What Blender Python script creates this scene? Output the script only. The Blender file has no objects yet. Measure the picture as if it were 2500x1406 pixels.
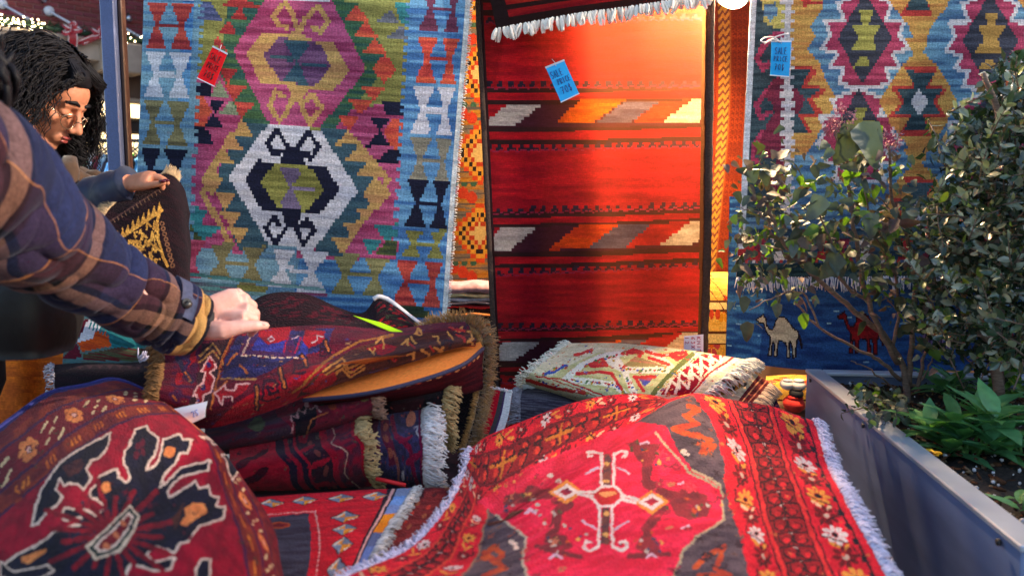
import bpy, bmesh, math, random
import numpy as np
from mathutils import Vector, Matrix, Euler, Quaternion
random.seed(7); RNG = np.random.default_rng(7)
SC = bpy.context.scene
COL = SC.collection
R_ = math.radians

# ------------------------------------------------------------------ camera
CAM_H, PITCH, FPX = 1.5, 6.0, 1944.4          # 28 mm lens on a 36 mm sensor, photo 2500 px wide
cam_d = bpy.data.cameras.new('camera'); cam = bpy.data.objects.new('camera', cam_d); COL.objects.link(cam)
cam.location = (0, 0, CAM_H); cam.rotation_euler = (R_(90 - PITCH), 0, 0)
cam_d.lens = 28; cam_d.sensor_width = 36; cam_d.clip_start = 0.05; cam_d.clip_end = 500
cam_d.dof.use_dof = True; cam_d.dof.focus_distance = 2.35; cam_d.dof.aperture_fstop = 3.6
SC.camera = cam

# ------------------------------------------------------------------ world, sun, exposure
SUN_DIR = Vector((0.90, -0.10, 0.32)).normalized()      # towards the sun: low, from the right
wd = bpy.data.worlds.new('World'); SC.world = wd; wd.use_nodes = True
wn = wd.node_tree.nodes; wl = wd.node_tree.links
sky = wn.new('ShaderNodeTexSky'); sky.sky_type = 'NISHITA'; sky.sun_disc = False
sky.sun_elevation = math.asin(SUN_DIR.z); sky.sun_rotation = math.atan2(SUN_DIR.x, SUN_DIR.y)
sky.air_density = 1.0; sky.dust_density = 1.0; sky.ozone_density = 1.0
wl.new(sky.outputs[0], wn['Background'].inputs[0]); wn['Background'].inputs[1].default_value = 0.15
sd = bpy.data.lights.new('sun', 'SUN'); sd.energy = 1.9; sd.angle = R_(0.6); sd.color = (1.0, 0.82, 0.62)
sun = bpy.data.objects.new('sun', sd); COL.objects.link(sun)
sun.rotation_euler = (-SUN_DIR).to_track_quat('-Z', 'Y').to_euler(); sun.location = (6, -1, 5)
vs = SC.view_settings
vs.view_transform = 'Standard'; vs.look = 'None'; vs.gamma = 1.0; vs.use_curve_mapping = False; vs.exposure = 1.5
SC.display_settings.display_device = 'sRGB'
SC.cycles.max_bounces = 8; SC.cycles.use_denoising = True

# ------------------------------------------------------------------ pixel helpers (photo pixels -> real points)
CP, SP = math.cos(R_(PITCH)), math.sin(R_(PITCH))
def ray(u, v):
    a, b = (u - 1250) / FPX, (703 - v) / FPX
    return Vector((a, CP + b * SP, -SP + b * CP))
def px(u, v, y):
    d = ray(u, v); return Vector((0, 0, CAM_H)) + d * (y / d.y)
def pxz(u, v, z):
    d = ray(u, v); return Vector((0, 0, CAM_H)) + d * ((z - CAM_H) / d.z)
def proj(P):
    P = np.asarray(P, float); x, y, z = P[..., 0], P[..., 1], P[..., 2] - CAM_H
    f = y * CP - z * SP; up = y * SP + z * CP
    return 1250 + FPX * x / f, 703 - FPX * up / f
def zm(scale, ox, oy):                                # enlarged-view coordinates -> photo pixels
    return lambda pts: [(ox + x / scale, oy + y / scale) for x, y in pts]

def C(r, g, b):
    v = np.array([r, g, b], float) / 255
    return np.where(v <= 0.04045, v / 12.92, ((v + 0.055) / 1.055) ** 2.4)
def rgba(c): return (float(c[0]), float(c[1]), float(c[2]), 1.0)

def vnoise(nt, ns, ry, rx, seed):
    g = np.random.default_rng(seed).random((ry + 2, rx + 2))
    y = np.linspace(0, ry, nt, endpoint=False); x = np.linspace(0, rx, ns, endpoint=False)
    y0 = y.astype(int); x0 = x.astype(int); fy = (y - y0)[:, None]; fx = (x - x0)[None, :]
    fy = fy * fy * (3 - 2 * fy); fx = fx * fx * (3 - 2 * fx)
    a = g[y0][:, x0]; b = g[y0][:, x0 + 1]; c = g[y0 + 1][:, x0]; d = g[y0 + 1][:, x0 + 1]
    return (a * (1 - fx) + b * fx) * (1 - fy) + (c * (1 - fx) + d * fx) * fy

# ------------------------------------------------------------------ tagging
def tag(o, label=None, cat=None, group=None, kind=None):
    if label: o['label'] = label
    if cat: o['category'] = cat
    if group: o['group'] = group
    if kind: o['kind'] = kind
    return o
def thing(name, loc, label, cat, group=None, rotz=0):
    o = bpy.data.objects.new(name, None); COL.objects.link(o)
    o.location = loc; o.rotation_euler = (0, 0, rotz); o.empty_display_size = 0.05
    return tag(o, label, cat, group)
def link(name, me, mat=None, parent=None, smooth=True):
    """me is in world coordinates; child keeps them with an inverse parent matrix"""
    if mat is not None:
        me.materials.clear(); me.materials.append(mat)
    if smooth and len(me.polygons):
        me.polygons.foreach_set('use_smooth', np.ones(len(me.polygons), bool))
    o = bpy.data.objects.new(name, me); COL.objects.link(o)
    if parent is not None: attach(o, parent)
    return o
def wmat(p):
    m = p.matrix_basis.copy()
    if p.parent is not None: m = wmat(p.parent) @ p.matrix_parent_inverse @ m
    return m
def attach(o, parent):
    o.parent = parent; o.matrix_parent_inverse = wmat(parent).inverted()
    return o

# ------------------------------------------------------------------ mesh builder
class MB:
    def __init__(s): s.v = []; s.f = []
    def add(s, vs, fs):
        b = len(s.v); s.v += [tuple(p) for p in vs]; s.f += [tuple(i + b for i in f) for f in fs]; return s
    def box(s, c, size, M=None, bevel=0.0):
        bm = bmesh.new(); bmesh.ops.create_cube(bm, size=1)
        bmesh.ops.scale(bm, vec=size, verts=bm.verts)
        if bevel: bmesh.ops.bevel(bm, geom=bm.edges[:], offset=bevel, segments=1, affect='EDGES')
        vs = [(M @ v.co if M else v.co) + Vector(c) for v in bm.verts]; bm.verts.index_update()
        fs = [[v.index for v in f.verts] for f in bm.faces]; bm.free()
        return s.add(vs, fs)
    def tube(s, pts, rad, n=6, cap=True, flat=1.0, up=None):
        pts = [Vector(p) for p in pts]; m = len(pts)
        if not hasattr(rad, '__len__'): rad = [rad] * m
        vs = []; pn = None
        for i, p in enumerate(pts):
            t = (pts[min(i + 1, m - 1)] - pts[max(i - 1, 0)])
            t = t.normalized() if t.length > 1e-9 else Vector((0, 0, 1))
            if pn is None:
                a = Vector(up) if up is not None else (Vector((0, 0, 1)) if abs(t.z) < 0.9 else Vector((1, 0, 0)))
                pn = t.cross(a).normalized()
            pn = (pn - t * pn.dot(t))
            pn = pn.normalized() if pn.length > 1e-6 else t.orthogonal().normalized()
            b = t.cross(pn)
            for k in range(n):
                q = 2 * math.pi * k / n
                vs.append(p + pn * math.cos(q) * rad[i] + b * math.sin(q) * rad[i] * flat)
        fs = []
        for i in range(m - 1):
            for k in range(n):
                k2 = (k + 1) % n
                fs.append((i * n + k, i * n + k2, (i + 1) * n + k2, (i + 1) * n + k))
        if cap: fs.append(tuple(range(n - 1, -1, -1))); fs.append(tuple((m - 1) * n + k for k in range(n)))
        return s.add(vs, fs)
    def ball(s, c, r, nu=10, nv=7, sc=(1, 1, 1), M=None):
        vs = []; fs = []
        for j in range(nv + 1):
            th = math.pi * j / nv
            for i in range(nu):
                ph = 2 * math.pi * i / nu
                p = Vector((math.sin(th) * math.cos(ph) * sc[0], math.sin(th) * math.sin(ph) * sc[1], math.cos(th) * sc[2])) * r
                vs.append((M @ p if M else p) + Vector(c))
        for j in range(nv):
            for i in range(nu):
                i2 = (i + 1) % nu
                fs.append((j * nu + i, (j + 1) * nu + i, (j + 1) * nu + i2, j * nu + i2))
        return s.add(vs, fs)
    def mesh(s, name):
        me = bpy.data.meshes.new(name); me.from_pydata([tuple(v) for v in s.v], [], s.f); me.validate(); me.update(); return me
    def build(s, name, mat, parent=None, smooth=True):
        return link(name, s.mesh(name), mat, parent, smooth)

# ------------------------------------------------------------------ materials
def nodes(m): m.use_nodes = True; return m.node_tree.nodes, m.node_tree.links
def pbr(name, col, rough=0.6, metal=0.0, noise=0.12, scale=40.0, bump=0.0, sheen=0.0, spec=0.5, detail=4, coat=0.0, col2=None, rnd=0.0, stretch=None):
    m = bpy.data.materials.new(name); n, l = nodes(m); b = n['Principled BSDF']
    tc = n.new('ShaderNodeTexCoord'); src = tc.outputs['Object']
    if stretch:
        mp = n.new('ShaderNodeMapping'); mp.inputs['Scale'].default_value = stretch; l.new(src, mp.inputs[0]); src = mp.outputs[0]
    nz = n.new('ShaderNodeTexNoise'); nz.inputs['Scale'].default_value = scale; nz.inputs['Detail'].default_value = detail
    l.new(src, nz.inputs['Vector'])
    rp = n.new('ShaderNodeValToRGB'); l.new(nz.outputs['Fac'], rp.inputs['Fac'])
    c = np.array(col, float); c2 = np.array(col2, float) if col2 is not None else c * (1 + noise)
    c1 = c if col2 is not None else c * (1 - noise)
    rp.color_ramp.elements[0].position = 0.33; rp.color_ramp.elements[1].position = 0.67
    rp.color_ramp.elements[0].color = rgba(np.clip(c1, 0, 1)); rp.color_ramp.elements[1].color = rgba(np.clip(c2, 0, 1))
    out = rp.outputs['Color']
    if rnd:
        oi = n.new('ShaderNodeObjectInfo'); hs = n.new('ShaderNodeHueSaturation'); mr = n.new('ShaderNodeMapRange')
        mr.inputs['To Min'].default_value = 1 - rnd; mr.inputs['To Max'].default_value = 1 + rnd
        l.new(oi.outputs['Random'], mr.inputs['Value']); l.new(mr.outputs[0], hs.inputs['Value'])
        m2 = n.new('ShaderNodeMapRange'); m2.inputs['To Min'].default_value = 0.5 - rnd * 0.06; m2.inputs['To Max'].default_value = 0.5 + rnd * 0.06
        ml = n.new('ShaderNodeMath'); ml.operation = 'FRACT'; mm = n.new('ShaderNodeMath'); mm.operation = 'MULTIPLY'; mm.inputs[1].default_value = 7.31
        l.new(oi.outputs['Random'], mm.inputs[0]); l.new(mm.outputs[0], ml.inputs[0]); l.new(ml.outputs[0], m2.inputs['Value']); l.new(m2.outputs[0], hs.inputs['Hue'])
        l.new(out, hs.inputs['Color']); out = hs.outputs['Color']
    l.new(out, b.inputs['Base Color'])
    b.inputs['Roughness'].default_value = rough; b.inputs['Metallic'].default_value = metal
    b.inputs['Specular IOR Level'].default_value = spec
    if coat: b.inputs['Coat Weight'].default_value = coat
    if sheen:
        b.inputs['Sheen Weight'].default_value = sheen; b.inputs['Sheen Roughness'].default_value = 0.5
    if bump:
        bp = n.new('ShaderNodeBump'); bp.inputs['Strength'].default_value = bump; bp.inputs['Distance'].default_value = 0.004
        l.new(nz.outputs['Fac'], bp.inputs['Height']); l.new(bp.outputs[0], b.inputs['Normal'])
    return m
def emit(name, col, strength, noise=0.0, scale=3):
    m = bpy.data.materials.new(name); n, l = nodes(m); b = n['Principled BSDF']
    b.inputs['Base Color'].default_value = rgba(col); b.inputs['Emission Color'].default_value = rgba(col); b.inputs['Emission Strength'].default_value = strength
    if noise:
        tc = n.new('ShaderNodeTexCoord'); nz = n.new('ShaderNodeTexNoise'); nz.inputs['Scale'].default_value = scale; l.new(tc.outputs['Object'], nz.inputs['Vector'])
        mr = n.new('ShaderNodeMapRange'); mr.inputs['To Min'].default_value = strength * (1 - noise); mr.inputs['To Max'].default_value = strength * (1 + noise)
        l.new(nz.outputs['Fac'], mr.inputs['Value']); l.new(mr.outputs[0], b.inputs['Emission Strength'])
    return m
def cloth_mat(name, rough=0.95, sheen=0.0, tint=(1, 1, 1), bump=0.5, sx=60, sy=260, trans=0.0, dist=0.003):
    """colour of the yarn comes from the face attribute 'Col'; weave or pile relief is procedural"""
    m = bpy.data.materials.new(name); n, l = nodes(m); b = n['Principled BSDF']
    at = n.new('ShaderNodeAttribute'); at.attribute_name = 'Col'
    uv = n.new('ShaderNodeUVMap'); mp = n.new('ShaderNodeMapping'); mp.inputs['Scale'].default_value = (sx, sy, 1)
    l.new(uv.outputs[0], mp.inputs[0])
    nz = n.new('ShaderNodeTexNoise'); nz.inputs['Scale'].default_value = 1.0; nz.inputs['Detail'].default_value = 3; l.new(mp.outputs[0], nz.inputs['Vector'])
    mx = n.new('ShaderNodeMix'); mx.data_type = 'RGBA'; mx.blend_type = 'MULTIPLY'; mx.inputs['Factor'].default_value = 0.55
    rp = n.new('ShaderNodeValToRGB'); rp.color_ramp.elements[0].position = 0.3; rp.color_ramp.elements[1].position = 0.7
    rp.color_ramp.elements[0].color = (0.55, 0.55, 0.55, 1); rp.color_ramp.elements[1].color = (1.3, 1.3, 1.3, 1)
    l.new(nz.outputs['Fac'], rp.inputs['Fac']); l.new(at.outputs['Color'], mx.inputs['A']); l.new(rp.outputs['Color'], mx.inputs['B'])
    l.new(mx.outputs['Result'], b.inputs['Base Color'])
    b.inputs['Roughness'].default_value = rough; b.inputs['Specular IOR Level'].default_value = 0.15
    if sheen:
        b.inputs['Sheen Weight'].default_value = sheen; b.inputs['Sheen Roughness'].default_value = 0.35; b.inputs['Sheen Tint'].default_value = rgba(tint)
    bp = n.new('ShaderNodeBump'); bp.inputs['Strength'].default_value = bump; bp.inputs['Distance'].default_value = dist
    l.new(nz.outputs['Fac'], bp.inputs['Height']); l.new(bp.outputs[0], b.inputs['Normal'])
    if trans:
        tr = n.new('ShaderNodeBsdfTranslucent'); ms = n.new('ShaderNodeMixShader'); ms.inputs[0].default_value = trans
        g = n.new('ShaderNodeMix'); g.data_type = 'RGBA'; g.blend_type = 'MIX'; g.inputs['Factor'].default_value = 0.10
        g.inputs['B'].default_value = (1.0, 0.36, 0.10, 1); l.new(mx.outputs['Result'], g.inputs['A']); l.new(g.outputs['Result'], tr.inputs['Color'])
        l.new(b.outputs[0], ms.inputs[1]); l.new(tr.outputs[0], ms.inputs[2]); l.new(ms.outputs[0], n['Material Output'].inputs['Surface'])
    return m

M_FLAT = cloth_mat('woven kilim wool', bump=0.5, sx=90, sy=300)
M_THIN = cloth_mat('thin woven red wool', bump=0.5, sx=60, sy=320, trans=0.5)
M_PILE = cloth_mat('knotted wool pile', sheen=0.06, tint=(1, 0.8, 0.85), bump=0.9, sx=240, sy=240, dist=0.006)
M_PRINT = cloth_mat('printed cotton', bump=0.15, sx=200, sy=200)
M_COAT = cloth_mat('brushed wool coating', sheen=0.1, tint=(0.7, 0.75, 1), bump=0.35, sx=300, sy=300)

# ------------------------------------------------------------------ cloth: a surface with a woven pattern, one coloured face per knot
def cr_mat(n_ctrl, n_out):
    """Catmull-Rom resampling matrix"""
    W = np.zeros((n_out, n_ctrl)); xs = np.linspace(0, n_ctrl - 1, n_out)
    for r, x in enumerate(xs):
        i = min(int(x), n_ctrl - 2); t = x - i
        w = [(-t + 2 * t * t - t ** 3) / 2, (2 - 5 * t * t + 3 * t ** 3) / 2, (t + 4 * t * t - 3 * t ** 3) / 2, (-t * t + t ** 3) / 2]
        for k, wk in zip((i - 1, i, i + 1, i + 2), w):
            if k < 0: W[r, 0] += 2 * wk; W[r, 1] -= wk
            elif k >= n_ctrl: W[r, -1] += 2 * wk; W[r, -2] -= wk
            else: W[r, k] += wk
    return W
class Cloth:
    def __init__(s, ctrl, ns, nt, sv=None, tv=None, seed=1, streak=(60, 7), mode='y', wave=0.0, knots=0.0):
        f = {'y': px, 'z': pxz}[mode]
        P = np.array([[tuple(f(*p[:3])) if len(p) == 3 else p[3] for p in row] for row in ctrl], float)
        a, b = P.shape[:2]
        Wt, Ws = cr_mat(a, nt + 1), cr_mat(b, ns + 1)
        s.V = np.einsum('ia,abk,jb->ijk', Wt, P, Ws); s.ns, s.nt = ns, nt
        s.seed = seed
        if wave:
            w = vnoise(nt + 1, ns + 1, 5, 6, seed + 50) - 0.5; s.V += s.normals()[..., :] * (w * wave)[..., None]
        s.update()
        sv = np.linspace(0, 1, b) if sv is None else np.array(sv); tv = np.linspace(0, 1, a) if tv is None else np.array(tv)
        S = np.interp(np.linspace(0, b - 1, ns + 1), np.arange(b), sv); T = np.interp(np.linspace(0, a - 1, nt + 1), np.arange(a), tv)
        s.Sv, s.Tv = S, T
        S = (S[1:] + S[:-1]) / 2; T = (T[1:] + T[:-1]) / 2
        s.S, s.T = np.meshgrid(S, T)
        if knots:      # hand knotting: outlines wander by a knot or so
            g = np.random.default_rng(seed + 77); du = knots * (2.2 * (vnoise(nt, ns, nt // 7, ns // 7, seed + 70) - .5) + .9 * (g.random((nt, ns)) - .5)); dw = knots * (2.2 * (vnoise(nt, ns, nt // 7, ns // 7, seed + 71) - .5) + .9 * (g.random((nt, ns)) - .5))
            s.U = s.U + du; s.W = s.W + dw * .8; s.S = s.S + du / (ns * 2.2); s.T = s.T + dw / (nt * 2.2)
        s.col = np.zeros((nt, ns, 3)); s.k = vnoise(nt, ns, min(streak[0], nt), streak[1], seed)
    def update(s):
        c = (s.V[1:, 1:] + s.V[:-1, 1:] + s.V[1:, :-1] + s.V[:-1, :-1]) / 4
        s.U, s.W = proj(c); N = s.normals()[:-1, :-1]
        s.front = ((c - np.array([0, 0, CAM_H])) * N).sum(-1) < 0
    def normals(s):
        du = np.gradient(s.V, axis=1); dv = np.gradient(s.V, axis=0); n = np.cross(dv, du)
        n /= np.linalg.norm(n, axis=-1, keepdims=True) + 1e-12
        c = s.V - np.array([0, 0, CAM_H])
        m = len(n) // 2
        if (c * n).sum(-1).mean() > 0: n = -n
        return n
    # --- painting
    def xy(s, sp, q):
        X, Y = (s.U, s.W) if sp == 'px' else (s.S, s.T)
        if q:
            qi, qj = q
            ii = np.minimum((np.arange(s.nt) // qi) * qi + qi // 2, s.nt - 1); jj = np.minimum((np.arange(s.ns) // qj) * qj + qj // 2, s.ns - 1)
            X = X[ii][:, jj]; Y = Y[ii][:, jj]
        return X, Y
    def put(s, mask, c):
        if isinstance(c, (tuple, list)) and len(c) == 2:
            k = s.k[mask][:, None]; k = np.clip((k - 0.5) * 2.2 + 0.5, 0, 1); s.col[mask] = c[0] * (1 - k) + c[1] * k
        else: s.col[mask] = c
    def fill(s, c): s.put(np.ones((s.nt, s.ns), bool), c)
    def mpoly(s, pts, sp='px', q=None):
        X, Y = s.xy(sp, q); P = np.array(pts, float)
        bb = (X >= P[:, 0].min()) & (X <= P[:, 0].max()) & (Y >= P[:, 1].min()) & (Y <= P[:, 1].max())
        idx = np.nonzero(bb); x = X[idx]; y = Y[idx]; ins = np.zeros(len(x), bool)
        for (x1, y1), (x2, y2) in zip(P, np.roll(P, -1, 0)):
            if y1 == y2: continue
            cnd = ((y1 > y) != (y2 > y)) & (x < (x2 - x1) * (y - y1) / (y2 - y1) + x1); ins ^= cnd
        m = np.zeros((s.nt, s.ns), bool); m[idx] = ins
        return m
    def poly(s, pts, c, sp='px', q=None): s.put(s.mpoly(pts, sp, q), c)
    def mline(s, pts, w, sp='px', q=None, asp=1.0):
        X, Y = s.xy(sp, q); P = np.array(pts, float); m = np.zeros((s.nt, s.ns), bool)
        hw, hh = w / 2, w / 2 / asp
        for a, b in zip(P[:-1], P[1:]):
            bb = (X >= min(a[0], b[0]) - hw) & (X <= max(a[0], b[0]) + hw) & (Y >= min(a[1], b[1]) - hh) & (Y <= max(a[1], b[1]) + hh)
            idx = np.nonzero(bb)
            if not len(idx[0]): continue
            x = X[idx] - a[0]; y = (Y[idx] - a[1]) * asp; d = np.array([b[0] - a[0], (b[1] - a[1]) * asp]); L = (d * d).sum() + 1e-12
            t = np.clip((x * d[0] + y * d[1]) / L, 0, 1)
            m[idx] |= (x - t * d[0]) ** 2 + (y - t * d[1]) ** 2 < hw * hw
        return m
    def line(s, pts, c, w, sp='px', q=None, asp=1.0): s.put(s.mline(pts, w, sp, q, asp), c)
    def ell(s, cx, cy, rx, ry, c, sp='px', rot=0):
        X, Y = s.xy(sp, None); dx, dy = X - cx, Y - cy; ca, sa = math.cos(rot), math.sin(rot)
        s.put(((dx * ca + dy * sa) / rx) ** 2 + ((-dx * sa + dy * ca) / ry) ** 2 < 1, c)
    def flower(s, cx, cy, r, c, cc, sp='st', asp=1.0, n=8, hole=0.28):
        X, Y = s.xy(sp, None); dx, dy = (X - cx), (Y - cy) * asp; rr = np.hypot(dx, dy) / r; a = np.arctan2(dy, dx)
        s.put((rr < 0.62 + 0.38 * np.abs(np.cos(a * n / 2))) & (rr > hole) & (np.abs(np.cos(a * n / 2)) > 0.22), c); s.put(rr < hole * 0.85, cc)
    def ornaments(s, n, mask, cols, size, seed, asp=1.0):
        """small woven blossoms, hooks and dashes strewn over part of the field"""
        r = random.Random(seed); idx = np.argwhere(mask)
        for _ in range(n if len(idx) else 0):
            i, j = idx[r.randrange(len(idx))]; a, b = s.S[i, j], s.T[i, j]; c = cols[r.randrange(len(cols))]; z = size * r.uniform(.6, 1.3); k = r.randrange(4)
            if k == 0: s.flower(a, b, z, c, cols[r.randrange(len(cols))], 'st', asp, 6)
            elif k == 1: s.line([(a - z, b), (a + z * .3, b + z / asp * .6), (a + z, b - z / asp * .4)], c, z * .45, 'st', None, asp)
            elif k == 2: s.ell(a, b, z * .7, z * .45 / asp, c, 'st', r.uniform(0, 3))
            else: s.line([(a - z * .6, b - z / asp * .6), (a + z * .6, b + z / asp * .6)], c, z * .4, 'st', None, asp); s.line([(a - z * .6, b + z / asp * .6), (a + z * .6, b - z / asp * .6)], c, z * .4, 'st', None, asp)
    def noise(s, amp, ry, rx, seed): s.col *= (1 + amp * (vnoise(s.nt, s.ns, ry, rx, seed) - 0.5) * 2)[..., None]
    def grain(s, amp, seed=3): s.col *= (1 + amp * (np.random.default_rng(seed).random((s.nt, s.ns)) - 0.5) * 2)[..., None]
    # --- edges
    def edge(s, side, n, a=0.0, b=1.0):
        V = s.V; N = s.normals()
        if side == 'left': P, I, Q = V[:, 0], V[:, 1], N[:, 0]
        elif side == 'right': P, I, Q = V[:, -1], V[:, -2], N[:, -1]
        elif side == 'top': P, I, Q = V[0], V[1], N[0]
        else: P, I, Q = V[-1], V[-2], N[-1]
        D = P - I; D /= np.linalg.norm(D, axis=-1, keepdims=True)
        L = np.concatenate([[0], np.cumsum(np.linalg.norm(np.diff(P, axis=0), axis=1))]); x = np.linspace(a, b, n) * L[-1]
        g = lambda A: np.stack([np.interp(x, L, A[:, i]) for i in range(3)], 1)
        return g(P), g(D), g(Q)
    # --- mesh
    def build(s, name, mat, parent=None, thick=0.006, back=None, k=6, grain=0.12, noback=False):
        if grain: s.grain(grain, s.seed + 9)
        nt, ns = s.nt, s.ns; V = s.V.reshape(-1, 3); n1 = ns + 1
        i = np.arange(nt)[:, None] * n1 + np.arange(ns)[None, :]
        F = np.stack([i, i + n1, i + n1 + 1, i + 1], -1).reshape(-1, 4); colr = s.col.reshape(-1, 3)
        N = s.normals()
        f0 = F[len(F) // 2]; nn = np.cross(V[f0[1]] - V[f0[0]], V[f0[3]] - V[f0[0]])
        flip = (nn * N.reshape(-1, 3)[f0[0]]).sum() < 0
        if flip: F = F[:, ::-1]
        uv = np.stack(np.meshgrid(s.Sv, s.Tv), -1).reshape(-1, 2).astype(float)
        w = np.linalg.norm(s.V[nt // 2, 1:] - s.V[nt // 2, :-1], axis=1).sum(); h = np.linalg.norm(s.V[1:, ns // 2] - s.V[:-1, ns // 2], axis=1).sum()
        uv *= [w, h]
        if not noback:
            ri = sorted(set(list(range(0, nt + 1, k)) + [nt])); ci = sorted(set(list(range(0, ns + 1, k)) + [ns]))
            B = (s.V - N * thick)[ri][:, ci]; a, b = B.shape[:2]; base = len(V); bi = base + np.arange(a)[:, None] * b + np.arange(b)[None, :]
            V = np.concatenate([V, B.reshape(-1, 3)]); uv = np.concatenate([uv, uv.reshape(nt + 1, ns + 1, 2)[ri][:, ci].reshape(-1, 2)])
            G = np.stack([bi[:-1, :-1], bi[:-1, 1:], bi[1:, 1:], bi[1:, :-1]], -1).reshape(-1, 4)
            E = []
            vi = lambda r, c: r * n1 + c
            for x in range(b - 1):
                E.append((vi(0, ci[x]), vi(0, ci[x + 1]), bi[0, x + 1], bi[0, x])); E.append((vi(nt, ci[x + 1]), vi(nt, ci[x]), bi[-1, x], bi[-1, x + 1]))
            for y in range(a - 1):
                E.append((vi(ri[y + 1], 0), vi(ri[y], 0), bi[y, 0], bi[y + 1, 0])); E.append((vi(ri[y], ns), vi(ri[y + 1], ns), bi[y + 1, -1], bi[y, -1]))
            G = np.concatenate([G, np.array(E)])
            if flip: G = G[:, ::-1]
            F = np.concatenate([F, G]); bc = back if back is not None else s.col.reshape(-1, 3).mean(0) * 0.8
            colr = np.concatenate([colr, np.repeat(np.array(bc)[None], len(G), 0)])
        me = bpy.data.meshes.new(name); nf = len(F)
        me.vertices.add(len(V)); me.vertices.foreach_set('co', V.astype(np.float32).ravel())
        me.loops.add(nf * 4); me.loops.foreach_set('vertex_index', F.astype(np.int32).ravel())
        me.polygons.add(nf); me.polygons.foreach_set('loop_start', np.arange(0, nf * 4, 4, dtype=np.int32))
        me.update(calc_edges=True)
        at = me.attributes.new('Col', 'FLOAT_COLOR', 'FACE')
        at.data.foreach_set('color', np.concatenate([np.clip(colr, 0, 1), np.ones((nf, 1))], 1).astype(np.float32).ravel())
        ul = me.uv_layers.new(name='UVMap'); ul.data.foreach_set('uv', uv[F.ravel()].astype(np.float32).ravel())
        me.validate()
        return link(name, me, mat, parent)

def strands(edge, length, rad, n_seg=4, droop=0.4, jit=0.35, seed=1, lift=0.0, curl=0.0, taper=0.6, nside=4, side=0.0):
    P, D, Q = edge; r = random.Random(seed); mb = MB()
    for i in range(len(P)):
        p = Vector(P[i]) + Vector((r.uniform(-1, 1), r.uniform(-1, 1), r.uniform(-1, 1))) * rad
        d = Vector(D[i]); q = Vector(Q[i]); t = d.cross(q)
        d = (d + q * (lift + r.uniform(-jit, jit) * 0.6) + t * (side + r.uniform(-jit, jit))).normalized(); L = length * r.uniform(0.75, 1.15)
        pts = []; rs = []; c = p.copy(); ph = r.uniform(0, 6.3)
        for k in range(n_seg + 1):
            pts.append(c.copy()); f = k / n_seg; rs.append(rad * (1 - (1 - taper) * f) * (1.0 if k else 0.8))
            d2 = (d + Vector((0, 0, -1)) * droop * f + t * curl * math.sin(ph + f * 7) + q * curl * math.cos(ph + f * 6)).normalized(); c = c + d2 * L / n_seg
        mb.tube(pts, rs, nside)
    return mb
# ------------------------------------------------------------------ setting: paving, building, post
slab_m = pbr('paving stone', C(120, 116, 112), rough=0.85, scale=30, noise=0.2, bump=0.3)
mb = MB(); mb.add([(-120, -60, 0), (120, -60, 0), (120, 160, 0), (-120, 160, 0)], [(0, 1, 2, 3)])
tag(mb.build('ground', slab_m, smooth=False), kind='structure')

# building: local frame, x along the facade (receding to the right), y into the building
A0 = px(0, 70, 12.0); A1 = px(345, 114, 13.4)
ex = Vector((A1.x - A0.x, A1.y - A0.y, 0)).normalized(); rz = math.atan2(ex.y, ex.x)
ZL = A0.z                                            # top of the stone ledge
bld = thing('brick_building', (A0.x, A0.y, 0), 'red brick shop building with stone ledge, lit windows and garland behind the stall', 'building', rotz=rz)
MBL = Matrix.Translation((A0.x, A0.y, 0)) @ Matrix.Rotation(rz, 4, 'Z')
def B(x, y, z): return MBL @ Vector((x, y, z))
RB = MBL.to_3x3()
mort = pbr('mortar', C(158, 120, 118), rough=0.9, scale=20, noise=0.15)
brick_m = pbr('red brick', C(122, 54, 62), rough=0.85, scale=60, noise=0.25, rnd=0.22, bump=0.3)
stone_m = pbr('pale ledge stone', C(168, 152, 140), rough=0.8, scale=6, noise=0.14, bump=0.2)
stone2_m = pbr('brown painted fascia', C(92, 74, 64), rough=0.7, scale=5, noise=0.12)
dark_m = pbr('dark shopfront timber', C(46, 40, 40), rough=0.6, scale=9, noise=0.2)
def bbox(name, x, y, z, sx, sy, sz, mat, parent=bld, bevel=0.0):
    m = MB(); m.box(B(x, y, z), (sx, sy, sz), RB, bevel); return m.build(name, mat, parent, smooth=False)
wall = bbox('brick_wall', 1.6, 0.55 + 0.15, ZL + 0.9, 7.4, 0.3, 2.4, mort)
bme = MB(); bme.box((0, 0, 0), (0.222, 0.03, 0.062), None, 0.004); bme = bme.mesh('brick'); bme.materials.append(brick_m)
nb = 0
for r in range(13):
    for c in range(-2, 20):
        x = c * 0.236 + (r % 2) * 0.118; z = ZL + 0.05 + r * 0.075
        if nb >= 298 or x > 3.6: continue
        o = bpy.data.objects.new('brick', bme); COL.objects.link(o)
        o.matrix_world = Matrix.Translation(B(x, 0.545 + random.uniform(-.003, .003), z)) @ Matrix.Rotation(rz, 4, 'Z'); attach(o, wall); nb += 1
bbox('stone_ledge', 1.6, 0.25, ZL - 0.16, 7.4, 0.7, 0.32, stone_m, bevel=0.015)
bbox('stone_ledge', 1.6, 0.12, ZL - 0.02, 7.45, 0.52, 0.07, stone_m, bevel=0.012)
bbox('bracket_block', 1.62, 0.02, ZL - 0.24, 0.62, 0.5, 0.46, stone_m, bevel=0.02)
bbox('fascia_board', 1.6, 0.5, ZL - 0.56, 7.4, 0.3, 0.46, stone2_m, bevel=0.01)
bbox('fascia_board', 1.6, 0.46, ZL - 0.83, 7.4, 0.26, 0.07, stone_m, bevel=0.01)
bbox('shopfront_wall', 1.6, 0.9, (ZL - 0.88) / 2, 7.4, 0.3, ZL - 0.9, dark_m)
pane_m = emit('lit shop window glass', (1.0, 0.72, 0.34), 1.5, 0.45, 1.7)
frame_m = pbr('window frame paint', C(96, 80, 58), rough=0.5, scale=12)
WZ = lambda u, v: None
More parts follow.
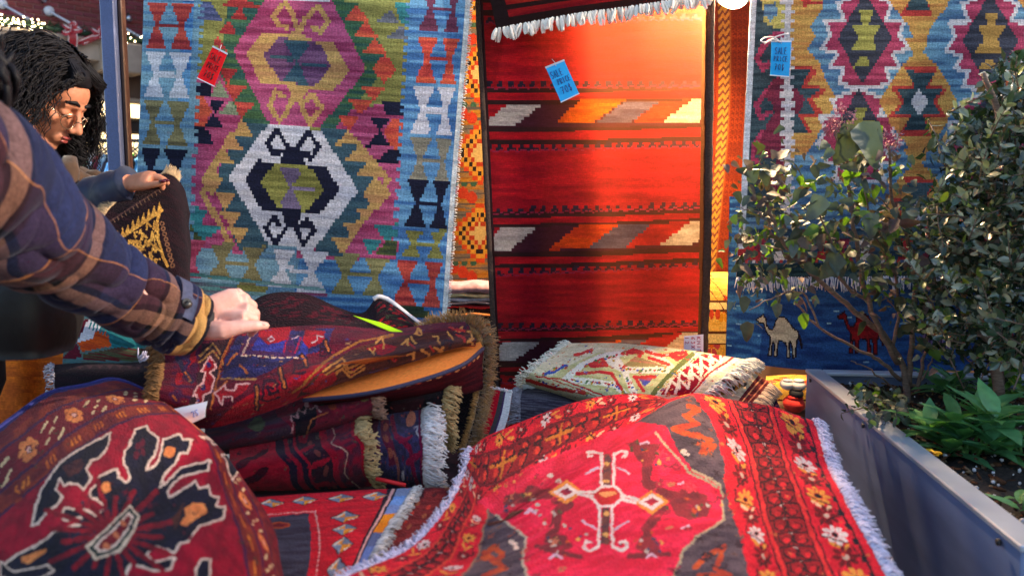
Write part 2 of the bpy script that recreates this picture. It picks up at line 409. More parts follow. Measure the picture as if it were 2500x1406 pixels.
def window(x, w, z0, z1, nx, nz):
    f = MB()
    for k in range(nx + 1): f.box(B(x - w / 2 + k * w / nx, 0.72, (z0 + z1) / 2), (0.05, 0.08, z1 - z0), RB)
    for k in range(nz + 1): f.box(B(x, 0.724, z0 + k * (z1 - z0) / nz), (w, 0.07, 0.05), RB)
    fo = f.build('window_frame', frame_m, bld, smooth=False)
    for i in range(nx):
        for j in range(nz):
            p = MB(); p.box(B(x - w / 2 + (i + .5) * w / nx, 0.735, z0 + (j + .5) * (z1 - z0) / nz), (w / nx - .05, 0.012, (z1 - z0) / nz - .05), RB)
            p.build('pane', pane_m, fo, smooth=False)
for x, w in ((0.62, 0.44), (1.18, 0.3), (1.62, 0.34), (2.1, 0.3), (2.62, 0.5), (3.2, 0.4)):
    window(x, w, 2.95, 3.42, 1 if w < .4 else 2, 1)
    window(x, w, 1.5, 2.72, 1 if w < .4 else 2, 3)
pole_m = pbr('white painted tube', C(205, 208, 220), rough=0.4, scale=10, noise=0.05)
for xb, zb in ((0.16, 0.46), (0.80, 0.46), (1.72, 0.46), (2.35, 0.46)):
    p0 = B(xb, 0.52, ZL + zb); p1 = B(xb + 0.42, 0.02, ZL + 0.1)
    m = MB(); m.tube([p0, p1], 0.02, 8); po = m.build('strut_pole', pole_m, bld)
    m = MB(); n_ = RB @ Vector((0, -1, 0)); m.tube([p0 + n_ * -0.02, p0 + n_ * 0.03], 0.075, 14); m.build('wall_flange', pole_m, po)
ch_m = pbr('chrome lamp housing', C(190, 195, 205), rough=0.2, metal=0.9, scale=8)
for u, v in ((124, 4), (326, 48)):
    x = 0.72 if u < 200 else 1.98
    m = MB(); m.ball(B(x, 0.44, ZL + (0.62 if u < 200 else .52)), 0.055, 12, 8); so = m.build('spotlight', ch_m, bld)
    m = MB(); m.tube([B(x, 0.54, ZL + .58), B(x, 0.44, ZL + .6)], .015, 6); m.build('spotlight_arm', dark_m, so)

# garlands on the ledge with small lamps, bows
needle_m = pbr('garland needles', C(34, 62, 40), rough=0.7, scale=30, noise=0.4)
bulb_m = emit('fairy light bulb', (1.0, 0.78, 0.42), 9.0)
def garland(x0, x1, lights, label, seed):
    r = random.Random(seed); t = thing('garland', B((x0 + x1) / 2, -0.12, ZL), label, 'garland', 'garlands along the stone ledge', rz)
    m = MB(); n = int((x1 - x0) * 190)
    for i in range(n):
        x = x0 + (x1 - x0) * i / n; c = B(x, -0.1 + r.uniform(-.05, .05), ZL + 0.09 + r.uniform(-.05, .06))
        d = Vector((r.uniform(-1, 1), r.uniform(-1, 1), r.uniform(-1, 1))).normalized() * r.uniform(.06, .11)
        w = d.orthogonal().normalized() * .014
        m.add([c - w, c + w, c + d], [(0, 1, 2)]); w2 = d.cross(w).normalized() * .014; m.add([c - w2, c + w2, c + d], [(0, 1, 2)])
    tag(m.build('foliage', needle_m, t, smooth=False), kind='stuff')
    m = MB(); m.tube([B(x0, -.1, ZL + .08), B((x0 + x1) / 2, -.1, ZL + .07), B(x1, -.1, ZL + .08)], .035, 8); m.build('core', needle_m, t)
    bm_ = MB(); bm_.ball((0, 0, 0), .011, 6, 4); bm_ = bm_.mesh('fairy_light'); bm_.materials.append(bulb_m)
    for i in range(lights):
        o = bpy.data.objects.new('fairy_light', bm_); COL.objects.link(o)
        o.location = B(x0 + (x1 - x0) * r.random(), -.17 + r.uniform(-.02, .02), ZL + .09 + r.uniform(-.08, .1)); attach(o, t)
garland(-0.35, 0.56, 46, 'green garland full of small lit lamps at left end of the ledge', 1)
garland(0.58, 1.32, 0, 'dark unlit stretch of garland between lit end and red bow on the ledge', 2)
garland(1.36, 2.9, 16, 'garland right of the metal post with few small lit lamps', 3)
bow_m = pbr('red ribbon', C(165, 24, 44), rough=0.45, scale=20, noise=0.15, sheen=.2); bow2_m = pbr('white ribbon edge', C(222, 205, 205), rough=.5)
def ribbon(mb, pts, w, n=RB @ Vector((1, 0, 0))):
    pts = [Vector(p) for p in pts]; vs = []
    for i, p in enumerate(pts):
        t = (pts[min(i + 1, len(pts) - 1)] - pts[max(0, i - 1)]).normalized(); s = t.cross(RB @ Vector((0, -1, 0)))
        s = s.normalized() if s.length > .05 else n; vs += [p - s * w / 2, p + s * w / 2]
    mb.add(vs, [(2 * i, 2 * i + 1, 2 * i + 3, 2 * i + 2) for i in range(len(pts) - 1)])
def bow(x, label, blown):
    c = Vector((x, -.22, ZL + .06)); t = thing('ribbon_bow', MBL @ c, label, 'bow', None, rz)
    for sg, a0 in ((-1, .5), (1, .3), (-1, -.4), (1, 1.3)):
        m = MB(); e = MB(); pts = []
        for k in range(9):
            q = k / 8; rr = .13 * math.sin(math.pi * q); a = a0 + (q - .5) * .9
            pts.append(MBL @ (c + Vector((sg * rr * math.cos(a), -.05 * math.sin(2 * math.pi * q), rr * math.sin(a)))))
        ribbon(m, pts, .055); m.build('loop', bow_m, t); ribbon(e, [p + RB @ Vector((0, -.004, .022)) for p in pts], .012); e.build('loop_edge', bow2_m, t)
    for sg in (-1, 1):
        m = MB(); e = MB()
        pts = [MBL @ (c + Vector((sg * .03 - (blown * .3 * k / 6), -.03 * math.sin(k), -.36 * (k / 6) * (1 - .55 * blown)))) for k in range(7)]
        ribbon(m, pts, .07); m.build('tail', bow_m, t); ribbon(e, [p + RB @ Vector((.03 * sg, -.004, 0)) for p in pts], .014); e.build('tail_edge', bow2_m, t)
    m = MB(); m.ball(MBL @ c, .03, 8, 6); m.build('knot', bow_m, t)
bow(0.90, 'red ribbon bow with long hanging tails on the ledge', 0)
bow(1.30, 'red ribbon bow with tail blown sideways next to the metal post', 1)

# unseen brick block added to keep the low sun off the shopfront
nb_ = thing('added_shade_building', (3.5, 14.5, 0), 'tall plain brick building added behind the stall to shade the shopfront', 'building')
m = MB(); m.box((3.5, 14.5, 5), (15, 7, 10)); m.build('wall', pbr('dull brick', C(120, 70, 62), rough=.9, scale=4), nb_, False)
m = MB(); m.box((3.5, 14.5, 10.1), (15.4, 7.4, .2)); m.build('roof_edge', stone_m, nb_, False)
for i in range(6):
    for j in range(3): m = MB(); m.box((-2.8 + i * 2.4, 10.985, 2.2 + j * 2.9), (1.1, .06, 1.6)); m.build('window', dark_m, nb_, False)
# stall wall added out of frame at right to keep sun off the table
nst = thing('added_shade_stall', (2.75, .6, 0), 'stall with cloth side wall added out of view at right to shade the table', 'stall')
cvm = pbr('grey brown stall canvas', C(120, 116, 112), rough=.95, scale=6, noise=.2)
m = MB(); vs = [(2.75 + .03 * math.sin(j * 1.1), -1.6 + j * .21, z) for z in (0.05, 1.1, 2.2) for j in range(23)]; m.add(vs, [(r_ * 23 + j, r_ * 23 + j + 1, (r_ + 1) * 23 + j + 1, (r_ + 1) * 23 + j) for r_ in (0, 1) for j in range(22)]); m.build('side_cloth', cvm, nst)
for y_ in (-1.65, 3.06): m = MB(); m.box((2.75, y_, 1.12), (.05, .05, 2.24)); m.build('pole', dark_m, nst, False)
m = MB(); m.box((2.75, .7, 2.24), (.05, 4.7, .05)); m.build('top_bar', dark_m, nst, False)
# metal post of the stall
post_m = pbr('blue grey powder coated steel', C(74, 88, 132), rough=0.5, metal=0.2, scale=350, noise=0.22, bump=.2)
post2_m = pbr('copper coloured trim', C(66, 42, 36), rough=0.5, metal=0.2, scale=40)
pp = px(283, 300, 2.75); post = thing('stall_post', (pp.x, pp.y, 0), 'blue grey square metal post at left end of the stall', 'post')
m = MB(); m.box((pp.x, pp.y, 1.35), (0.048, 0.05, 2.7), None, .004); m.build('upright', post_m, post, False)
m = MB(); m.box((pp.x + .033, pp.y + .012, 1.35), (0.014, 0.03, 2.69), None, .003); m.build('side_trim', post2_m, post, False)
m = MB(); m.box((pp.x, pp.y, .006), (0.14, 0.14, .012)); m.build('base_plate', post_m, post, False)
pr = px(2560, 300, 2.9)
post2 = thing('stall_post', (pr.x, 2.95, 0), 'square metal post behind the hung kilims at right end of the stall', 'post')
m = MB(); m.box((pr.x, 2.95, 1.35), (.05, .05, 2.7), None, .004); m.build('upright', post_m, post2, False)
rail = thing('hanging_rail', (0.3, 2.58, 2.62), 'long metal tube from which the kilims hang', 'rail')
m = MB(); m.tube([(pp.x - .1, 2.58, 2.62), (pr.x + .1, 2.58, 2.62)], .02, 10); m.build('tube', post_m, rail)

# clothes rack far behind the woman
rk = px(272, 344, 6.2)
rack = thing('clothes_rack', (rk.x, rk.y, 0), 'black clothes rail far behind with coloured garments on hangers', 'clothes rack')
m = MB(); m.tube([(rk.x - .5, rk.y, rk.z), (rk.x + .7, rk.y, rk.z)], .014, 8); m.build('rail', dark_m, rack)
for s in (-.5, .7):
    m = MB(); m.tube([(rk.x + s, rk.y, 0), (rk.x + s, rk.y, rk.z)], .016, 8); m.build('upright', dark_m, rack)
gar = [(-.21, C(40, 150, 90), 'green'), (-.165, C(205, 205, 215), 'white'), (-.12, C(120, 24, 48), 'maroon'), (-.075, C(160, 200, 235), 'pale blue'), (-.035, C(22, 26, 52), 'navy'), (.0, C(90, 160, 230), 'sky blue'),
       (.10, C(205, 215, 235), 'bluish white'), (.135, C(70, 225, 50), 'bright lime green'), (.165, C(12, 14, 18), 'black'), (.2, C(130, 195, 240), 'light turquoise blue'), (-.26, C(60, 70, 80), 'slate grey'), (-.31, C(30, 110, 70), 'bottle green')]
for i, (dx, c, nm) in enumerate(gar):
    gx, gz = rk.x + dx, rk.z - .02
    t = thing('hanging_garment', (gx, rk.y, gz), nm + ' garment hanging on the far clothes rail', 'garment', 'garments on the far rail')
    m = MB(); vs = []; rows = 9
    for k in range(rows):
        f = k / (rows - 1); w = .05 + .19 * min(1, f * 3.2) + .02 * f; z = gz - .07 - f * .75
        for j in range(7):
            g = j / 6 - .5; vs.append((gx + .018 * math.sin(j * 2.4 + i) + .03 * abs(g) * f + .02 * f, rk.y + g * w * 2, z - .16 * abs(g) * (f < .3)))
    m.add(vs, [(a * 7 + b, a * 7 + b + 1, (a + 1) * 7 + b + 1, (a + 1) * 7 + b) for a in range(rows - 1) for b in range(6)])
    m.add([(x + .02, y, z) for x, y, z in vs], [(a * 7 + b, (a + 1) * 7 + b, (a + 1) * 7 + b + 1, a * 7 + b + 1) for a in range(rows - 1) for b in range(6)])
    m.build('cloth_body', pbr(nm + ' cotton', c, rough=.8, scale=25, noise=.12), t)
    m = MB(); m.tube([(gx, rk.y, gz + .03), (gx + .012, rk.y, gz + .01), (gx, rk.y, gz - .03)], .004, 5); m.tube([(gx, rk.y - .17, gz - .1), (gx, rk.y, gz - .03), (gx, rk.y + .17, gz - .1)], .008, 5); m.build('hanger', dark_m, t)

# ------------------------------------------------------------------ hung kilims
BL = (C(96, 158, 200), C(44, 100, 160)); BLg = (C(120, 160, 175), C(80, 125, 160))
RO = (C(205, 62, 40), C(150, 30, 36)); WH = (C(212, 204, 208), C(188, 184, 196)); OL = (C(140, 126, 78), C(104, 94, 62)); NV = C(26, 28, 52)
MG = (C(196, 72, 122), C(150, 36, 84)); GD = (C(206, 156, 74), C(186, 128, 70)); GN = (C(74, 110, 66), C(38, 80, 74)); LI = (C(150, 146, 66), C(120, 116, 52))
TD = (C(62, 94, 106), C(44, 74, 92)); OR = (C(222, 78, 30), C(188, 44, 32)); GO = (C(150, 140, 116), C(120, 112, 96)); PU = (C(128, 78, 116), C(96, 52, 92)); TE = (C(46, 140, 140), C(30, 110, 120)); PG = (C(142, 152, 116), C(120, 132, 104)); DO = (C(92, 96, 40), C(50, 66, 48))
kb = Cloth([[(358, -290, 2.5), (560, -280, 2.48), (760, -268, 2.47), (960, -258, 2.48), (1166, -245, 2.5)],
            [(347, 0, 2.47), (548, 12, 2.44), (750, 20, 2.45), (950, 32, 2.43), (1146, 42, 2.46)],
            [(335, 350, 2.45), (530, 362, 2.42), (730, 376, 2.43), (930, 388, 2.42), (1117, 400, 2.44)],
            [(318, 752, 2.43), (512, 766, 2.41), (708, 778, 2.42), (902, 788, 2.4), (1089, 800, 2.42)]], 310, 400, seed=11, streak=(130, 7), tv=[0, .27, .6, 1], wave=.02)
Q = (3, 2); z3, z4 = zm(3.125, 340, 0), zm(2.51, 340, 300)
def K(p, c, z=z3): kb.poly(z(p), c, 'px', Q)
def KL(p, c, w, z=z3): kb.line(z(p), c, w, 'px', Q)
kb.fill(BL); kb.poly([(0, 0), (.13, 0), (.12, 1), (0, 1)], BLg, 'st'); kb.poly([(0, .5), (.55, .62), (.5, 1), (0, 1)], BLg, 'st')
# field, with combed edges
fieldpx = [(491, -300), (1010, -300), (1003, 40), (1000, 100), (985, 300), (972, 545), (970, 630), (800, 612), (640, 595), (468, 588), (462, 560), (468, 400), (478, 230), (484, 110)]
kb.poly(fieldpx, LI, 'px', Q)
K([(400, 560), (1000, 600), (1000, 1000), (800, 1930), (380, 1890)], MG); K([(1450, 860), (2040, 770), (2000, 1800), (1960, 1990), (1200, 1960)], MG)
K([(900, 0), (1000, -60), (700, 560), (1000, 960), (800, 960), (600, 520), (640, 380), (800, -60)], GN); K([(680, 20), (1000, -100), (1000, 960), (820, 940), (610, 520)], GN)
K([(1460, 0), (1660, 20), (1900, 420), (1790, 640), (1480, 1000), (1370, 980), (1740, 530)], GN)
for a, b, c in (((735, -40), (640, 45), (925, 55)), ((770, 45), (690, 150), (835, 165)), ((690, 150), (590, 265), (755, 280)), ((600, 275), (560, 330), (690, 410)), ((615, 520), (750, 530), (680, 650)), ((660, 650), (820, 665), (725, 780)), ((725, 780), (880, 795), (785, 910))): K([a, b, c], RO)
for p in ([(1660, 45), (1560, 165), (1765, 165)], [(1735, 165), (1625, 290), (1830, 290)], [(1800, 290), (1700, 415), (1900, 415)], [(1880, 410), (1785, 525), (1870, 640), (1970, 540)], [(1690, 655), (1890, 660), (1790, 775)], [(1600, 765), (1800, 765), (1690, 880)], [(1510, 870), (1700, 880), (1600, 1000)]): K(p, OR)
K([(470, 20), (560, 30), (640, 155), (455, 140)], (C(92, 96, 140), C(60, 70, 110)))
for p in ([(560, 640), (440, 620), (430, 740), (540, 745)], [(530, 750), (670, 770), (580, 870)], [(575, 870), (660, 990), (500, 975)], [(520, 985), (585, 1115), (440, 1095), (410, 960)]): K(p, NV)
K([(425, 735), (500, 738), (562, 850), (490, 975), (420, 965)], OR)
for p in ([(620, 610), (540, 740), (700, 755)], [(695, 765), (610, 870), (775, 895)]): K(p, PG)
for p in ([(1850, 775), (2045, 780), (2045, 900), (1890, 880)], [(1755, 890), (1925, 895), (1840, 1005)], [(1840, 1000), (1925, 1120), (1730, 1120)], [(1900, 1150), (2030, 1150), (2015, 1240), (1812, 1235)]): K(p, NV)
K([(1930, 905), (2048, 910), (2035, 1140), (1950, 1150), (1870, 1020)], OR)
for p in ([(1920, 80), (1810, 165), (2000, 185)], [(2010, 200), (1890, 285), (2090, 300)]): K(p, (C(110, 112, 124), C(84, 88, 104)))
K([(1950, 20), (2090, 20), (2080, 200), (2000, 190)], TE)
# lower ground next to the white hexagon, gold chain
K([(800, 930), (1000, 960), (700, 1400), (900, 1900), (1090, 1930), (760, 1900), (560, 1400)], TD); K([(800, 930), (980, 940), (980, 1900), (860, 1890), (600, 1400)], TD)
K([(1380, 985), (1590, 1000), (1850, 1400), (1560, 1960), (1350, 1940)], TD)
for p in ([(785, 905), (720, 1035), (870, 1040)], [(720, 1030), (645, 1140), (800, 1150)], [(640, 1135), (560, 1235), (728, 1245)], [(560, 1240), (470, 1375), (555, 1500), (640, 1380)]): K(p, GD)
for p in ([(470, 430), (600, 430), (530, 545)], [(490, 545), (625, 548), (570, 640)], [(540, 640), (672, 645), (615, 735)]): K(p, GD, z4)
for p in ([(1600, 1000), (1490, 1105), (1705, 1110)], [(1685, 1110), (1570, 1225), (1785, 1230)], [(1765, 1225), (1645, 1350), (1870, 1355)]): K(p, GD)
for p in ([(1445, 330), (1375, 440), (1460, 540), (1548, 430)], [(1330, 525), (1445, 530), (1395, 615)], [(1235, 605), (1385, 605), (1310, 695)], [(1170, 695), (1295, 700), (1240, 795)]): K(p, GD, z4)
KL([(700, 1040), (560, 1300), (490, 1480), (700, 1860)], GD, 14); KL([(1640, 1060), (1900, 1370), (1560, 1900)], GD, 14)
K([(305, 512), (432, 530), (375, 612), (505, 645), (395, 725), (305, 712)], TE, z4); K([(305, 608), (385, 715), (305, 712)], DO, z4); K([(1440, 622), (1600, 618), (1590, 705), (1500, 716)], TE, z4); K([(1365, 712), (1500, 718), (1420, 812)], TE, z4); K([(1520, 713), (1582, 718), (1572, 812), (1445, 812)], DO, z4)
# magenta hexagon
K([(1000, -130), (1470, -120), (1480, 20), (1735, 535), (1382, 975), (985, 935), (720, 390), (985, -40)], MG)
K([(1000, -200), (1470, -200), (1465, 14), (985, -10)], WH)
K([(945, 245), (1120, 265), (1200, 240), (1330, 310), (1490, 335), (1610, 545), (1480, 695), (1290, 692), (1210, 790), (1120, 655), (930, 635), (820, 415)], GD)
K([(1065, 285), (1385, 335), (1470, 510), (1340, 660), (1090, 625), (945, 430)], PU); K([(1110, 312), (1310, 330), (1205, 475)], TD); K([(1210, 470), (1300, 650), (1085, 628)], TD); K([(1010, 420), (1180, 442), (1180, 470), (1010, 450)], TD); K([(1235, 470), (1430, 495), (1430, 525), (1235, 500)], TD)
for h in ([(1215, 250), (1180, 130), (1115, 25), (1030, 120), (1060, 190), (1130, 210)], [(1225, 250), (1265, 150), (1365, 55), (1445, 165), (1390, 245), (1330, 215)], [(1180, 740), (1130, 850), (1075, 925), (1000, 810), (1045, 700), (1100, 740)], [(1215, 740), (1260, 850), (1300, 945), (1400, 830), (1325, 725), (1265, 770)]): KL(h, GD, 13)
# white hexagon
K([(790, 12), (1110, 42), (1345, 418), (1065, 785), (795, 745), (550, 335)], WH, z4)
K([(735, 228), (860, 250), (905, 140), (980, 140), (1030, 262), (1145, 268), (1235, 410), (1100, 566), (1000, 560), (960, 650), (905, 645), (880, 548), (755, 540), (650, 355)], NV, z4)
for h in ([(925, 215), (905, 140), (850, 45), (790, 120), (830, 200), (868, 178)], [(950, 215), (985, 130), (1038, 52), (1102, 150), (1055, 222), (1012, 180)], [(905, 640), (840, 738), (778, 650), (826, 575), (866, 630)], [(960, 640), (1005, 745), (1075, 660), (1030, 590), (990, 640)]): KL(h, NV, 12, z4)
K([(830, 165), (880, 170), (850, 215)], NV, z4); K([(990, 170), (1060, 175), (1035, 225)], NV, z4); K([(815, 620), (870, 625), (845, 590)], NV, z4); K([(985, 645), (1045, 645), (1020, 600)], NV, z4)
K([(830, 252), (1055, 275), (1140, 410), (1025, 545), (850, 520), (745, 365)], (C(160, 152, 62), C(116, 112, 44)), z4); K([(862, 278), (1012, 295), (928, 395)], (C(130, 108, 140), C(96, 76, 108)), z4); K([(930, 395), (998, 532), (862, 508)], (C(130, 108, 140), C(104, 84, 120)), z4); KL([(800, 380), (900, 388)], (C(140, 124, 150), C(130, 110, 140)), 8, z4); KL([(950, 398), (1070, 412)], (C(140, 124, 150), C(130, 110, 140)), 8, z4)
# comb teeth between field and side borders
for j in range(64):
    v = -240 + j * 13.0
    if v > 590: continue
    xl, xr = 488 - .045 * v, 1004 - .058 * v
    kb.poly([(xl - 14, v - 4), (xl, v - 4), (xl, v + 10), (xl - 14, v + 10)], BLg, 'px', Q); kb.poly([(xr, v - 4), (xr + 14, v - 4), (xr + 14, v + 10), (xr, v + 10)], BL, 'px', Q)
    kb.poly([(xl - 3, v), (xl + 11, v), (xl + 11, v + 6.5), (xl - 3, v + 6.5)], BLg, 'px', Q)
    kb.poly([(xr - 11, v), (xr + 3, v), (xr + 3, v + 6.5), (xr - 11, v + 6.5)], BL, 'px', Q)
# hourglass pairs of the borders
def hourglass(tl, tr, bl, br, c, z, bar=None):
    m = [(tl[i] + tr[i] + bl[i] + br[i]) / 4 for i in (0, 1)]; w = (tr[0] - tl[0]) * .09
    K([tl, tr, (m[0] + w, m[1]), br, bl, (m[0] - w, m[1])], c, z)
    return m
def pair(a, b, c, z):
    p = hourglass(*a, c, z); q = hourglass(*b, c, z); h = 10 if z is z3 else 8
    K([(p[0], p[1] - h * 1.6), (q[0], q[1] - h * 1.6), (q[0], q[1] + h * 1.6), (p[0], p[1] + h * 1.6)], c, z)
y0 = 20
for i, (c, dx) in enumerate(((RO, 0), (WH, -16), (OL, -32), (NV, -52), (RO, -72), (OL, -90))):
    Y = 20 + 373 * i
    pair(((72 + dx, Y), (220 + dx, Y + 4), (56 + dx, Y + 345), (205 + dx, Y + 348)), ((248 + dx, Y + 10), (425 + dx, Y + 14), (238 + dx, Y + 358), (405 + dx, Y + 362)), c, z3)
pair(((72, -355), (220, -351), (72, -15), (215, -10)), ((248, -345), (425, -340), (248, -2), (420, 2)), WH, z3)
for i, (c, dx) in enumerate((((C(118, 54, 84), C(92, 38, 66)), 25), (OR, 0), (WH, -32), (GO, -55))):
    Y = -125 + 386 * i
    pair(((2128 + dx, Y + 20), (2290 + dx, Y + 24), (2106 + dx, Y + 362), (2265 + dx, Y + 368)), ((2318 + dx, Y + 26), (2452 + dx, Y + 28), (2302 + dx, Y + 376), (2420 + dx, Y + 380)), c, z3)
pair(((1650, 352), (1778, 356), (1630, 630), (1757, 636)), ((1805, 358), (1906, 362), (1785, 638), (1888, 642)), NV, z4)
pair(((1625, 652), (1760, 656), (1610, 815), (1720, 820)), ((1780, 658), (1890, 662), (1770, 820), (1860, 824)), LI, z4)
pair(((1578, 838), (1712, 842), (1548, 1108), (1702, 1114)), ((1752, 846), (1872, 850), (1732, 1122), (1848, 1128)), RO, z4)
pair(((435, 738), (588, 742), (412, 965), (578, 972)), ((632, 752), (785, 758), (608, 982), (768, 988)), OL, z4)
pair(((822, 772), (962, 778), (792, 998), (938, 1004)), ((998, 792), (1162, 798), (958, 1030), (1142, 1036)), WH, z4)
pair(((1190, 806), (1348, 812), (1168, 1050), (1330, 1056)), ((1378, 822), (1546, 828), (1358, 1062), (1508, 1068)), (C(150, 140, 84), C(124, 116, 66)), z4)
K([(240, 715), (408, 725), (345, 850), (385, 950), (240, 930)], (C(176, 40, 78), C(206, 80, 110)), z4)
K([(290, 975), (600, 985), (600, 1060), (290, 1040)], (C(110, 62, 88), C(70, 120, 130)), z4); K([(600, 985), (790, 995), (780, 1040), (600, 1030)], LI, z4); K([(1540, 1110), (1730, 1130), (1810, 1185), (1800, 1210), (1560, 1170)], DO, z4); K([(960, 1030), (1160, 1050), (1160, 1080), (960, 1060)], (C(140, 60, 100), C(80, 110, 150)), z4)
for j in range(3): kb.line([(.0, .9 + j * .028), (.6, .925 + j * .028)], (C(70, 130, 130), C(110, 150, 150)), .008, 'st', None)
kb.poly([(0.985, 0), (1, 0), (1, 1), (.985, 1)], C(215, 212, 205), 'st')
kb.col = kb.col * .84 + .16 * kb.col.mean(-1, keepdims=True); kb.col *= .92; kb.noise(.24, 200, 9, 21); kb.noise(.14, 100, 4, 23); kb.noise(.12, 4, 3, 22); kb.col *= (1 + .07 * np.sin(np.arange(310) * 2.1))[None, :, None]
k1 = thing('hanging_kilim', px(740, 800, 2.42), 'blue geometric kilim hung at left with white and magenta hexagons and rows of hourglasses', 'kilim')
kb.build('woven_field', M_FLAT, k1, .005, C(110, 130, 150), grain=.2)
mbx = strands(kb.edge('right', 260), .010, .0016, 2, .2, .5, 5); tag(mbx.build('selvedge_cord', pbr('off white cord', C(225, 220, 210), rough=.9, scale=200), k1), kind='stuff')

# red striped hanging rug -------------------------------------------------
RD = (C(186, 16, 32), C(150, 8, 30)); BR = C(44, 22, 28); MR = C(62, 22, 38)
kr = Cloth([[(1150, -290, 2.53), (1345, -290, 2.54), (1545, -290, 2.53), (1748, -290, 2.53)],
            [(1160, 0, 2.5), (1350, 0, 2.52), (1545, 0, 2.49), (1742, 0, 2.51)],
            [(1175, 300, 2.49), (1360, 300, 2.5), (1545, 300, 2.48), (1738, 300, 2.49)],
            [(1190, 620, 2.48), (1365, 620, 2.485), (1545, 620, 2.47), (1732, 620, 2.475)],
            [(1203, 880, 2.47), (1372, 880, 2.47), (1545, 880, 2.455), (1725, 880, 2.465)],
            [(1212, 1080, 2.47), (1376, 1080, 2.47), (1545, 1080, 2.46), (1722, 1080, 2.46)]], 240, 420, seed=31, streak=(200, 9), wave=.012)
z5, z6 = zm(2.8125, 1100, 0), zm(2.556, 1100, 450); Q2 = (2, 3)
kr.fill(RD)
def band(l0, l1, r0, r1, c, q=None):
    bow_ = 5
    kr.poly([(1100, l0 + (r0 - l0) * -.1), (1460, (l0 + r0) / 2 + bow_), (1800, r0 + (r0 - l0) * .1), (1800, r1), (1460, (l1 + r1) / 2 + bow_), (1100, l1)], c, 'px', q)
def zigzag(l, r, c=C(30, 30, 48)):
    for i in range(22):
        u = 1185 + i * 26.5; v = l + (r - l) * i / 21 + 4
        kr.poly([(u, v + 7), (u + 6, v - 5), (u + 18, v - 5), (u + 12, v + 1), (u + 24, v + 7), (u + 14, v + 9)], c, 'px', (2, 2))
        kr.line([(u, v + 10), (u + 13, v + 5), (u + 26, v + 10)], C(150, 30, 60), 3, 'px')
for g in (dict(b=[(214, 226, 206, 217), (243, 258, 237, 247), (310, 322, 303, 309), (340, 352, 331, 342)], m=(258, 310, 246, 304), z=[(204, 200), (358, 346)]),
          dict(b=[(518, 533, 502, 516), (547, 555, 531, 540), (616, 630, 600, 611), (646, 657, 626, 636)], m=(554, 617, 539, 601), z=[(511, 496), (662, 637)]),
          dict(b=[(800, 812, 786, 792), (828, 836, 804, 812), (884, 896, 872, 884), (906, 916, 896, 906)], m=(835, 885, 812, 874), z=[(794, 780), (924, 914)]),
          dict(b=[(-92, -80, -98, -86), (-60, -50, -66, -56), (-4, 6, -10, 2), (26, 38, 18, 30)], m=(-52, -2, -58, -8), z=[(-100, -106), (46, 36)])):
    band(*g['m'], MR)
    for b in g['b']: band(*b, BR)
    for l, r in g['z']: zigzag(l, r)
GW = (C(196, 180, 168), C(170, 152, 146)); BG = (C(84, 84, 96), C(56, 62, 78)); WB = (C(206, 188, 150), C(182, 160, 124))
def KR(p, c, z): kr.poly(z(p), c, 'px', Q2)
KR([(225, 735), (390, 728), (235, 850)], RD, z5); KR([(240, 872), (432, 872), (645, 715), (390, 730), (238, 840)], GW, z5); KR([(715, 856), (965, 856), (1195, 695), (890, 693)], (C(222, 92, 20), C(196, 66, 20)), z5); KR([(990, 856), (1225, 856), (1435, 705), (1195, 705)], BG, z5); KR([(1240, 856), (1450, 856), (1690, 690), (1435, 703)], (C(214, 58, 34), C(180, 40, 30)), z5); KR([(1445, 852), (1690, 850), (1765, 800), (1765, 685), (1650, 695)], WB, z5)
KR([(235, 290), (320, 272), (245, 350)], RD, z6); KR([(240, 425), (365, 422), (545, 265), (330, 270), (243, 350)], GW, z6); KR([(605, 418), (860, 400), (1050, 258), (800, 258)], (C(210, 66, 20), C(180, 44, 22)), z6); KR([(850, 404), (1085, 400), (1262, 250), (1050, 258)], BG, z6); KR([(1085, 400), (1310, 382), (1505, 238), (1260, 250)], (C(186, 28, 30), C(150, 18, 30)), z6); KR([(1305, 384), (1500, 380), (1588, 340), (1588, 233), (1495, 238)], WB, z6)
KR([(272, 1112), (385, 1108), (565, 990), (330, 985), (278, 1040)], GW, z6); KR([(700, 1100), (900, 1090), (1065, 980), (820, 988)], (C(206, 80, 20), C(180, 60, 22)), z6); KR([(900, 1090), (1090, 1060), (1232, 968), (1065, 980)], BG, z6); KR([(1090, 1070), (1320, 1060), (1450, 925), (1235, 965)], RD, z6); KR([(1320, 1040), (1560, 1060), (1572, 915), (1450, 935)], WB, z6)
kr.poly([(0, 0), (.034, 0), (.034, 1), (0, 1)], C(48, 28, 34), 'st'); kr.poly([(.955, 0), (1, 0), (1, 1), (.957, 1)], C(52, 34, 26), 'st')
kr.noise(.2, 210, 9, 41); kr.noise(.1, 300, 60, 44); kr.noise(.12, 6, 4, 42)
k2 = thing('hanging_kilim', px(1460, 900, 2.47), 'red striped kilim hung in the middle with bands of grey and orange slanted blocks', 'kilim')
kr.build('woven_field', M_THIN, k2, .003, C(150, 20, 30), grain=.14, noback=True)
slv_m = pbr('dark brown overcast wool', C(58, 40, 32), rough=.95, scale=160, noise=.4, bump=.6)
for side, rr_ in (('right', .0125), ('left', .009)):
    P, D, N_ = kr.edge(side, 150); m = MB(); m.tube([Vector(p) - Vector(d) * .008 + Vector((0, 0, 0)) for p, d in zip(P, D)], [rr_ * random.uniform(.9, 1.12) for _ in P], 8, True, .42, up=(0, 0, 1)); m.build('selvedge', slv_m, k2)
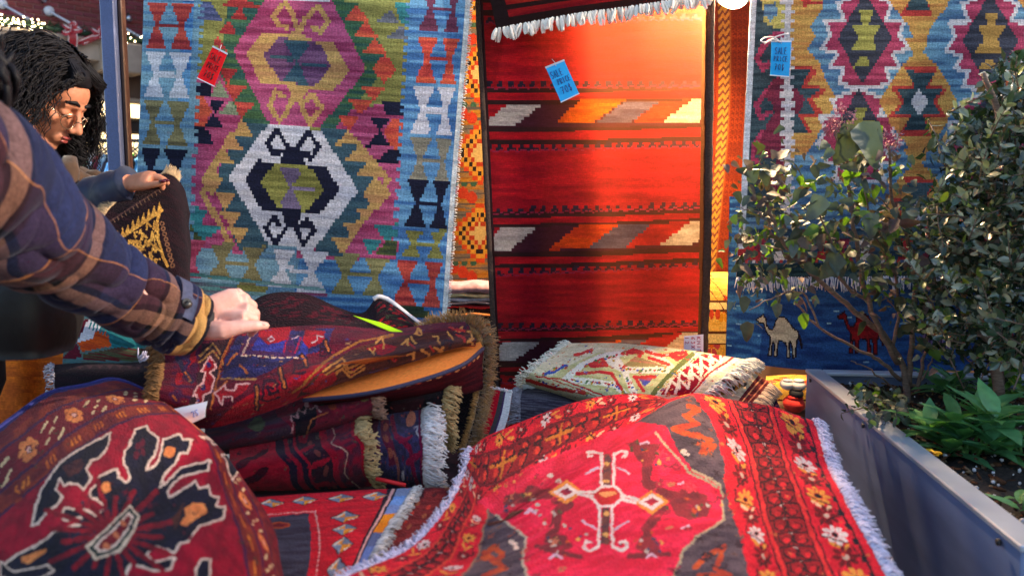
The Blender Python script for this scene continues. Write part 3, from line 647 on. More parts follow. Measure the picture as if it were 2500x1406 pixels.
# its second half, folded back over the rail and hanging behind the left side
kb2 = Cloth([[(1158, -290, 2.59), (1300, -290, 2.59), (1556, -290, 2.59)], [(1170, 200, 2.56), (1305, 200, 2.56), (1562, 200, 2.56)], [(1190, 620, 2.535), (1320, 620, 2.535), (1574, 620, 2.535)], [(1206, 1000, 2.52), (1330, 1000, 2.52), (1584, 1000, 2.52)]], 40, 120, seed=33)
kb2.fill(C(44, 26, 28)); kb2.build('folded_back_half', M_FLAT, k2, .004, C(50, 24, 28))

# dark rug folded over it at the top, with white tassels ------------------
kt = Cloth([[(1160, -300, 2.47), (1360, -300, 2.46), (1560, -300, 2.46), (1760, -300, 2.47)], [(1178, -100, 2.44), (1370, -110, 2.43), (1560, -130, 2.43), (1750, -150, 2.44)], [(1212, 74, 2.42), (1405, 38, 2.41), (1560, 17, 2.41), (1745, -14, 2.42)]], 180, 110, seed=35, streak=(60, 6))
kt.fill((C(170, 30, 34), C(130, 18, 30)))
for t0, t1, c in ((.93, 1.0, C(46, 28, 28)), (.84, .87, C(46, 28, 28)), (.66, .72, C(52, 34, 28)), (.72, .84, (C(196, 52, 34), C(150, 22, 30))), (.52, .66, C(64, 26, 36)), (.35, .4, C(40, 26, 28)), (.1, .2, C(50, 30, 30))): kt.poly([(0, t0), (1, t0), (1, t1), (0, t1)], c, 'st')
kt.poly([(.2, .655), (.3, .53), (.5, .53), (.4, .655)], (C(190, 170, 140), C(160, 140, 110)), 'st', (2, 3)); kt.poly([(.55, .655), (.65, .53), (.85, .53), (.75, .655)], (C(190, 120, 40), C(170, 90, 30)), 'st', (2, 3))
kt.poly([(0, 0), (.07, 0), (.06, 1), (0, 1)], C(42, 28, 30), 'st'); kt.noise(.15, 60, 4, 43)
k3 = thing('hanging_rug', px(1460, 40, 2.41), 'dark banded rug folded down at the top over the red kilim with white tassels', 'rug')
kt.build('woven_field', M_THIN, k3, .006, C(60, 30, 30))
tas_m = pbr('white wool tassel', C(226, 216, 204), rough=.9, scale=120, noise=.12, rnd=.1)
P, D, N_ = kt.edge('bottom', 62); ms = []
for kk in range(3):
    mm = MB(); rr = random.Random(kk)
    for q in range(5):
        a = rr.uniform(-.25, .25); b = rr.uniform(-.25, .25)
        mm.tube([(a * .008, b * .008, 0), (a * .02, b * .02, -.012), (a * .026, b * .026, -.026), (a * .02, b * .02, -.042)], [.002, .0042, .004, .0015], 5)
    me = mm.mesh('tassel'); me.materials.append(tas_m); ms.append(me)
for i in range(62):
    o = bpy.data.objects.new('tassel', ms[i % 3]); COL.objects.link(o); o.location = Vector(P[i]) + Vector((0, -.005, .004)); o.rotation_euler = (random.uniform(-.25, .1), .32 + random.uniform(-.2, .2), random.uniform(0, 6)); o.scale = (1, 1, random.uniform(.8, 1.1)); attach(o, k3)

# right hand kilim --------------------------------------------------------
kc = Cloth([[(1838, -290, 2.58), (2030, -290, 2.56), (2230, -290, 2.57), (2430, -290, 2.56), (2640, -290, 2.58)],
            [(1833, 0, 2.56), (2030, 0, 2.54), (2230, 0, 2.55), (2430, 0, 2.54), (2640, 0, 2.55)],
            [(1815, 340, 2.55), (2015, 340, 2.54), (2220, 340, 2.55), (2425, 340, 2.53), (2640, 340, 2.54)],
            [(1798, 678, 2.53), (2000, 676, 2.54), (2210, 674, 2.52), (2420, 672, 2.54), (2640, 670, 2.53)]], 330, 400, seed=51, streak=(150, 9), wave=.016)
z7, z8 = zm(2.812, 1750, 0), zm(2.556, 1750, 400); Q3 = (3, 2)
BQ = (C(108, 158, 184), C(62, 100, 140)); TK = (C(66, 90, 98), C(40, 60, 70)); GQ = (C(218, 160, 56), C(196, 122, 40)); PKR = (C(190, 50, 92), C(152, 32, 72)); SL = (C(64, 66, 82), C(44, 46, 60)); OV = (C(170, 160, 62), C(136, 128, 48)); CW = (C(216, 204, 200), C(190, 182, 190)); MN = (C(140, 36, 66), C(108, 30, 56)); RE = (C(206, 48, 28), C(176, 32, 28))
kc.fill(BQ)
def KC(p, c, z=z7): kc.poly(z(p), c, 'px', Q3)
def KCL(p, c, w, z=z7): kc.line(z(p), c, w, 'px', Q3)
KC([(240, -900), (500, -900), (500, 1500), (150, 1500), (190, 500)], TK)
KC([(300, -60), (520, -60), (520, 210), (400, 200), (330, 150)], (C(214, 196, 84), C(190, 170, 70))); KC([(330, 30), (410, 20), (420, 100), (370, 150), (320, 100)], BQ)
for h in ([(500, 255), (400, 235), (330, 310), (280, 400), (320, 480), (360, 440)], [(430, 540), (330, 650), (270, 725), (310, 810), (365, 770)], [(330, 900), (260, 1000), (250, 1080), (300, 1140)], [(430, -400), (330, -300), (270, -225), (310, -140), (365, -180)]): KCL(h, PKR, 13)
KC([(480, 520), (400, 540), (320, 680), (380, 690), (400, 780), (330, 890), (260, 1060), (420, 1100), (350, 1250), (480, 1400)], MN)
KC([(505, -60), (700, -80), (740, 50), (640, 190), (685, 240), (625, 340), (700, 420), (755, 560), (835, 690), (760, 830), (680, 960), (620, 1060), (505, 1080)], GQ)
KC([(505, 460), (690, 468), (690, 500), (615, 590), (750, 602), (740, 640), (660, 690), (735, 780), (720, 800), (600, 805), (660, 915), (505, 920)], RE); KC([(505, 478), (650, 484), (575, 612), (705, 618), (620, 690), (690, 790), (565, 795), (630, 908), (505, 908)], TK); KC([(505, 605), (560, 620), (612, 690), (560, 775), (505, 790)], MN)
KC([(580, 0), (720, 5), (740, 35), (600, 45)], RE)
for y in range(-14, 24):
    KC([(468, y * 64 - 4), (512, y * 64 - 4), (512, y * 64 + 64), (468, y * 64 + 64)], CW); KC([(440, y * 64), (535, y * 64), (535, y * 64 + 30), (440, y * 64 + 30)], CW)
def stepped_diamond(cx, cy, s=1.0, inner=OV, lo=1):
    L = [(-90, -290), (-190, -250), (-140, -130), (-275, -125), (-235, -30), (-300, 65), (-190, 100), (-235, 185), (-145, 200), (-180, 310), (-40, 325)]
    full = [(cx + a * s, cy + b * s) for a, b in [(0, -330)] + L] + [(cx - a * s, cy + b * s) for a, b in reversed(L)]
    KC(full, PKR); KCL(full + [full[0]], CW, 9)
    KC([(cx, cy - 330 * s), (cx + 190 * s, cy), (cx - 20 * s, cy + 315 * s), (cx - 185 * s, cy - 10 * s)], SL)
    KC([(cx - 35 * s, cy - 195 * s), (cx + 60 * s, cy - 195 * s), (cx + 28 * s, cy - 105 * s), (cx + 108 * s, cy - 100 * s), (cx + 52 * s, cy - 10 * s), (cx + 85 * s, cy + 80 * s), (cx - 108 * s, cy + 80 * s), (cx - 40 * s, cy - 10 * s), (cx - 85 * s, cy - 95 * s), (cx - 18 * s, cy - 105 * s)], inner)
    KC([(cx - 30 * s, cy + 120 * s), (cx + 20 * s, cy + 120 * s), (cx + 40 * s, cy + 195 * s), (cx - 80 * s, cy + 195 * s)], inner)
stepped_diamond(1020, 272); stepped_diamond(1880, 285, 1.02, (C(190, 140, 50), C(160, 116, 40))); stepped_diamond(980, 930, .98); stepped_diamond(1860, 960, 1.0); stepped_diamond(1040, -390); stepped_diamond(1890, -390)
def hooked_diamond(cx, cy):
    KC([(cx - 50, cy - 510), (cx + 70, cy - 510), (cx + 10, cy - 440), (cx + 70, cy - 410), (cx + 30, cy - 330), (cx + 130, cy - 230), (cx + 265, cy), (cx + 180, cy + 180), (cx + 70, cy + 320), (cx + 40, cy + 420), (cx - 40, cy + 420), (cx - 80, cy + 310), (cx - 190, cy + 170), (cx - 275, cy), (cx - 120, cy - 230), (cx - 30, cy - 320), (cx - 90, cy - 420), (cx - 20, cy - 440)], GQ)
    o = [(-100, -225), (130, -210), (60, -90), (200, -85), (120, 5), (175, 105), (40, 115), (80, 230), (-130, 228), (-60, 120), (-200, 108), (-115, 15), (-185, -85), (-30, -90)]
    KC([(cx + a * 1.05, cy + b * 1.05) for a, b in o], RE); KC([(cx + a * .84, cy + b * .9) for a, b in o], TK); KC([(cx, cy - 75), (cx + 65, cy), (cx + 5, cy + 112), (cx - 60, cy + 15)], CW)
hooked_diamond(1390, 690); hooked_diamond(1400, -130); hooked_diamond(1380, 1450); hooked_diamond(2280, 690); hooked_diamond(2280, -130)
# lower border
kc.poly([(1700, 560), (2700, 552), (2700, 645), (1700, 645)], (C(66, 96, 112), C(40, 64, 82)), 'px')
for i in range(18):
    u = 1800 + i * 52
    c = [(C(188, 30, 34), C(150, 20, 30)), (C(150, 150, 66), C(120, 122, 52)), (C(216, 204, 190), C(190, 180, 176)), (C(150, 34, 62), C(120, 28, 54))][(i * 3) % 4]
    kc.poly([(u - 24, 580), (u + 24, 580), (u + 4, 610), (u + 26, 637), (u - 26, 637), (u - 4, 610)], c, 'px', Q3)
kc.poly([(1785, 570), (1812, 572), (1840, 600), (1872, 632), (1786, 640)], C(180, 28, 34), 'px', Q3)
kc.poly([(1700, 645), (2700, 640), (2700, 690), (1700, 690)], (C(44, 74, 80), C(22, 46, 52)), 'px')
for i in range(90):
    u = 1790 + i * 9.5; kc.poly([(u, 634), (u + 7, 634), (u + 7, 642), (u, 642)], [C(190, 40, 34), C(50, 80, 140), C(200, 190, 186)][i % 3], 'px')
kc.poly([(0, 0), (.018, 0), (.018, .93), (0, .93)], C(205, 214, 220), 'st'); kc.col = kc.col * .84 + .16 * kc.col.mean(-1, keepdims=True); kc.col *= .92; kc.noise(.22, 200, 9, 61); kc.col *= (1 + .06 * np.sin(np.arange(330) * 2.1))[None, :, None]; kc.noise(.12, 5, 5, 62)
k4 = thing('hanging_kilim', px(2200, 700, 2.53), 'multicoloured kilim hung at right with stepped pink and gold diamonds and pale fringe', 'kilim')
kc.build('woven_field', M_FLAT, k4, .005, C(110, 120, 130), grain=.22)
fr_m = pbr('lavender white fringe', C(206, 200, 206), rough=.9, scale=150, noise=.15)
tag(strands(kc.edge('bottom', 260), .045, .0022, 4, .3, .3, 15, .25).build('fringe', fr_m, k4), kind='stuff')

# blue camel rug ---------------------------------------------------------
kl = Cloth([[(1782, 480, 2.66), (2000, 480, 2.66), (2300, 480, 2.66), (2640, 480, 2.66)], [(1779, 640, 2.64), (2000, 640, 2.64), (2300, 640, 2.64), (2640, 640, 2.64)], [(1772, 880, 2.62), (2000, 905, 2.62), (2300, 905, 2.62), (2640, 900, 2.62)]], 300, 150, seed=71, streak=(75, 16))
kl.fill((C(22, 52, 112), C(34, 78, 142))); kl.poly([(0, 0), (.2, 0), (.12, 1), (0, 1)], (C(28, 66, 128), C(60, 118, 176)), 'st')
g7 = np.random.default_rng(77)
for i in range(260):
    a, b = g7.random() ** 1.3, g7.random(); kl.line([(a, b), (a + .006 + .012 * g7.random(), b)], C(120, 165, 200), .0035, 'st', None, 2)
cam_pts = [(247, 972), (262, 960), (280, 950), (290, 938), (296, 955), (306, 966), (312, 1010), (330, 1036), (350, 1030), (362, 1010), (366, 978), (384, 958), (410, 955), (436, 966), (452, 990), (470, 1018), (506, 1046), (516, 1076), (500, 1104), (494, 1150), (494, 1206), (474, 1210), (472, 1150), (462, 1112), (450, 1112), (456, 1205), (436, 1207), (436, 1140), (426, 1112), (388, 1105), (380, 1130), (376, 1197), (356, 1200), (360, 1130), (352, 1112), (344, 1130), (342, 1195), (320, 1197), (332, 1120), (332, 1080), (308, 1046), (292, 990), (262, 988)]
for dx, dy, c, oc in ((0, 0, (C(176, 168, 152), C(150, 144, 132)), C(24, 20, 30)), (505, -18, (C(130, 20, 30), C(100, 14, 26)), C(40, 14, 26)), (960, -20, (C(52, 40, 84), C(44, 34, 70)), C(110, 90, 130)), (1330, -10, (C(40, 60, 100), C(34, 50, 90)), C(120, 40, 50))):
    pts = z8([(x + dx, y + dy) for x, y in cam_pts]); kl.poly(pts, c, 'px'); kl.line(pts + [pts[0]], oc, 3.6, 'px'); kl.line(z8([(514 + dx, 1076 + dy), (524 + dx, 1110 + dy), (530 + dx, 1150 + dy)]), oc, 6, 'px')
kl.noise(.15, 75, 6, 72)
k5 = thing('hanging_rug', px(2100, 905, 2.62), 'deep blue rug with woven camels hung low behind the planter', 'rug')
kl.build('woven_field', M_FLAT, k5, .006, C(24, 44, 90), grain=.2)

# narrow kilim and orange rug deep in the stall, lit by its lamp ----------
kn = Cloth([[(1040, -200, 3.0), (1115, -200, 3.0), (1210, -200, 3.0)], [(1040, 250, 3.0), (1110, 250, 2.99), (1205, 250, 3.0)], [(1035, 697, 2.98), (1100, 697, 2.97), (1195, 697, 2.98)]], 90, 240, seed=81, streak=(80, 5))
OC = (C(190, 130, 40), C(120, 110, 100)); kn.fill(OC)
for i in range(70):
    v = -190 + i * 13; kn.line([(1030, v), (1220, v)], C(92, 86, 88) if i % 2 else C(176, 110, 30), 4, 'px')
for cy in (-15, 180, 375, 570):
    for r, c in ((78, C(215, 70, 26)), (66, C(226, 160, 50)), (54, C(40, 24, 26)), (46, C(226, 160, 60)), (36, C(190, 60, 26)), (26, C(226, 190, 120))): kn.poly([(1172 - r * .95, cy), (1172, cy - r), (1172 + r, cy), (1172, cy + r)], c, 'px', (3, 2))
for cy in (85, 278, 472, 665):
    for u in (1108, 1130, 1152): kn.ell(u, cy + (u - 1130) * .5, 13, 15, C(206, 60, 30), 'px'); kn.ell(u + 4, cy - 22, 8, 6, C(60, 100, 80), 'px')
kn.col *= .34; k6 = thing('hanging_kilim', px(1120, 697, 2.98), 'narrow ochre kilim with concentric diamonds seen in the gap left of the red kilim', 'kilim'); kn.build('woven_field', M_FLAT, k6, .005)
ko = Cloth([[(1690, -200, 3.22), (1760, -200, 3.22), (1850, -200, 3.22)], [(1690, 250, 3.2), (1765, 250, 3.2), (1832, 250, 3.2)], [(1670, 690, 3.18), (1730, 690, 3.18), (1787, 690, 3.18)]], 110, 300, seed=85, streak=(60, 4))
ko.fill((C(146, 56, 22), C(122, 44, 20)))
def SU(s, t): return s
for s0, s1, c in ((.30, .33, C(120, 40, 24)), (.36, .385, C(120, 40, 24)), (.42, .6, C(112, 62, 44)), (.6, .625, C(150, 84, 36)), (.9, .92, C(120, 46, 26)), (.96, 1, C(150, 50, 26))): ko.poly([(s0, 0), (s1, 0), (s1, 1), (s0, 1)], c, 'st')
for i in range(46):
    t = i / 46; ko.line([(.43, t + .016), (.5, t + .002), (.53, t + .012), (.59, t - .002)], C(190, 130, 46), .03, 'st', None, 3)
for i in range(120):
    t = i / 120
    for s in (.66, .74, .82): ko.line([(s, t), (s + .05, t + (.004 if i % 2 else -.004)), (s + .05, t + .006)], C(112, 40, 22), .016, 'st', None, 4)
k7 = thing('hanging_rug', px(1760, 690, 3.08), 'orange rug with gold hooked border seen in the gap right of the red kilim', 'rug'); ko.build('woven_field', M_FLAT, k7, .006)
# stall back cloth behind everything
bc = thing('stall_backcloth', (0.6, 3.3, 0), 'plain brown cloth wall at the very back of the stall', 'cloth')
m = MB(); vs = [(-.75 + i * .12, 3.3 + .02 * math.sin(i * 1.7), z) for z in (0.0, 2.75) for i in range(30)]; m.add(vs, [(i, i + 1, i + 31, i + 30) for i in range(29)]); m.build('cloth_wall', pbr('brown canvas', C(120, 84, 60), rough=.9, scale=15), bc)

# stall lamp behind the hung rugs -----------------------------------------
lp = px(1783, -44, 2.66)
lamp = thing('stall_lamp', lp, 'bright bare lamp glaring in the gap beside the red kilim top', 'lamp')
m = MB(); m.ball(lp, .052, 16, 12, (1, 1, 1.1)); m.build('bulb', emit('hot lamp glass', (1.0, 0.68, 0.36), 1000.0), lamp)
LO_ = Vector((-.75, -.35, -.55)).normalized(); LQ = LO_.to_track_quat('Z', 'Y').to_matrix()
m = MB(); vs = []; nu, nv = 28, 9
for sh_ in (0, .003):
    for j in range(nv + 1):
        th = math.pi * (.08 + .47 * j / nv)
        for i in range(nu): a = math.tau * i / nu; vs.append(lp + LQ @ Vector(((.085 + sh_) * math.sin(th) * math.cos(a), (.085 + sh_) * math.sin(th) * math.sin(a), -(.085 + sh_) * math.cos(th))))
o_ = (nv + 1) * nu; fs = [(k + j * nu + i, k + j * nu + (i + 1) % nu, k + (j + 1) * nu + (i + 1) % nu, k + (j + 1) * nu + i) for k in (0, o_) for j in range(nv) for i in range(nu)] + [(nv * nu + i, nv * nu + (i + 1) % nu, o_ + nv * nu + (i + 1) % nu, o_ + nv * nu + i) for i in range(nu)]
m.add(vs, fs); m.build('added_reflector', pbr('spun aluminium', C(190, 190, 190), rough=.4, metal=.8), lamp)  # shield added to keep direct lamp light off the orange rug
m = MB(); m.tube([lp - LO_ * .05, lp - LO_ * .13], .02, 10); m.build('socket', dark_m, lamp)
m = MB(); m.tube([lp - LO_ * .12, lp + Vector((.08, .03, .25)), lp + Vector((0, -.06, .45))], .004, 6); m.build('cable', dark_m, lamp)
# ------------------------------------------------------------------ table and what lies under the rugs
tab = thing('market_table', (0, 1.55, 0), 'trestle table under the heap of folded rugs', 'table')
wood = pbr('worn table wood', C(120, 86, 58), rough=.7, scale=8, noise=.25, stretch=(1, 12, 12))
m = MB(); m.box((-.18, 1.5, .72), (1.56, 1.5, .035), None, .005); m.build('table_top', wood, tab, False)
for x in (-.9, .54):
    for y in (.85, 2.15):
        m = MB(); m.box((x, y, .35), (.05, .05, .70), None, .004); m.build('leg', wood, tab, False)
def folded_stack(name, label, cx, cy, w, d, z0, layers, cols, seed):
    t = thing(name, (cx, cy, z0), label, 'rug stack'); r = random.Random(seed); z = z0
    for i in range(layers):
        h = r.uniform(.03, .05); m = MB(); n = 10; ww = w * r.uniform(.92, 1.0); dd = d * r.uniform(.92, 1.0); ox, oy = r.uniform(-.01, .01), r.uniform(-.01, .01)
        prof = [(ww / 2 + h * .5 * math.cos(a), h / 2 + h * .48 * math.sin(a)) for a in np.linspace(-math.pi / 2, math.pi / 2, 7)]
        ring = prof + [(-x, zz) for x, zz in reversed(prof)]; vs = []
        for j in range(n + 1):
            for (x, zz) in ring: vs.append((cx + ox + x, cy + oy - dd / 2 + dd * j / n, z + zz + .003 * math.sin(j * 1.3 + i + x * 9)))
        k = len(ring); fs = [(j * k + a, j * k + (a + 1) % k, (j + 1) * k + (a + 1) % k, (j + 1) * k + a) for j in range(n) for a in range(k)] + [tuple(range(k - 1, -1, -1)), tuple(n * k + a for a in range(k))]
        m.add(vs, fs); c = cols[i % len(cols)]
        m.build('folded_layer', pbr('folded rug wool', c, rough=.95, scale=45, noise=.5, bump=.5), t); z += h
    return z
folded_stack('rug_stack', 'pile of dark folded rugs under the front left medallion rug', -.62, 1.22, .62, .7, .738, 5, [C(70, 20, 30), C(40, 26, 40), C(96, 30, 34)], 1)
folded_stack('rug_stack', 'pile of folded rugs under the bright red rug at front right', .24, 1.42, .66, .9, .738, 5, [C(96, 24, 34), C(50, 30, 46), C(120, 40, 30)], 2)
folded_stack('rug_stack', 'pile of folded rugs under the cream embroidered kilim', .33, 2.12, .5, .32, .738, 6, [C(60, 50, 60), C(84, 30, 36), C(40, 30, 44)], 3)
folded_stack('rug_stack', 'pile of dark folded rugs in the middle under the burgundy folds', -.30, 1.72, .62, .5, .738, 4, [C(50, 20, 30), C(30, 22, 34), C(70, 24, 34)], 4)

fr_white = pbr('white wool fringe', C(222, 214, 214), rough=.9, scale=150, noise=.12)
fr_lav = pbr('pale lavender fringe', C(208, 200, 222), rough=.9, scale=150, noise=.12)
fr_gold = pbr('golden tan fringe', C(158, 112, 54), rough=.85, scale=90, noise=.3, sheen=.3)
fr_beige = pbr('beige cotton fringe', C(186, 156, 108), rough=.9, scale=100, noise=.22)
fr_brown = pbr('brown wool fringe', C(120, 84, 48), rough=.9, scale=100, noise=.3)
fr_grey = pbr('grey cotton fringe', C(168, 160, 170), rough=.9, scale=100, noise=.25)
def fringe(cl, side, n, L, rad, mat, parent, name='fringe', a=0., b=1., **kw):
    return tag(strands(cl.edge(side, int(n * 1.5), a, b), L, rad * .72, **kw).build(name, mat, parent), kind='stuff')

# ------------------------------------------------------------------ front right: bright red rug
R_S = [0, .16, .36, .55, .68, .77, .885, 1.0]; R_T = [0, .18, .38, .58, .8, 1.0]
fr = Cloth([[(1150, 1092, 1.01), (1215, 1050, 1.02), (1400, 985, 1.03), (1560, 964, 1.04), (1700, 992, .97), (1780, 1004, .97), (1880, 1024, .97), (1975, 1052, .97)],
            [(1130, 1160, .995), (1192, 1236, 1.02), (1380, 1115, 1.045), (1560, 1024, 1.03), (1690, 967, 1.045), (1780, 977, 1.045), (1882, 990, 1.045), (1988, 1022, 1.045)],
            [(1088, 1248, .99), (1180, 1292, 1.01), (1410, 1165, 1.03), (1585, 1085, 1.035), (1748, 1062, 1.04), (1827, 1088, 1.04), (1914, 1092, 1.04), (2022, 1124, 1.035)],
            [(1000, 1332, .985), (1160, 1358, 1.0), (1410, 1255, 1.015), (1595, 1205, 1.025), (1774, 1202, 1.03), (1853, 1195, 1.03), (1945, 1192, 1.03), (2056, 1212, 1.03)],
            [(860, 1410, .985), (1110, 1432, .99), (1390, 1355, 1.0), (1600, 1315, 1.01), (1803, 1312, 1.01), (1884, 1312, 1.01), (1990, 1302, 1.01), (2108, 1306, 1.01)],
            [(700, 1500, .98), (1050, 1530, .98), (1370, 1470, .985), (1600, 1440, .99), (1830, 1432, .99), (1930, 1428, .99), (2045, 1420, .99), (2170, 1408, .985)]], 400, 330, R_S, R_T, seed=101, wave=.016, knots=2.6, streak=(50, 40), mode='z')
RR = (C(232, 26, 50), C(208, 16, 42)); DK = (C(98, 80, 88), C(72, 58, 70)); DR = (C(120, 16, 28), C(150, 20, 34)); BK = C(56, 18, 28); YE = C(232, 150, 60); PW = C(226, 204, 200)
fr.fill(RR)
A_R = .55                                               # T units per S unit of length, for round flowers
def rect(cl, s0, t0, s1, t1, c): cl.poly([(s0, t0), (s1, t0), (s1, t1), (s0, t1)], c, 'st')
def floral_band(cl, along, a0, a1, b0, b1, seed=0, rad=None, step=.092):
    """flowers, leaves and vines in a border band; along = 's' or 't'"""
    r = random.Random(seed); w = (b1 - b0); mid = (b0 + b1) / 2; n = int(round((a1 - a0) / step)); k = 0
    cols = [PW, C(112, 14, 26), YE, C(112, 14, 26)]
    for i in range(n):
        a = a0 + (i + .5) * step
        P_ = (a, mid) if along == 's' else (mid, a)
        c = cols[i % 4]; rr = rad or w * .33
        asp = .62 if along == 't' else .62
        cl.flower(P_[0], P_[1], rr, c, C(40, 18, 26) if i % 2 == 0 else C(200, 170, 150), 'st', asp, 8)
        for sg in (-1, 1):
            a2 = a + step * .5; off = sg * w * .17
            p = (a2 + sg * step * .08, mid + off) if along == 's' else (mid + off, a2 + sg * step * .08)
            if (i + sg) % 2: cl.ell(p[0], p[1], w * .085 if along == 't' else step * .19, step * .19 if along == 't' else w * .085, YE if i % 3 else C(238, 190, 150), 'st', .5 * sg)
        v = [(a - step * .45, mid + w * .36 * (1 if i % 2 else -1)), (a, mid + w * .42 * (1 if i % 2 else -1)), (a + step * .45, mid - w * .3 * (1 if i % 2 else -1))]
        cl.line(v if along == 's' else [(y, x) for x, y in v], BK, w * .045, 'st', None, asp)
def lattice_band(cl, s0, t0, s1, t1, along, step=.06):
    rect(cl, s0, t0, s1, t1, (C(140, 18, 32), C(168, 24, 36)))
    if along == 't':
        n = int((t1 - t0) / step)
        for i in range(n + 1):
            t = t0 + i * step
            for s in (s0 + (s1 - s0) * .28, s0 + (s1 - s0) * .72):
                cl.line([(s - .014, t + step * .15), (s - .018, t + step * .55), (s + .002, t + step * .8), (s + .016, t + step * .5), (s + .004, t + step * .3)], BK, .006, 'st', None, .62)
                cl.ell(s + .002, t + step * .52, .009, .013, (C(226, 36, 48), C(200, 30, 40)), 'st', .3)
            cl.line([(s0, t + step), ((s0 + s1) / 2, t + step * .9), (s1, t + step)], BK, .005, 'st', None, .62); cl.ell((s0 + s1) / 2, t + step, .004, .006, C(220, 190, 180), 'st')
        cl.line([((s0 + s1) / 2, t0), ((s0 + s1) / 2, t1)], C(60, 16, 26), .004, 'st')
    else:
        n = int((s1 - s0) / (step * .62)); st = step * .62
        for i in range(n + 1):
            s = s0 + i * st
            for t in (t0 + (t1 - t0) * .28, t0 + (t1 - t0) * .72):
                cl.line([(s + st * .15, t - .018), (s + st * .6, t - .02), (s + st * .8, t + .004), (s + st * .5, t + .018)], BK, .005, 'st', None, .62); cl.ell(s + st * .5, t, .007, .011, (C(226, 60, 44), C(200, 40, 36)), 'st')
            if i % 4 == 0: cl.line([(s, t0), (s, t1)], C(206, 120, 40), .006, 'st', None, .62); cl.line([(s - st, (t0 + t1) / 2), (s + st, (t0 + t1) / 2)], C(206, 120, 40), .005, 'st', None, .62)
# borders: right end
lattice_band(fr, .782, 0, .872, 1, 't')
for s in (.772, .879): fr.line([(s, 0), (s, 1)], (C(236, 50, 50), C(216, 36, 44)), .011, 'st')
for s in (.7635, .7815, .872, .889): fr.line([(s, 0), (s, 1)], BK, .0045, 'st')
floral_band(fr, 't', 0, 1, .69, .762, 1, .027); floral_band(fr, 't', .02, 1, .895, .972, 2, .03)
for s in (.976, ): fr.line([(s, 0), (s, 1)], BK, .006, 'st')
for i in range(14): rect(fr, .966, .03 + i * .072, .977, .06 + i * .072, C(26, 20, 34))
# far border
lattice_band(fr, .04, .06, .68, .12, 's'); 
for t in (.055, .125): fr.line([(0, t), (.68, t)], C(110, 20, 34), .006, 'st', None, .62)
floral_band(fr, 's', .03, .68, .128, .182, 3, .017, .06); floral_band(fr, 's', .02, .7, .0, .052, 4, .015, .06)
# left border
lattice_band(fr, .05, .2, .10, 1, 't'); fr.line([(.045, .1), (.045, 1)], C(228, 60, 50), .006, 'st'); fr.line([(.105, .15), (.105, 1)], C(228, 70, 50), .006, 'st'); floral_band(fr, 't', .2, 1, .108, .155, 5, .018, .1); floral_band(fr, 't', .1, 1, .0, .042, 6, .016, .1)
# field: dark ground, octagonal red medallion, brown vines, white cross
fld = (.165, .19, .682, 1.02)
rect(fr, *fld, DK)
zf, zg = zm(3.083, 1000, 950), zm(3.083, 1600, 950)
CRM = (C(238, 36, 76), C(218, 22, 58)); BV = (C(150, 44, 54), C(118, 40, 50))
octa = [(1165, 1225), (1290, 1142), (1480, 1056), (1560, 1030), (1626, 1040), (1658, 1100), (1690, 1145), (1760, 1184), (1768, 1266), (1700, 1312), (1668, 1345), (1640, 1420), (1560, 1560), (1360, 1560), (1275, 1375), (1286, 1310), (1210, 1256)]
fr.poly([(1250 + (u - 1250) * 1.0, v) for u, v in octa], CRM, 'px')
fr.line(octa[6:10] + octa[10:12], C(180, 160, 130), 6, 'px'); fr.line(octa[13:], C(186, 170, 150), 6, 'px'); fr.line([(1600, 1056), (1648, 1110), (1680, 1150), (1752, 1188)], C(176, 160, 130), 6, 'px')
def F(p, c): fr.poly(zf(p), c, 'px')
def FL(p, c, w): fr.line(zf(p), c, w, 'px')
# brown leafy vines
FL([(1050, 1150), (1100, 1000), (1130, 900), (1200, 870), (1060, 800), (900, 760)], BV, 24); FL([(1700, 430), (1790, 560), (1780, 700), (1900, 780), (2080, 830)], BV, 26); FL([(1800, 1180), (1780, 1050), (1900, 900)], BV, 22); FL([(740, 830), (900, 800), (1050, 780)], BV, 26); FL([(960, 1180), (1280, 1260)], BV, 12); FL([(1650, 1250), (1950, 1240)], BV, 12)
F([(1640, 400), (1900, 410), (1830, 540), (1720, 530)], BV); F([(1000, 1180), (1060, 1090), (1180, 1090), (1230, 1190), (1130, 1230)], BV); F([(1690, 1200), (1740, 1100), (1850, 1120), (1900, 1210), (1800, 1240)], BV)
fr.poly(zg([(110, 840), (200, 750), (280, 760), (380, 800), (430, 880), (380, 960), (250, 980), (150, 940)]), BV, 'px')
r_ = random.Random(5)
for i in range(70):
    u, v = r_.choice([(1690, 1235), (1375, 1320), (1340, 1255), (1575, 1110), (1580, 1330), (1270, 1215)]); fr.ell(u + r_.gauss(0, 26), v + r_.gauss(0, 16), r_.uniform(3, 8), r_.uniform(2.5, 5), r_.choice([C(228, 160, 80), C(60, 60, 90), C(200, 70, 40), C(90, 70, 50), C(190, 170, 160)]), 'px', r_.uniform(0, 3))
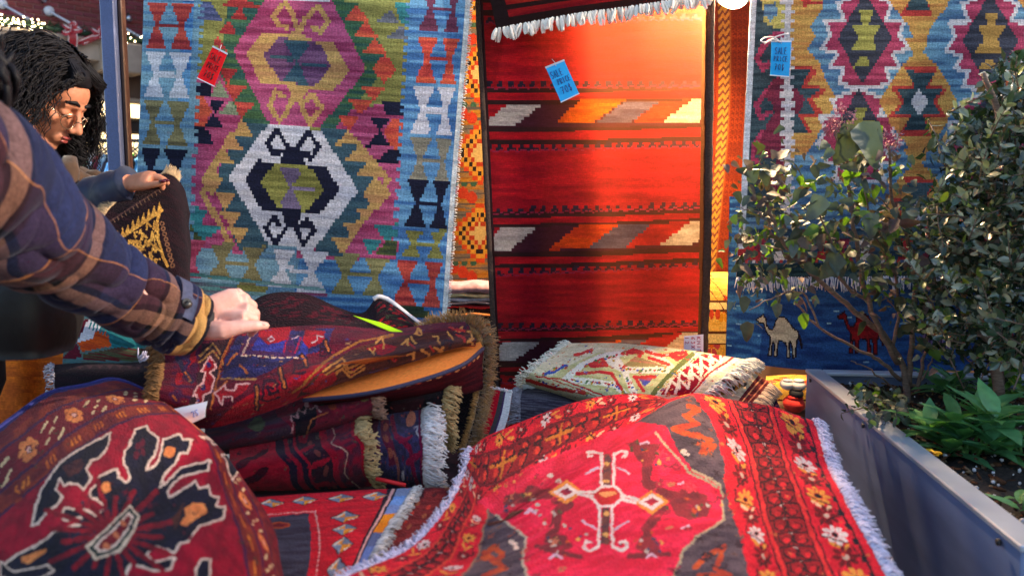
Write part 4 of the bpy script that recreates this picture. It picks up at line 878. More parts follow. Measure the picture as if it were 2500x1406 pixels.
# white cross figure
FL([(1380, 780), (1440, 730), (1540, 730), (1620, 800), (1540, 880), (1440, 880), (1340, 790)], PW, 7); F([(1370, 790), (1445, 745), (1535, 745), (1600, 800), (1530, 860), (1450, 865)], (C(206, 34, 44), C(190, 30, 40))); fr.ell(*zf([(1490, 785)])[0], 22, 6, C(236, 150, 90), 'px')
for s in (-1, 1):
    FL([(1490 + s * 46, 725), (1490 + s * 48, 480)], PW, 7); FL([(1475 + s * 50, 885), (1475 + s * 50, 1180)], PW, 7)
    FL([(1495 + s * 48, 485), (1490 + s * 110, 465), (1490 + s * 150, 475), (1490 + s * 140, 500), (1490 + s * 110, 498)], PW, 7); FL([(1475 + s * 50, 1180), (1475 + s * 120, 1215), (1475 + s * 165, 1190), (1475 + s * 150, 1140), (1475 + s * 110, 1150)], PW, 7)
    FL([(1490 + s * 70, 590), (1490 + s * 160, 630)], C(200, 170, 190), 5); FL([(1475 + s * 75, 1050), (1475 + s * 170, 990)], C(200, 170, 190), 5)
F([(1462, 490), (1518, 490), (1518, 720), (1455, 720)], (C(96, 60, 66), C(140, 70, 60))); F([(1445, 895), (1508, 895), (1500, 1165), (1440, 1165)], (C(80, 50, 60), C(110, 60, 56)))
for y in (560, 690, 930, 1090): fr.ell(*zf([(1480, y)])[0], 8, 5, C(220, 160, 90), 'px')
for cx, cy, sg in ((1180, 770, -1), (1820, 845, 1)):
    fr.poly(zf([(cx - 135, cy), (cx, cy - 90), (cx + 135, cy), (cx, cy + 100)]), C(230, 138, 60), 'px'); fr.poly(zf([(cx - 100, cy), (cx, cy - 62), (cx + 100, cy), (cx, cy + 66)]), PW, 'px'); fr.poly(zf([(cx - 55, cy), (cx, cy - 30), (cx + 55, cy), (cx, cy + 32)]), (C(196, 30, 54), C(120, 30, 60)), 'px')
FL([(1280, 770), (1400, 765)], PW, 7); FL([(1270, 790), (1370, 800)], PW, 7); FL([(1600, 800), (1720, 830)], PW, 7); FL([(1600, 830), (1700, 850)], PW, 7)
for p in ([(870, 930), (910, 900), (950, 930)], [(1050, 1270), (1100, 1235), (1150, 1270)], [(1780, 1260), (1820, 1235), (1860, 1265)], [(2020, 720), (2080, 700)], [(2050, 1040), (2100, 1020)], [(1740, 410), (1800, 400)]): FL(p, C(214, 170, 190), 6)
# hooked orange figures in the dark corners
for base in (zf([(560, 1270), (640, 1180), (700, 1240), (640, 1300), (560, 1230), (720, 1340), (560, 1400)]), zg([(250, 120), (330, 150), (220, 200), (320, 260), (130, 300), (420, 380), (340, 470), (400, 480), (450, 430), (330, 410)]), zg([(300, 1330), (400, 1250), (520, 1180), (460, 1350), (560, 1400), (330, 1400)])): fr.line(base, (C(206, 84, 40), C(180, 60, 40)), 13, 'px')
for p in (zf([(1060, 650)]), zf([(1120, 690)]), zf([(785, 1160)]), zf([(800, 1190)]), zg([(215, 465)]), zg([(240, 490)]), zf([(770, 1140)])): fr.ell(*p[0], 8, 5, C(226, 196, 180), 'px')
rect(fr, .16, .185, .166, 1, C(150, 110, 90))
m_ = fr.mpoly(octa, 'px'); dk_ = fr.mpoly([(.165, .19), (.682, .19), (.682, 1.02), (.165, 1.02)], 'st') & ~m_
fr.ornaments(60, dk_, [C(120, 84, 76), C(56, 36, 44), C(150, 70, 50), C(60, 40, 50)], .008, 1, .62); fr.ornaments(70, m_ & (np.abs(fr.U - 1483) > 110), [C(176, 34, 62), C(150, 40, 56), C(236, 60, 80), C(196, 110, 80)], .008, 2, .62)
bd_ = (fr.S > .68) | (fr.T < .185) | (fr.S < .16)
fr.ornaments(260, bd_, [C(90, 14, 28), C(236, 60, 50), C(120, 16, 34), C(210, 110, 60)], .0045, 3, .62)
fr.noise(.14, 14, 20, 111); fr.noise(.1, 60, 80, 112)
t1 = thing('pile_rug', pxz(1560, 1250, .95), 'bright red floral rug with white cross motif lying at front right', 'rug', 'pile rugs on the table')
fr.build('knotted_pile', M_PILE, t1, .009, C(110, 60, 50), grain=.16)
fringe(fr, 'right', 620, .03, .003, fr_lav, t1, droop=.6, seed=21, jit=.7, curl=.6, taper=.4)
fringe(fr, 'left', 300, .026, .003, fr_lav, t1, droop=.5, seed=22, jit=.8, curl=.7, taper=.4)

# ------------------------------------------------------------------ front left: dark red medallion rug
L_T = [0, .2, .4, .6, .8, 1.0]; L_S = [0, .18, .34, .52, .7, .86, 1.0]     # S=0 right border edge, T=0 upper left border edge
fl = Cloth([[(430, 1000, 1.0), (365, 965, 1.06), (285, 928, 1.115), (210, 936, 1.115), (120, 966, 1.1), (28, 1024, 1.085), (-110, 1130, 1.05)],
            [(518, 1085, 1.06), (440, 1012, 1.115), (395, 985, 1.13), (295, 1008, 1.13), (185, 1062, 1.12), (70, 1150, 1.1), (-70, 1260, 1.05)],
            [(592, 1175, 1.045), (528, 1112, 1.105), (462, 1072, 1.13), (355, 1096, 1.13), (240, 1160, 1.12), (120, 1255, 1.1), (-20, 1380, 1.05)],
            [(654, 1280, 1.03), (588, 1215, 1.09), (510, 1180, 1.115), (400, 1206, 1.12), (290, 1270, 1.11), (165, 1370, 1.08), (20, 1500, 1.04)],
            [(692, 1400, 1.02), (628, 1345, 1.07), (545, 1318, 1.095), (440, 1340, 1.095), (330, 1405, 1.08), (210, 1500, 1.05), (70, 1620, 1.02)],
            [(716, 1530, 1.0), (652, 1480, 1.04), (575, 1465, 1.06), (470, 1490, 1.06), (370, 1550, 1.05), (260, 1640, 1.02), (120, 1760, 1.0)]], 340, 360, L_S, L_T, seed=121, wave=.016, knots=2.6, streak=(40, 40), mode='z')
CR = (C(168, 6, 38), C(136, 4, 32)); NB = (C(20, 20, 40), C(12, 12, 26)); LC = C(232, 196, 172); LO = (C(240, 140, 74), C(222, 120, 60)); RB_ = (C(140, 44, 26), C(104, 18, 28)); PV = C(70, 20, 60)
fl.fill(CR)
def stripes(along):
    for b0, b1, c in ((0, .045, (C(120, 18, 30), C(96, 14, 26))), (.045, .075, RB_), (.075, .086, PV), (.086, .178, (C(132, 10, 30), C(110, 8, 28))), (.178, .19, PV), (.19, .25, RB_), (.25, .262, PV)):
        P = [(b0, 0), (b1, 0), (b1, 1), (b0, 1)]
        if along == 's': P = [(y, x) for x, y in P]
        fl.poly(P, c, 'st')
stripes('s'); stripes('t')
fl.poly([(0, 0), (.262, 0), (.262, .262), (0, .262)], (C(132, 10, 30), C(110, 8, 28)), 'st')
rr = random.Random(3)
for along in 'st':
    for i in range(11):
        a = .05 + i * .088; mid = .132
        p = (a, mid) if along == 's' else (mid, a)
        if i % 2 == (1 if along == 's' else 0):
            for k in range(6): fl.ell(p[0] + .021 * math.cos(k * 1.047), p[1] + .024 * math.sin(k * 1.047), .0115, .0125, LO, 'st', k)
            fl.ell(p[0], p[1], .008, .009, C(236, 170, 150), 'st')
        else:
            for dx, dy in ((-.026, -.022), (.026, -.022), (-.026, .022), (.026, .022), (0, 0), (-.012, .034), (.012, -.034)): fl.line([(p[0] + dx - .007, p[1] + dy), (p[0] + dx + .007, p[1] + dy + .006)], C(226, 190, 140), .009, 'st')
        q = (a + .04, .22) if along == 's' else (.22, a + .04)
        for k in range(-1, 2):
            e = (q[0] + k * .014, q[1]) if along == 's' else (q[0], q[1] + k * .014); fl.line([(e[0], e[1] - .01), (e[0] + .003, e[1] + .012)], (C(226, 120, 40), C(200, 90, 30)), .007, 'st')
zL = zm(2.529, 0, 850)
def P1(p, c, w=5.5): pts = zL(p); fl.poly(pts, c, 'px'); fl.line(pts + [pts[0]], LC, w, 'px')
def PO(p, c): fl.poly(zL(p), c, 'px')
P1([(685, 520), (660, 620), (610, 680), (560, 690), (540, 740), (560, 800), (520, 870), (490, 850), (440, 830), (400, 850), (370, 800), (345, 870), (385, 910), (350, 970), (290, 1010), (240, 1080), (195, 1095), (240, 900), (290, 820), (385, 690), (530, 600)], NB)
PO([(375, 730), (500, 680), (520, 720), (490, 770), (420, 790)], (C(86, 40, 36), C(60, 26, 34)))
# main dark figure
P1([(840, 500), (900, 480), (930, 520), (980, 550), (975, 620), (930, 690), (905, 750), (960, 720), (1000, 640), (1010, 560), (1110, 530), (1130, 565), (1185, 560), (1165, 640), (1110, 650), (1080, 710), (1030, 760), (985, 850), (1060, 800), (1110, 740), (1300, 690), (1290, 750), (1200, 770), (1100, 800), (1035, 880), (1040, 920), (1110, 880), (1210, 820), (1230, 860), (1290, 850), (1300, 910), (1350, 920), (1340, 975), (1395, 980), (1375, 1050), (1290, 1080), (1220, 1100), (1160, 1190), (1110, 1200), (1080, 1260), (1010, 1240), (960, 1220), (905, 1270), (950, 1320), (1080, 1290), (1060, 1360), (960, 1370), (800, 1330), (780, 1400), (700, 1500), (300, 1500), (100, 1400), (20, 1340), (110, 1270), (230, 1210), (330, 1130), (430, 1100), (520, 1080), (500, 1040), (400, 1060), (370, 1030), (400, 980), (540, 1000), (600, 1030), (645, 980), (600, 930), (550, 930), (570, 870), (620, 790), (720, 740), (730, 800), (780, 830), (800, 790), (770, 720), (770, 640), (800, 590)], NB)
# red rays inside, hexagon, orange blobs
hx = zL([(690, 1140)])[0]
for i in range(20):
    a = i * math.tau / 20 + .1; L = 125 + 28 * (i % 3) - 20 * abs(math.sin(a)); fl.line([hx, (hx[0] + L * math.cos(a), hx[1] + L * .82 * math.sin(a))], (C(142, 14, 30), C(110, 10, 26)), 13, 'px')
PO([(800, 965), (860, 1030), (830, 1130), (740, 1260), (580, 1310), (530, 1220), (600, 1150), (700, 1060)], C(220, 190, 160)); PO([(800, 980), (845, 1035), (815, 1120), (730, 1240), (590, 1290), (550, 1225), (610, 1165), (710, 1070)], C(36, 50, 44)); PO([(795, 1005), (825, 1040), (795, 1120), (715, 1220), (605, 1265), (580, 1225), (625, 1175), (720, 1085)], LC); PO([(790, 1025), (810, 1050), (780, 1115), (705, 1205), (620, 1245), (605, 1220), (640, 1180), (725, 1100)], (C(110, 10, 26), C(130, 30, 36)))
for c in ((760, 1080), (715, 1150), (660, 1215)): fl.ell(*zL([c])[0], 9, 7, C(206, 110, 70), 'px', .8)
for c, a, b in (((1050, 640), 13, 16), ((655, 858), 11, 14), ((870, 620), 0, 0)): 
    if a: fl.ell(*zL([c])[0], a, b, LO, 'px', .4)
PO([(1140, 990), (1190, 950), (1260, 960), (1280, 1010), (1220, 1050), (1150, 1100), (1110, 1080), (1150, 1030)], LO); PO([(130, 1290), (280, 1230), (290, 1250), (170, 1330), (140, 1320)], LO); PO([(1060, 1050), (1140, 950), (1110, 1060), (1080, 1120)], (C(90, 44, 28), C(70, 34, 26)))
for c in ((850, 600), (880, 640), (840, 660), (880, 580)): fl.ell(*zL([c])[0], 7, 10, C(96, 12, 34), 'px')
P1([(1235, 540), (1300, 550), (1310, 590), (1390, 600), (1430, 640), (1370, 660), (1400, 700), (1420, 770), (1440, 810), (1480, 740), (1470, 690), (1440, 660), (1390, 590), (1320, 570)], NB, 4.5); P1([(1250, 1300), (1300, 1300), (1290, 1450), (1200, 1480), (1210, 1370)], NB); P1([(10, 1320), (80, 1380), (300, 1340), (330, 1370), (250, 1420), (100, 1440), (0, 1400)], NB, 4)
fl.ornaments(240, (fl.S < .26) | (fl.T < .26), [C(84, 14, 30), C(150, 50, 30), C(70, 60, 40), C(120, 30, 40)], .007, 4); fl.ornaments(60, fl.mpoly(zL([(600, 800), (1300, 850), (1200, 1200), (400, 1350), (400, 1100)])), [C(60, 16, 30), C(96, 16, 34), C(44, 44, 60)], .008, 5)
fl.noise(.15, 14, 14, 131); fl.noise(.1, 70, 70, 132)
fl.poly([(0, -.01), (1, -.01), (1, .014), (0, .014)], C(34, 36, 96), 'st')
t2 = thing('pile_rug', pxz(350, 1300, .98), 'dark red rug with navy medallion outlined in cream at front left', 'rug', 'pile rugs on the table')
fl.build('knotted_pile', M_PILE, t2, .009, C(90, 40, 40), grain=.16)
mbx = MB(); P, D, N_ = fl.edge('top', 60); mbx.tube([Vector(p) for p in P], .0055, 6); mbx.build('blue_selvedge', pbr('blue binding yarn', C(38, 42, 112), rough=.85, scale=160, noise=.3), t2)

# ------------------------------------------------------------------ the burgundy rug lifted by the hand
M_T = [0, .35, .72, 1.0]
fm = Cloth([[(402, 838, 1.64), (520, 806, 1.68), (650, 795, 1.72), (800, 792, 1.76), (950, 804, 1.8), (1060, 792, 1.83), (1135, 782, 1.86)],
            [(398, 900, 1.56), (520, 892, 1.58), (650, 868, 1.61), (800, 858, 1.65), (950, 842, 1.70), (1065, 822, 1.76), (1150, 806, 1.82)],
            [(390, 972, 1.51), (490, 985, 1.50), (605, 962, 1.51), (745, 918, 1.54), (885, 880, 1.60), (1045, 846, 1.68), (1160, 826, 1.78)],
            [(385, 1012, 1.56), (490, 1042, 1.53), (605, 1020, 1.54), (743, 968, 1.57), (840, 930, 1.61), (1005, 880, 1.68), (1164, 838, 1.77)]], 330, 150, None, M_T, seed=141, wave=.016, knots=2.2, streak=(30, 30))
MB1 = (C(96, 16, 38), C(72, 14, 36)); BLm = (C(44, 44, 100), C(36, 30, 66)); BRm = (C(90, 50, 40), C(60, 32, 36)); REm = (C(160, 16, 34), C(128, 12, 30)); ORm = (C(186, 100, 50), C(150, 76, 40))
fm.fill(MB1)
zM, zn = zm(2.467, 350, 680), zm(4.808, 380, 820)
def N1(p, c): fm.poly(zn(p), c, 'px')
def NL(p, c, w): fm.line(zn(p), c, w, 'px')
N1([(230, 200), (520, 100), (480, 520), (380, 850), (120, 850)], (C(104, 16, 36), C(60, 22, 56)))
for p in ([(250, 430), (330, 450), (300, 560), (220, 580)], [(420, 150), (480, 160), (470, 280), (380, 380)]): N1(p, REm)
NL([(230, 220), (330, 400), (430, 540)], C(40, 36, 62), 12); NL([(340, 420), (420, 530)], ORm, 4); NL([(200, 700), (240, 760)], ORm, 5); NL([(300, 250), (400, 300), (330, 400)], C(50, 30, 70), 8)
N1([(530, 100), (880, 20), (780, 250), (700, 500), (640, 850), (380, 850), (480, 560), (520, 300)], (C(62, 32, 40), C(50, 28, 36)))
for d in (0, 40, 80): NL([(510, 230 + d), (680, 90 + d), (790, 250 + d)], C(150, 104, 62) if d != 40 else C(40, 24, 34), 5)
N1([(640, 240), (720, 370), (640, 430), (690, 500), (650, 660), (560, 700), (550, 800), (480, 790), (490, 690), (440, 710), (480, 600), (560, 540), (590, 420), (520, 420)], REm); NL([(640, 240), (720, 370), (640, 430), (690, 500), (650, 660), (560, 700), (550, 800)], C(206, 150, 150), 4.5); NL([(640, 240), (525, 410), (590, 430), (560, 540), (490, 590), (440, 715), (490, 690), (480, 790)], C(206, 150, 150), 4.5)
fm.ell(*zn([(620, 340)])[0], 6, 7, C(40, 30, 84), 'px'); fm.ell(*zn([(550, 600)])[0], 7, 8, C(40, 30, 84), 'px')
NL([(900, 20), (790, 250), (720, 500), (650, 850)], ORm, 5); NL([(870, 20), (760, 260), (700, 500)], C(30, 24, 40), 4)
N1([(820, 250), (960, 0), (2100, -100), (2000, 160), (1640, 260), (1180, 490), (760, 490)], BLm); N1([(960, 230), (1060, 0), (1600, -20), (1650, 240)], (C(74, 22, 62), C(60, 30, 80)))
N1([(1130, 170), (1200, 10), (1310, 110), (1550, 40), (1500, 190)], (C(50, 56, 150), C(40, 42, 120))); N1([(1200, 0), (1320, 105), (1560, 30), (1600, -120), (1250, -120)], REm); N1([(1680, 200), (1740, 60), (1800, 160), (1770, 240)], (C(50, 56, 150), C(44, 46, 120))); N1([(1720, 40), (1800, 150), (1960, 80), (2000, -60), (1760, -80)], REm)
NL([(1120, 0), (1020, 230)], C(186, 150, 140), 4)
for i in range(9): NL([(1020 + i * 88, 232 + i * 3), (1068 + i * 88, 233 + i * 3)], C(200, 170, 150), 4)
NL([(830, 330), (950, 200)], ORm, 5); NL([(990, 340), (1070, 430)], ORm, 6); NL([(1310, 30), (1360, 0), (1390, 40), (1340, 70), (1310, 30)], C(190, 150, 160), 3); NL([(1840, 90), (1890, 60), (1900, -20), (1960, 20)], C(190, 160, 160), 3.5); NL([(1600, 40), (1680, 0)], C(190, 150, 160), 3)
NL([(1500, 190), (1560, 0)], C(150, 20, 60), 4); NL([(1640, 200), (1700, 20)], C(150, 20, 60), 4)
NL([(760, 495), (1180, 512)], C(150, 110, 70), 5); NL([(720, 640), (830, 540)], ORm, 6)
N1([(700, 670), (820, 570), (830, 630), (920, 635), (950, 560), (1110, 560), (960, 720), (890, 760), (880, 710), (800, 730), (780, 800)], REm); NL([(780, 800), (700, 670), (820, 570), (830, 630), (920, 635), (950, 560), (1100, 560)], C(206, 150, 150), 4.5); NL([(790, 790), (800, 710), (890, 710), (895, 770)], C(196, 150, 150), 4)
# lower roll: red meander border
fm.poly([(.42, .62), (.55, .50), (.75, .44), (1, .40), (1, 1), (0.2, 1), (.3, .78)], REm, 'st')
for c in ((1340, 590), (1680, 330), (1980, 140)):
    cx, cy = c; k = 1 if cx < 1500 else (.7 if cx < 1800 else .55)
    NL([(cx - 90 * k, cy + 130 * k), (cx - 70 * k, cy - 60 * k), (cx + 70 * k, cy - 70 * k), (cx + 100 * k, cy + 60 * k), (cx - 10 * k, cy + 90 * k), (cx - 30 * k, cy), (cx + 30 * k, cy + 20 * k)], C(50, 16, 36), 7 * k + 1)
    NL([(cx - 110 * k, cy + 150 * k), (cx - 20 * k, cy + 170 * k), (cx + 120 * k, cy + 130 * k)], C(50, 16, 36), 5)
for a, b in (((1180, 600), (1190, 850)), ((1455, 380), (1510, 600)), ((1725, 230), (1775, 350)), ((1990, 70), (2030, 170))): NL([a, b], C(40, 22, 38), 15); NL([a, b], ORm, 5.5)
fm.line(zM([(900, 690), (960, 640), (1060, 530), (1150, 460), (1300, 380), (1500, 340)]), C(150, 90, 40), 6, 'px')
fm.poly(zM([(920, 720), (1000, 620), (1100, 530), (1260, 420), (1560, 340), (1800, 320), (2000, 300), (2040, 380), (1500, 540), (1150, 650)]), (C(84, 40, 30), C(60, 28, 30)), 'px')
for d in range(3): fm.line(zM([(1080, 560 + d * 34), (1200, 480 + d * 30), (1240, 540 + d * 26), (1330, 500 + d * 20)]), C(178, 116, 56), 5, 'px')
fm.poly(zM([(960, 680), (1050, 600), (1070, 570), (1110, 590), (1150, 560), (1170, 600), (1130, 640), (1010, 690)]), REm, 'px'); fm.poly(zM([(1340, 420), (1440, 390), (1530, 410), (1500, 440), (1420, 470), (1400, 440)]), REm, 'px')
rr = random.Random(8)
for i in range(26): x = rr.uniform(1350, 2000); y = 470 - (x - 1300) * .22 + rr.uniform(-70, 60); fm.line(zM([(x, y), (x + rr.uniform(10, 50), y + rr.uniform(-40, 40)), (x + rr.uniform(20, 60), y + rr.uniform(-10, 50))]), rr.choice([C(196, 132, 66), C(170, 40, 36), C(196, 132, 66), C(40, 26, 40)]), rr.uniform(4, 7), 'px')
fm.ornaments(190, np.ones((fm.nt, fm.ns), bool), [C(120, 20, 50), C(56, 40, 90), C(150, 30, 44), C(150, 104, 70), C(44, 24, 40), C(60, 60, 110)], .006, 7, .5)
fm.noise(.16, 20, 24, 143)
t3 = thing('pile_rug', px(760, 960, 1.6), 'burgundy and blue rug lifted by the hand with its lower edge curling open', 'rug', 'pile rugs on the table')
fm.build('knotted_pile', M_PILE, t3, .008, C(150, 70, 30), grain=.18)
fringe(fm, 'left', 170, .035, .0024, fr_brown, t3, droop=.9, seed=31, jit=.5, curl=.4)
# the open mouth of the curl: orange underside, navy edge cord
fu = Cloth([[(735, 968, 1.60), (820, 936, 1.66), (960, 890, 1.74), (1085, 856, 1.80), (1172, 834, 1.84)], [(742, 972, 1.56), (850, 955, 1.58), (985, 920, 1.61), (1105, 880, 1.67), (1178, 846, 1.78)], [(742, 976, 1.55), (880, 962, 1.53), (1005, 934, 1.55), (1125, 893, 1.62), (1180, 850, 1.76)]], 130, 30, seed=151)
fu.fill(C(255, 140, 58)); fu.poly([(0, .88), (1, .88), (1, 1), (0, 1)], C(40, 36, 70), 'st'); fu.noise(.05, 3, 5, 152)
fu.build('turned_back_side', M_FLAT, t3, .004, C(60, 26, 30), grain=.1)
fo = Cloth([[(742, 976, 1.55), (880, 963, 1.53), (1005, 936, 1.55), (1125, 896, 1.62), (1182, 852, 1.76)], [(760, 985, 1.58), (890, 972, 1.56), (1010, 950, 1.58), (1120, 920, 1.66), (1178, 890, 1.78)], [(780, 990, 1.66), (900, 985, 1.66), (1010, 975, 1.68), (1120, 965, 1.74), (1180, 950, 1.84)]], 130, 24, seed=153)
fo.fill((C(90, 20, 32), C(60, 14, 26)))
for i in range(12): fo.ell(.38 + i * .05, .12 + .02 * (i % 2), .016, .06, C(236, 180, 110) if i % 3 else C(206, 80, 40), 'st')
fo.build('lower_layer', M_FLAT, t3, .004, C(30, 14, 20))
mbx = MB(); P, D, N_ = fu.edge('bottom', 30); mbx.tube([Vector(p) + Vector((0, -.003, 0)) for p in P], .0045, 6); mbx.build('edge_cord', pbr('navy edge cord', C(36, 36, 66), rough=.8, scale=100), t3)

# gold fringed dark rug hanging in an arch at the right of the folds
ga = Cloth([[(1060, 800, 1.96), (1110, 786, 1.95), (1160, 780, 1.95), (1196, 808, 1.94)], [(1080, 870, 1.95), (1120, 860, 1.93), (1165, 865, 1.91), (1190, 880, 1.9)], [(1075, 970, 1.92), (1115, 975, 1.9), (1155, 985, 1.87), (1178, 990, 1.85)], [(1075, 1090, 1.85), (1105, 1095, 1.83), (1135, 1100, 1.8), (1150, 1105, 1.78)]], 60, 120, seed=155)
ga.fill((C(40, 22, 24), C(24, 16, 20))); ga.poly([(.0, .2), (.4, .2), (.3, .6), (0, .6)], (C(90, 22, 30), C(50, 60, 50)), 'st')
t4 = thing('pile_rug', px(1130, 1095, 1.83), 'dark rug drooping in an arch with thick golden fringe beside the red kilim', 'rug', 'pile rugs on the table'); ga.build('knotted_pile', M_PILE, t4, .006, C(40, 24, 22))
pts = [(1030, 812, 1.86), (1070, 796, 1.87), (1110, 786, 1.88), (1150, 790, 1.88), (1178, 812, 1.87), (1186, 850, 1.86), (1184, 900, 1.85), (1176, 960, 1.83), (1164, 1020, 1.8), (1150, 1070, 1.78), (1138, 1105, 1.76)]
W_ = cr_mat(len(pts), 900); A_ = W_ @ np.array([tuple(px(*p)) for p in pts]); T_ = np.gradient(A_, axis=0); T_ /= np.linalg.norm(T_, axis=1, keepdims=True)
Nf = np.tile([0, -1.0, 0], (900, 1)); Dd = np.cross(T_, Nf); Dd /= np.linalg.norm(Dd, axis=1, keepdims=True)
if Dd[100, 2] < 0: Dd = -Dd
mbx = strands((A_ + np.random.default_rng(4).normal(0, .004, A_.shape), Dd, Nf), .03, .0016, 3, .1, .75, 41, .3, taper=.3, nside=3); tag(mbx.build('fringe', fr_gold, t4), kind='stuff')
mbx = strands((A_[120:] - Dd[120:] * .006, -Dd[120:], Nf[120:]), .016, .0018, 3, .1, .8, 42, .4, taper=.3, nside=3); tag(mbx.build('inner_fringe', fr_gold, t4), kind='stuff')

# dark rug behind the hand, corner with white edge turned up
fd = Cloth([[(560, 790, 1.86), (640, 722, 1.88), (740, 716, 1.9), (830, 752, 1.92), (885, 764, 1.92), (920, 728, 1.93), (960, 738, 1.94), (1035, 798, 1.94)], [(560, 800, 1.82), (640, 765, 1.82), (740, 765, 1.83), (830, 782, 1.86), (890, 785, 1.87), (935, 762, 1.88), (980, 775, 1.89), (1020, 806, 1.9)], [(560, 830, 1.78), (640, 815, 1.76), (740, 812, 1.78), (830, 812, 1.8), (890, 812, 1.82), (940, 806, 1.84), (980, 812, 1.86), (1010, 816, 1.88)]], 180, 50, seed=161)
fd.fill((C(40, 14, 22), C(26, 14, 20))); fd.line([(.05, .55), (.4, .45), (.62, .6)], C(96, 70, 70), .006, 'st')
rr = random.Random(9)
for i in range(60): fd.ell(rr.uniform(.15, .6), rr.uniform(.15, .6), .012, .05, C(70, 12, 26), 'st', rr.random())
for i in range(40): fd.ell(rr.uniform(.68, .97), rr.uniform(.2, 1), .014, .06, rr.choice([C(150, 24, 30), C(40, 48, 34), C(120, 18, 28)]), 'st', rr.random())
t5 = thing('pile_rug', px(760, 800, 1.84), 'nearly black rug turned up behind the hand with white edge at its raised corner', 'rug', 'pile rugs on the table'); fd.build('knotted_pile', M_PILE, t5, .008, C(30, 20, 24), grain=.2)
pts = np.array([tuple(px(*p)) for p in ((912, 730, 1.925), (925, 724, 1.925), (945, 730, 1.93), (965, 744, 1.93), (1000, 772, 1.935), (1036, 798, 1.935))])
mbx = MB(); mbx.tube([Vector(p) for p in cr_mat(6, 30) @ pts], .0058, 7); mbx.build('white_selvedge', fr_white, t5)

# rolls under the lifted rug -------------------------------------------------
def roll(label, top, mid, bot, ns, nt, seed, paint, side, fmat, flen, frad, nfr, y0, name='pile_rug', extra=None, **kw):
    """front of a folded rug: rows top / bulge / bottom given as pixel lists"""
    rows = [[(u, v - 40, y0 + .16) for u, v in top], [(u, v, y0 + .08) for u, v in top], [(u, (v + v2) / 2 - (v2 - v) * .12, y0 + .015) for (u, v), (u2, v2) in zip(top, mid)], [(u, v, y0) for u, v in mid], [(u, (v + v2) / 2 + (v2 - v) * .1, y0 + .02) for (u, v), (u2, v2) in zip(mid, bot)], [(u, v, y0 + .10) for u, v in bot]]
    cl = Cloth(rows, ns, nt, seed=seed, streak=(20, 20), knots=2.0); paint(cl); cl.ornaments(70, np.ones((nt, ns), bool), [C(120, 20, 44), C(50, 30, 50), C(150, 60, 50), C(90, 80, 70), C(40, 20, 36)], .012, seed, .5); cl.noise(.15, 12, 14, seed + 1)
    t = thing(name, px(bot[1][0], bot[1][1], y0 + .06), label, 'rug', 'pile rugs on the table'); cl.build('knotted_pile', M_PILE, t, .008, C(50, 20, 30), grain=.18)
    if side: fringe(cl, side, nfr, flen, frad, fmat, t, seed=seed, **kw)
    return t
def paint1(c):
    c.fill((C(136, 30, 54), C(104, 28, 50))); c.poly([(.0, .1), (.4, .05), (.5, .9), (0, 1)], (C(66, 46, 66), C(92, 32, 54)), 'st')
    c.ell(.30, .35, .05, .2, (C(84, 96, 70), C(70, 80, 60)), 'st'); c.ell(.68, .16, .028, .12, C(96, 104, 84), 'st'); c.ell(.74, .42, .025, .11, C(150, 60, 36), 'st')
    c.poly([(.5, .35), (.58, .15), (.66, .3), (.62, .7), (.5, .95)], (C(24, 20, 32), C(40, 22, 34)), 'st')
    c.line([(.48, .75), (.5, .38), (.53, .5), (.545, .2), (.575, .42), (.59, .1), (.62, .38), (.645, .18), (.66, .5)], C(206, 150, 150), .011, 'st', None, .4); c.line([(.55, .9), (.6, .6), (.7, .55)], C(170, 100, 60), .01, 'st', None, .4)
    c.line([(.76, .05), (.84, .3), (.8, .6)], C(130, 30, 60), .018, 'st', None, .4); c.line([(.8, .05), (.88, .35)], C(70, 70, 110), .012, 'st', None, .4); c.ell(.88, .2, .02, .12, C(176, 76, 40), 'st'); c.poly([(.93, 0), (.97, 0), (.98, .5), (.93, .5)], C(150, 130, 80), 'st')
roll('burgundy roll with green spots and pale jagged figure just below the lifted rug', [(500, 1052), (640, 1022), (780, 985), (905, 960)], [(505, 1085), (650, 1052), (790, 1015), (910, 985)], [(520, 1112), (660, 1095), (800, 1065), (915, 1025)], 170, 60, 171, paint1, 'right', pbr('dusty pink fringe', C(160, 122, 104), rough=.9, scale=90, noise=.2), .03, .0026, 110, 1.56, droop=.7, curl=.5, jit=.5)
def paint2(c):
    c.fill((C(188, 24, 48), C(156, 18, 42))); c.poly([(.3, 0), (.42, 0), (.52, 1), (.38, 1)], C(40, 24, 46), 'st'); c.poly([(.36, 0), (.39, 0), (.47, 1), (.43, 1)], (C(160, 20, 44), C(140, 16, 40)), 'st')
    c.poly([(.44, 0), (.62, 0), (.7, 1), (.54, 1)], (C(44, 28, 40), C(60, 24, 40)), 'st')
    for i in range(4): c.ell(.51 + .035 * i * .8, .12 + i * .25, .035, .1, (C(176, 22, 46), C(140, 16, 40)), 'st', .6 * i); c.ell(.56 + .03 * i, .24 + i * .24, .02, .06, C(126, 60, 56), 'st')
    c.poly([(.64, 0), (.675, 0), (.75, 1), (.71, 1)], (C(170, 20, 46), C(150, 16, 40)), 'st'); c.poly([(.68, 0), (.95, 0), (.97, 1), (.75, 1)], (C(150, 26, 50), C(90, 36, 56)), 'st')
    c.line([(.72, .02), (.78, .2), (.74, .4), (.82, .6), (.79, .8), (.86, .98)], C(196, 150, 130), .012, 'st', None, .5)
    for q in ((.1, .4), (.15, .65), (.06, .75), (.2, .3)): c.ell(q[0], q[1], .04, .12, (C(56, 18, 34), C(80, 16, 34)), 'st', .5)
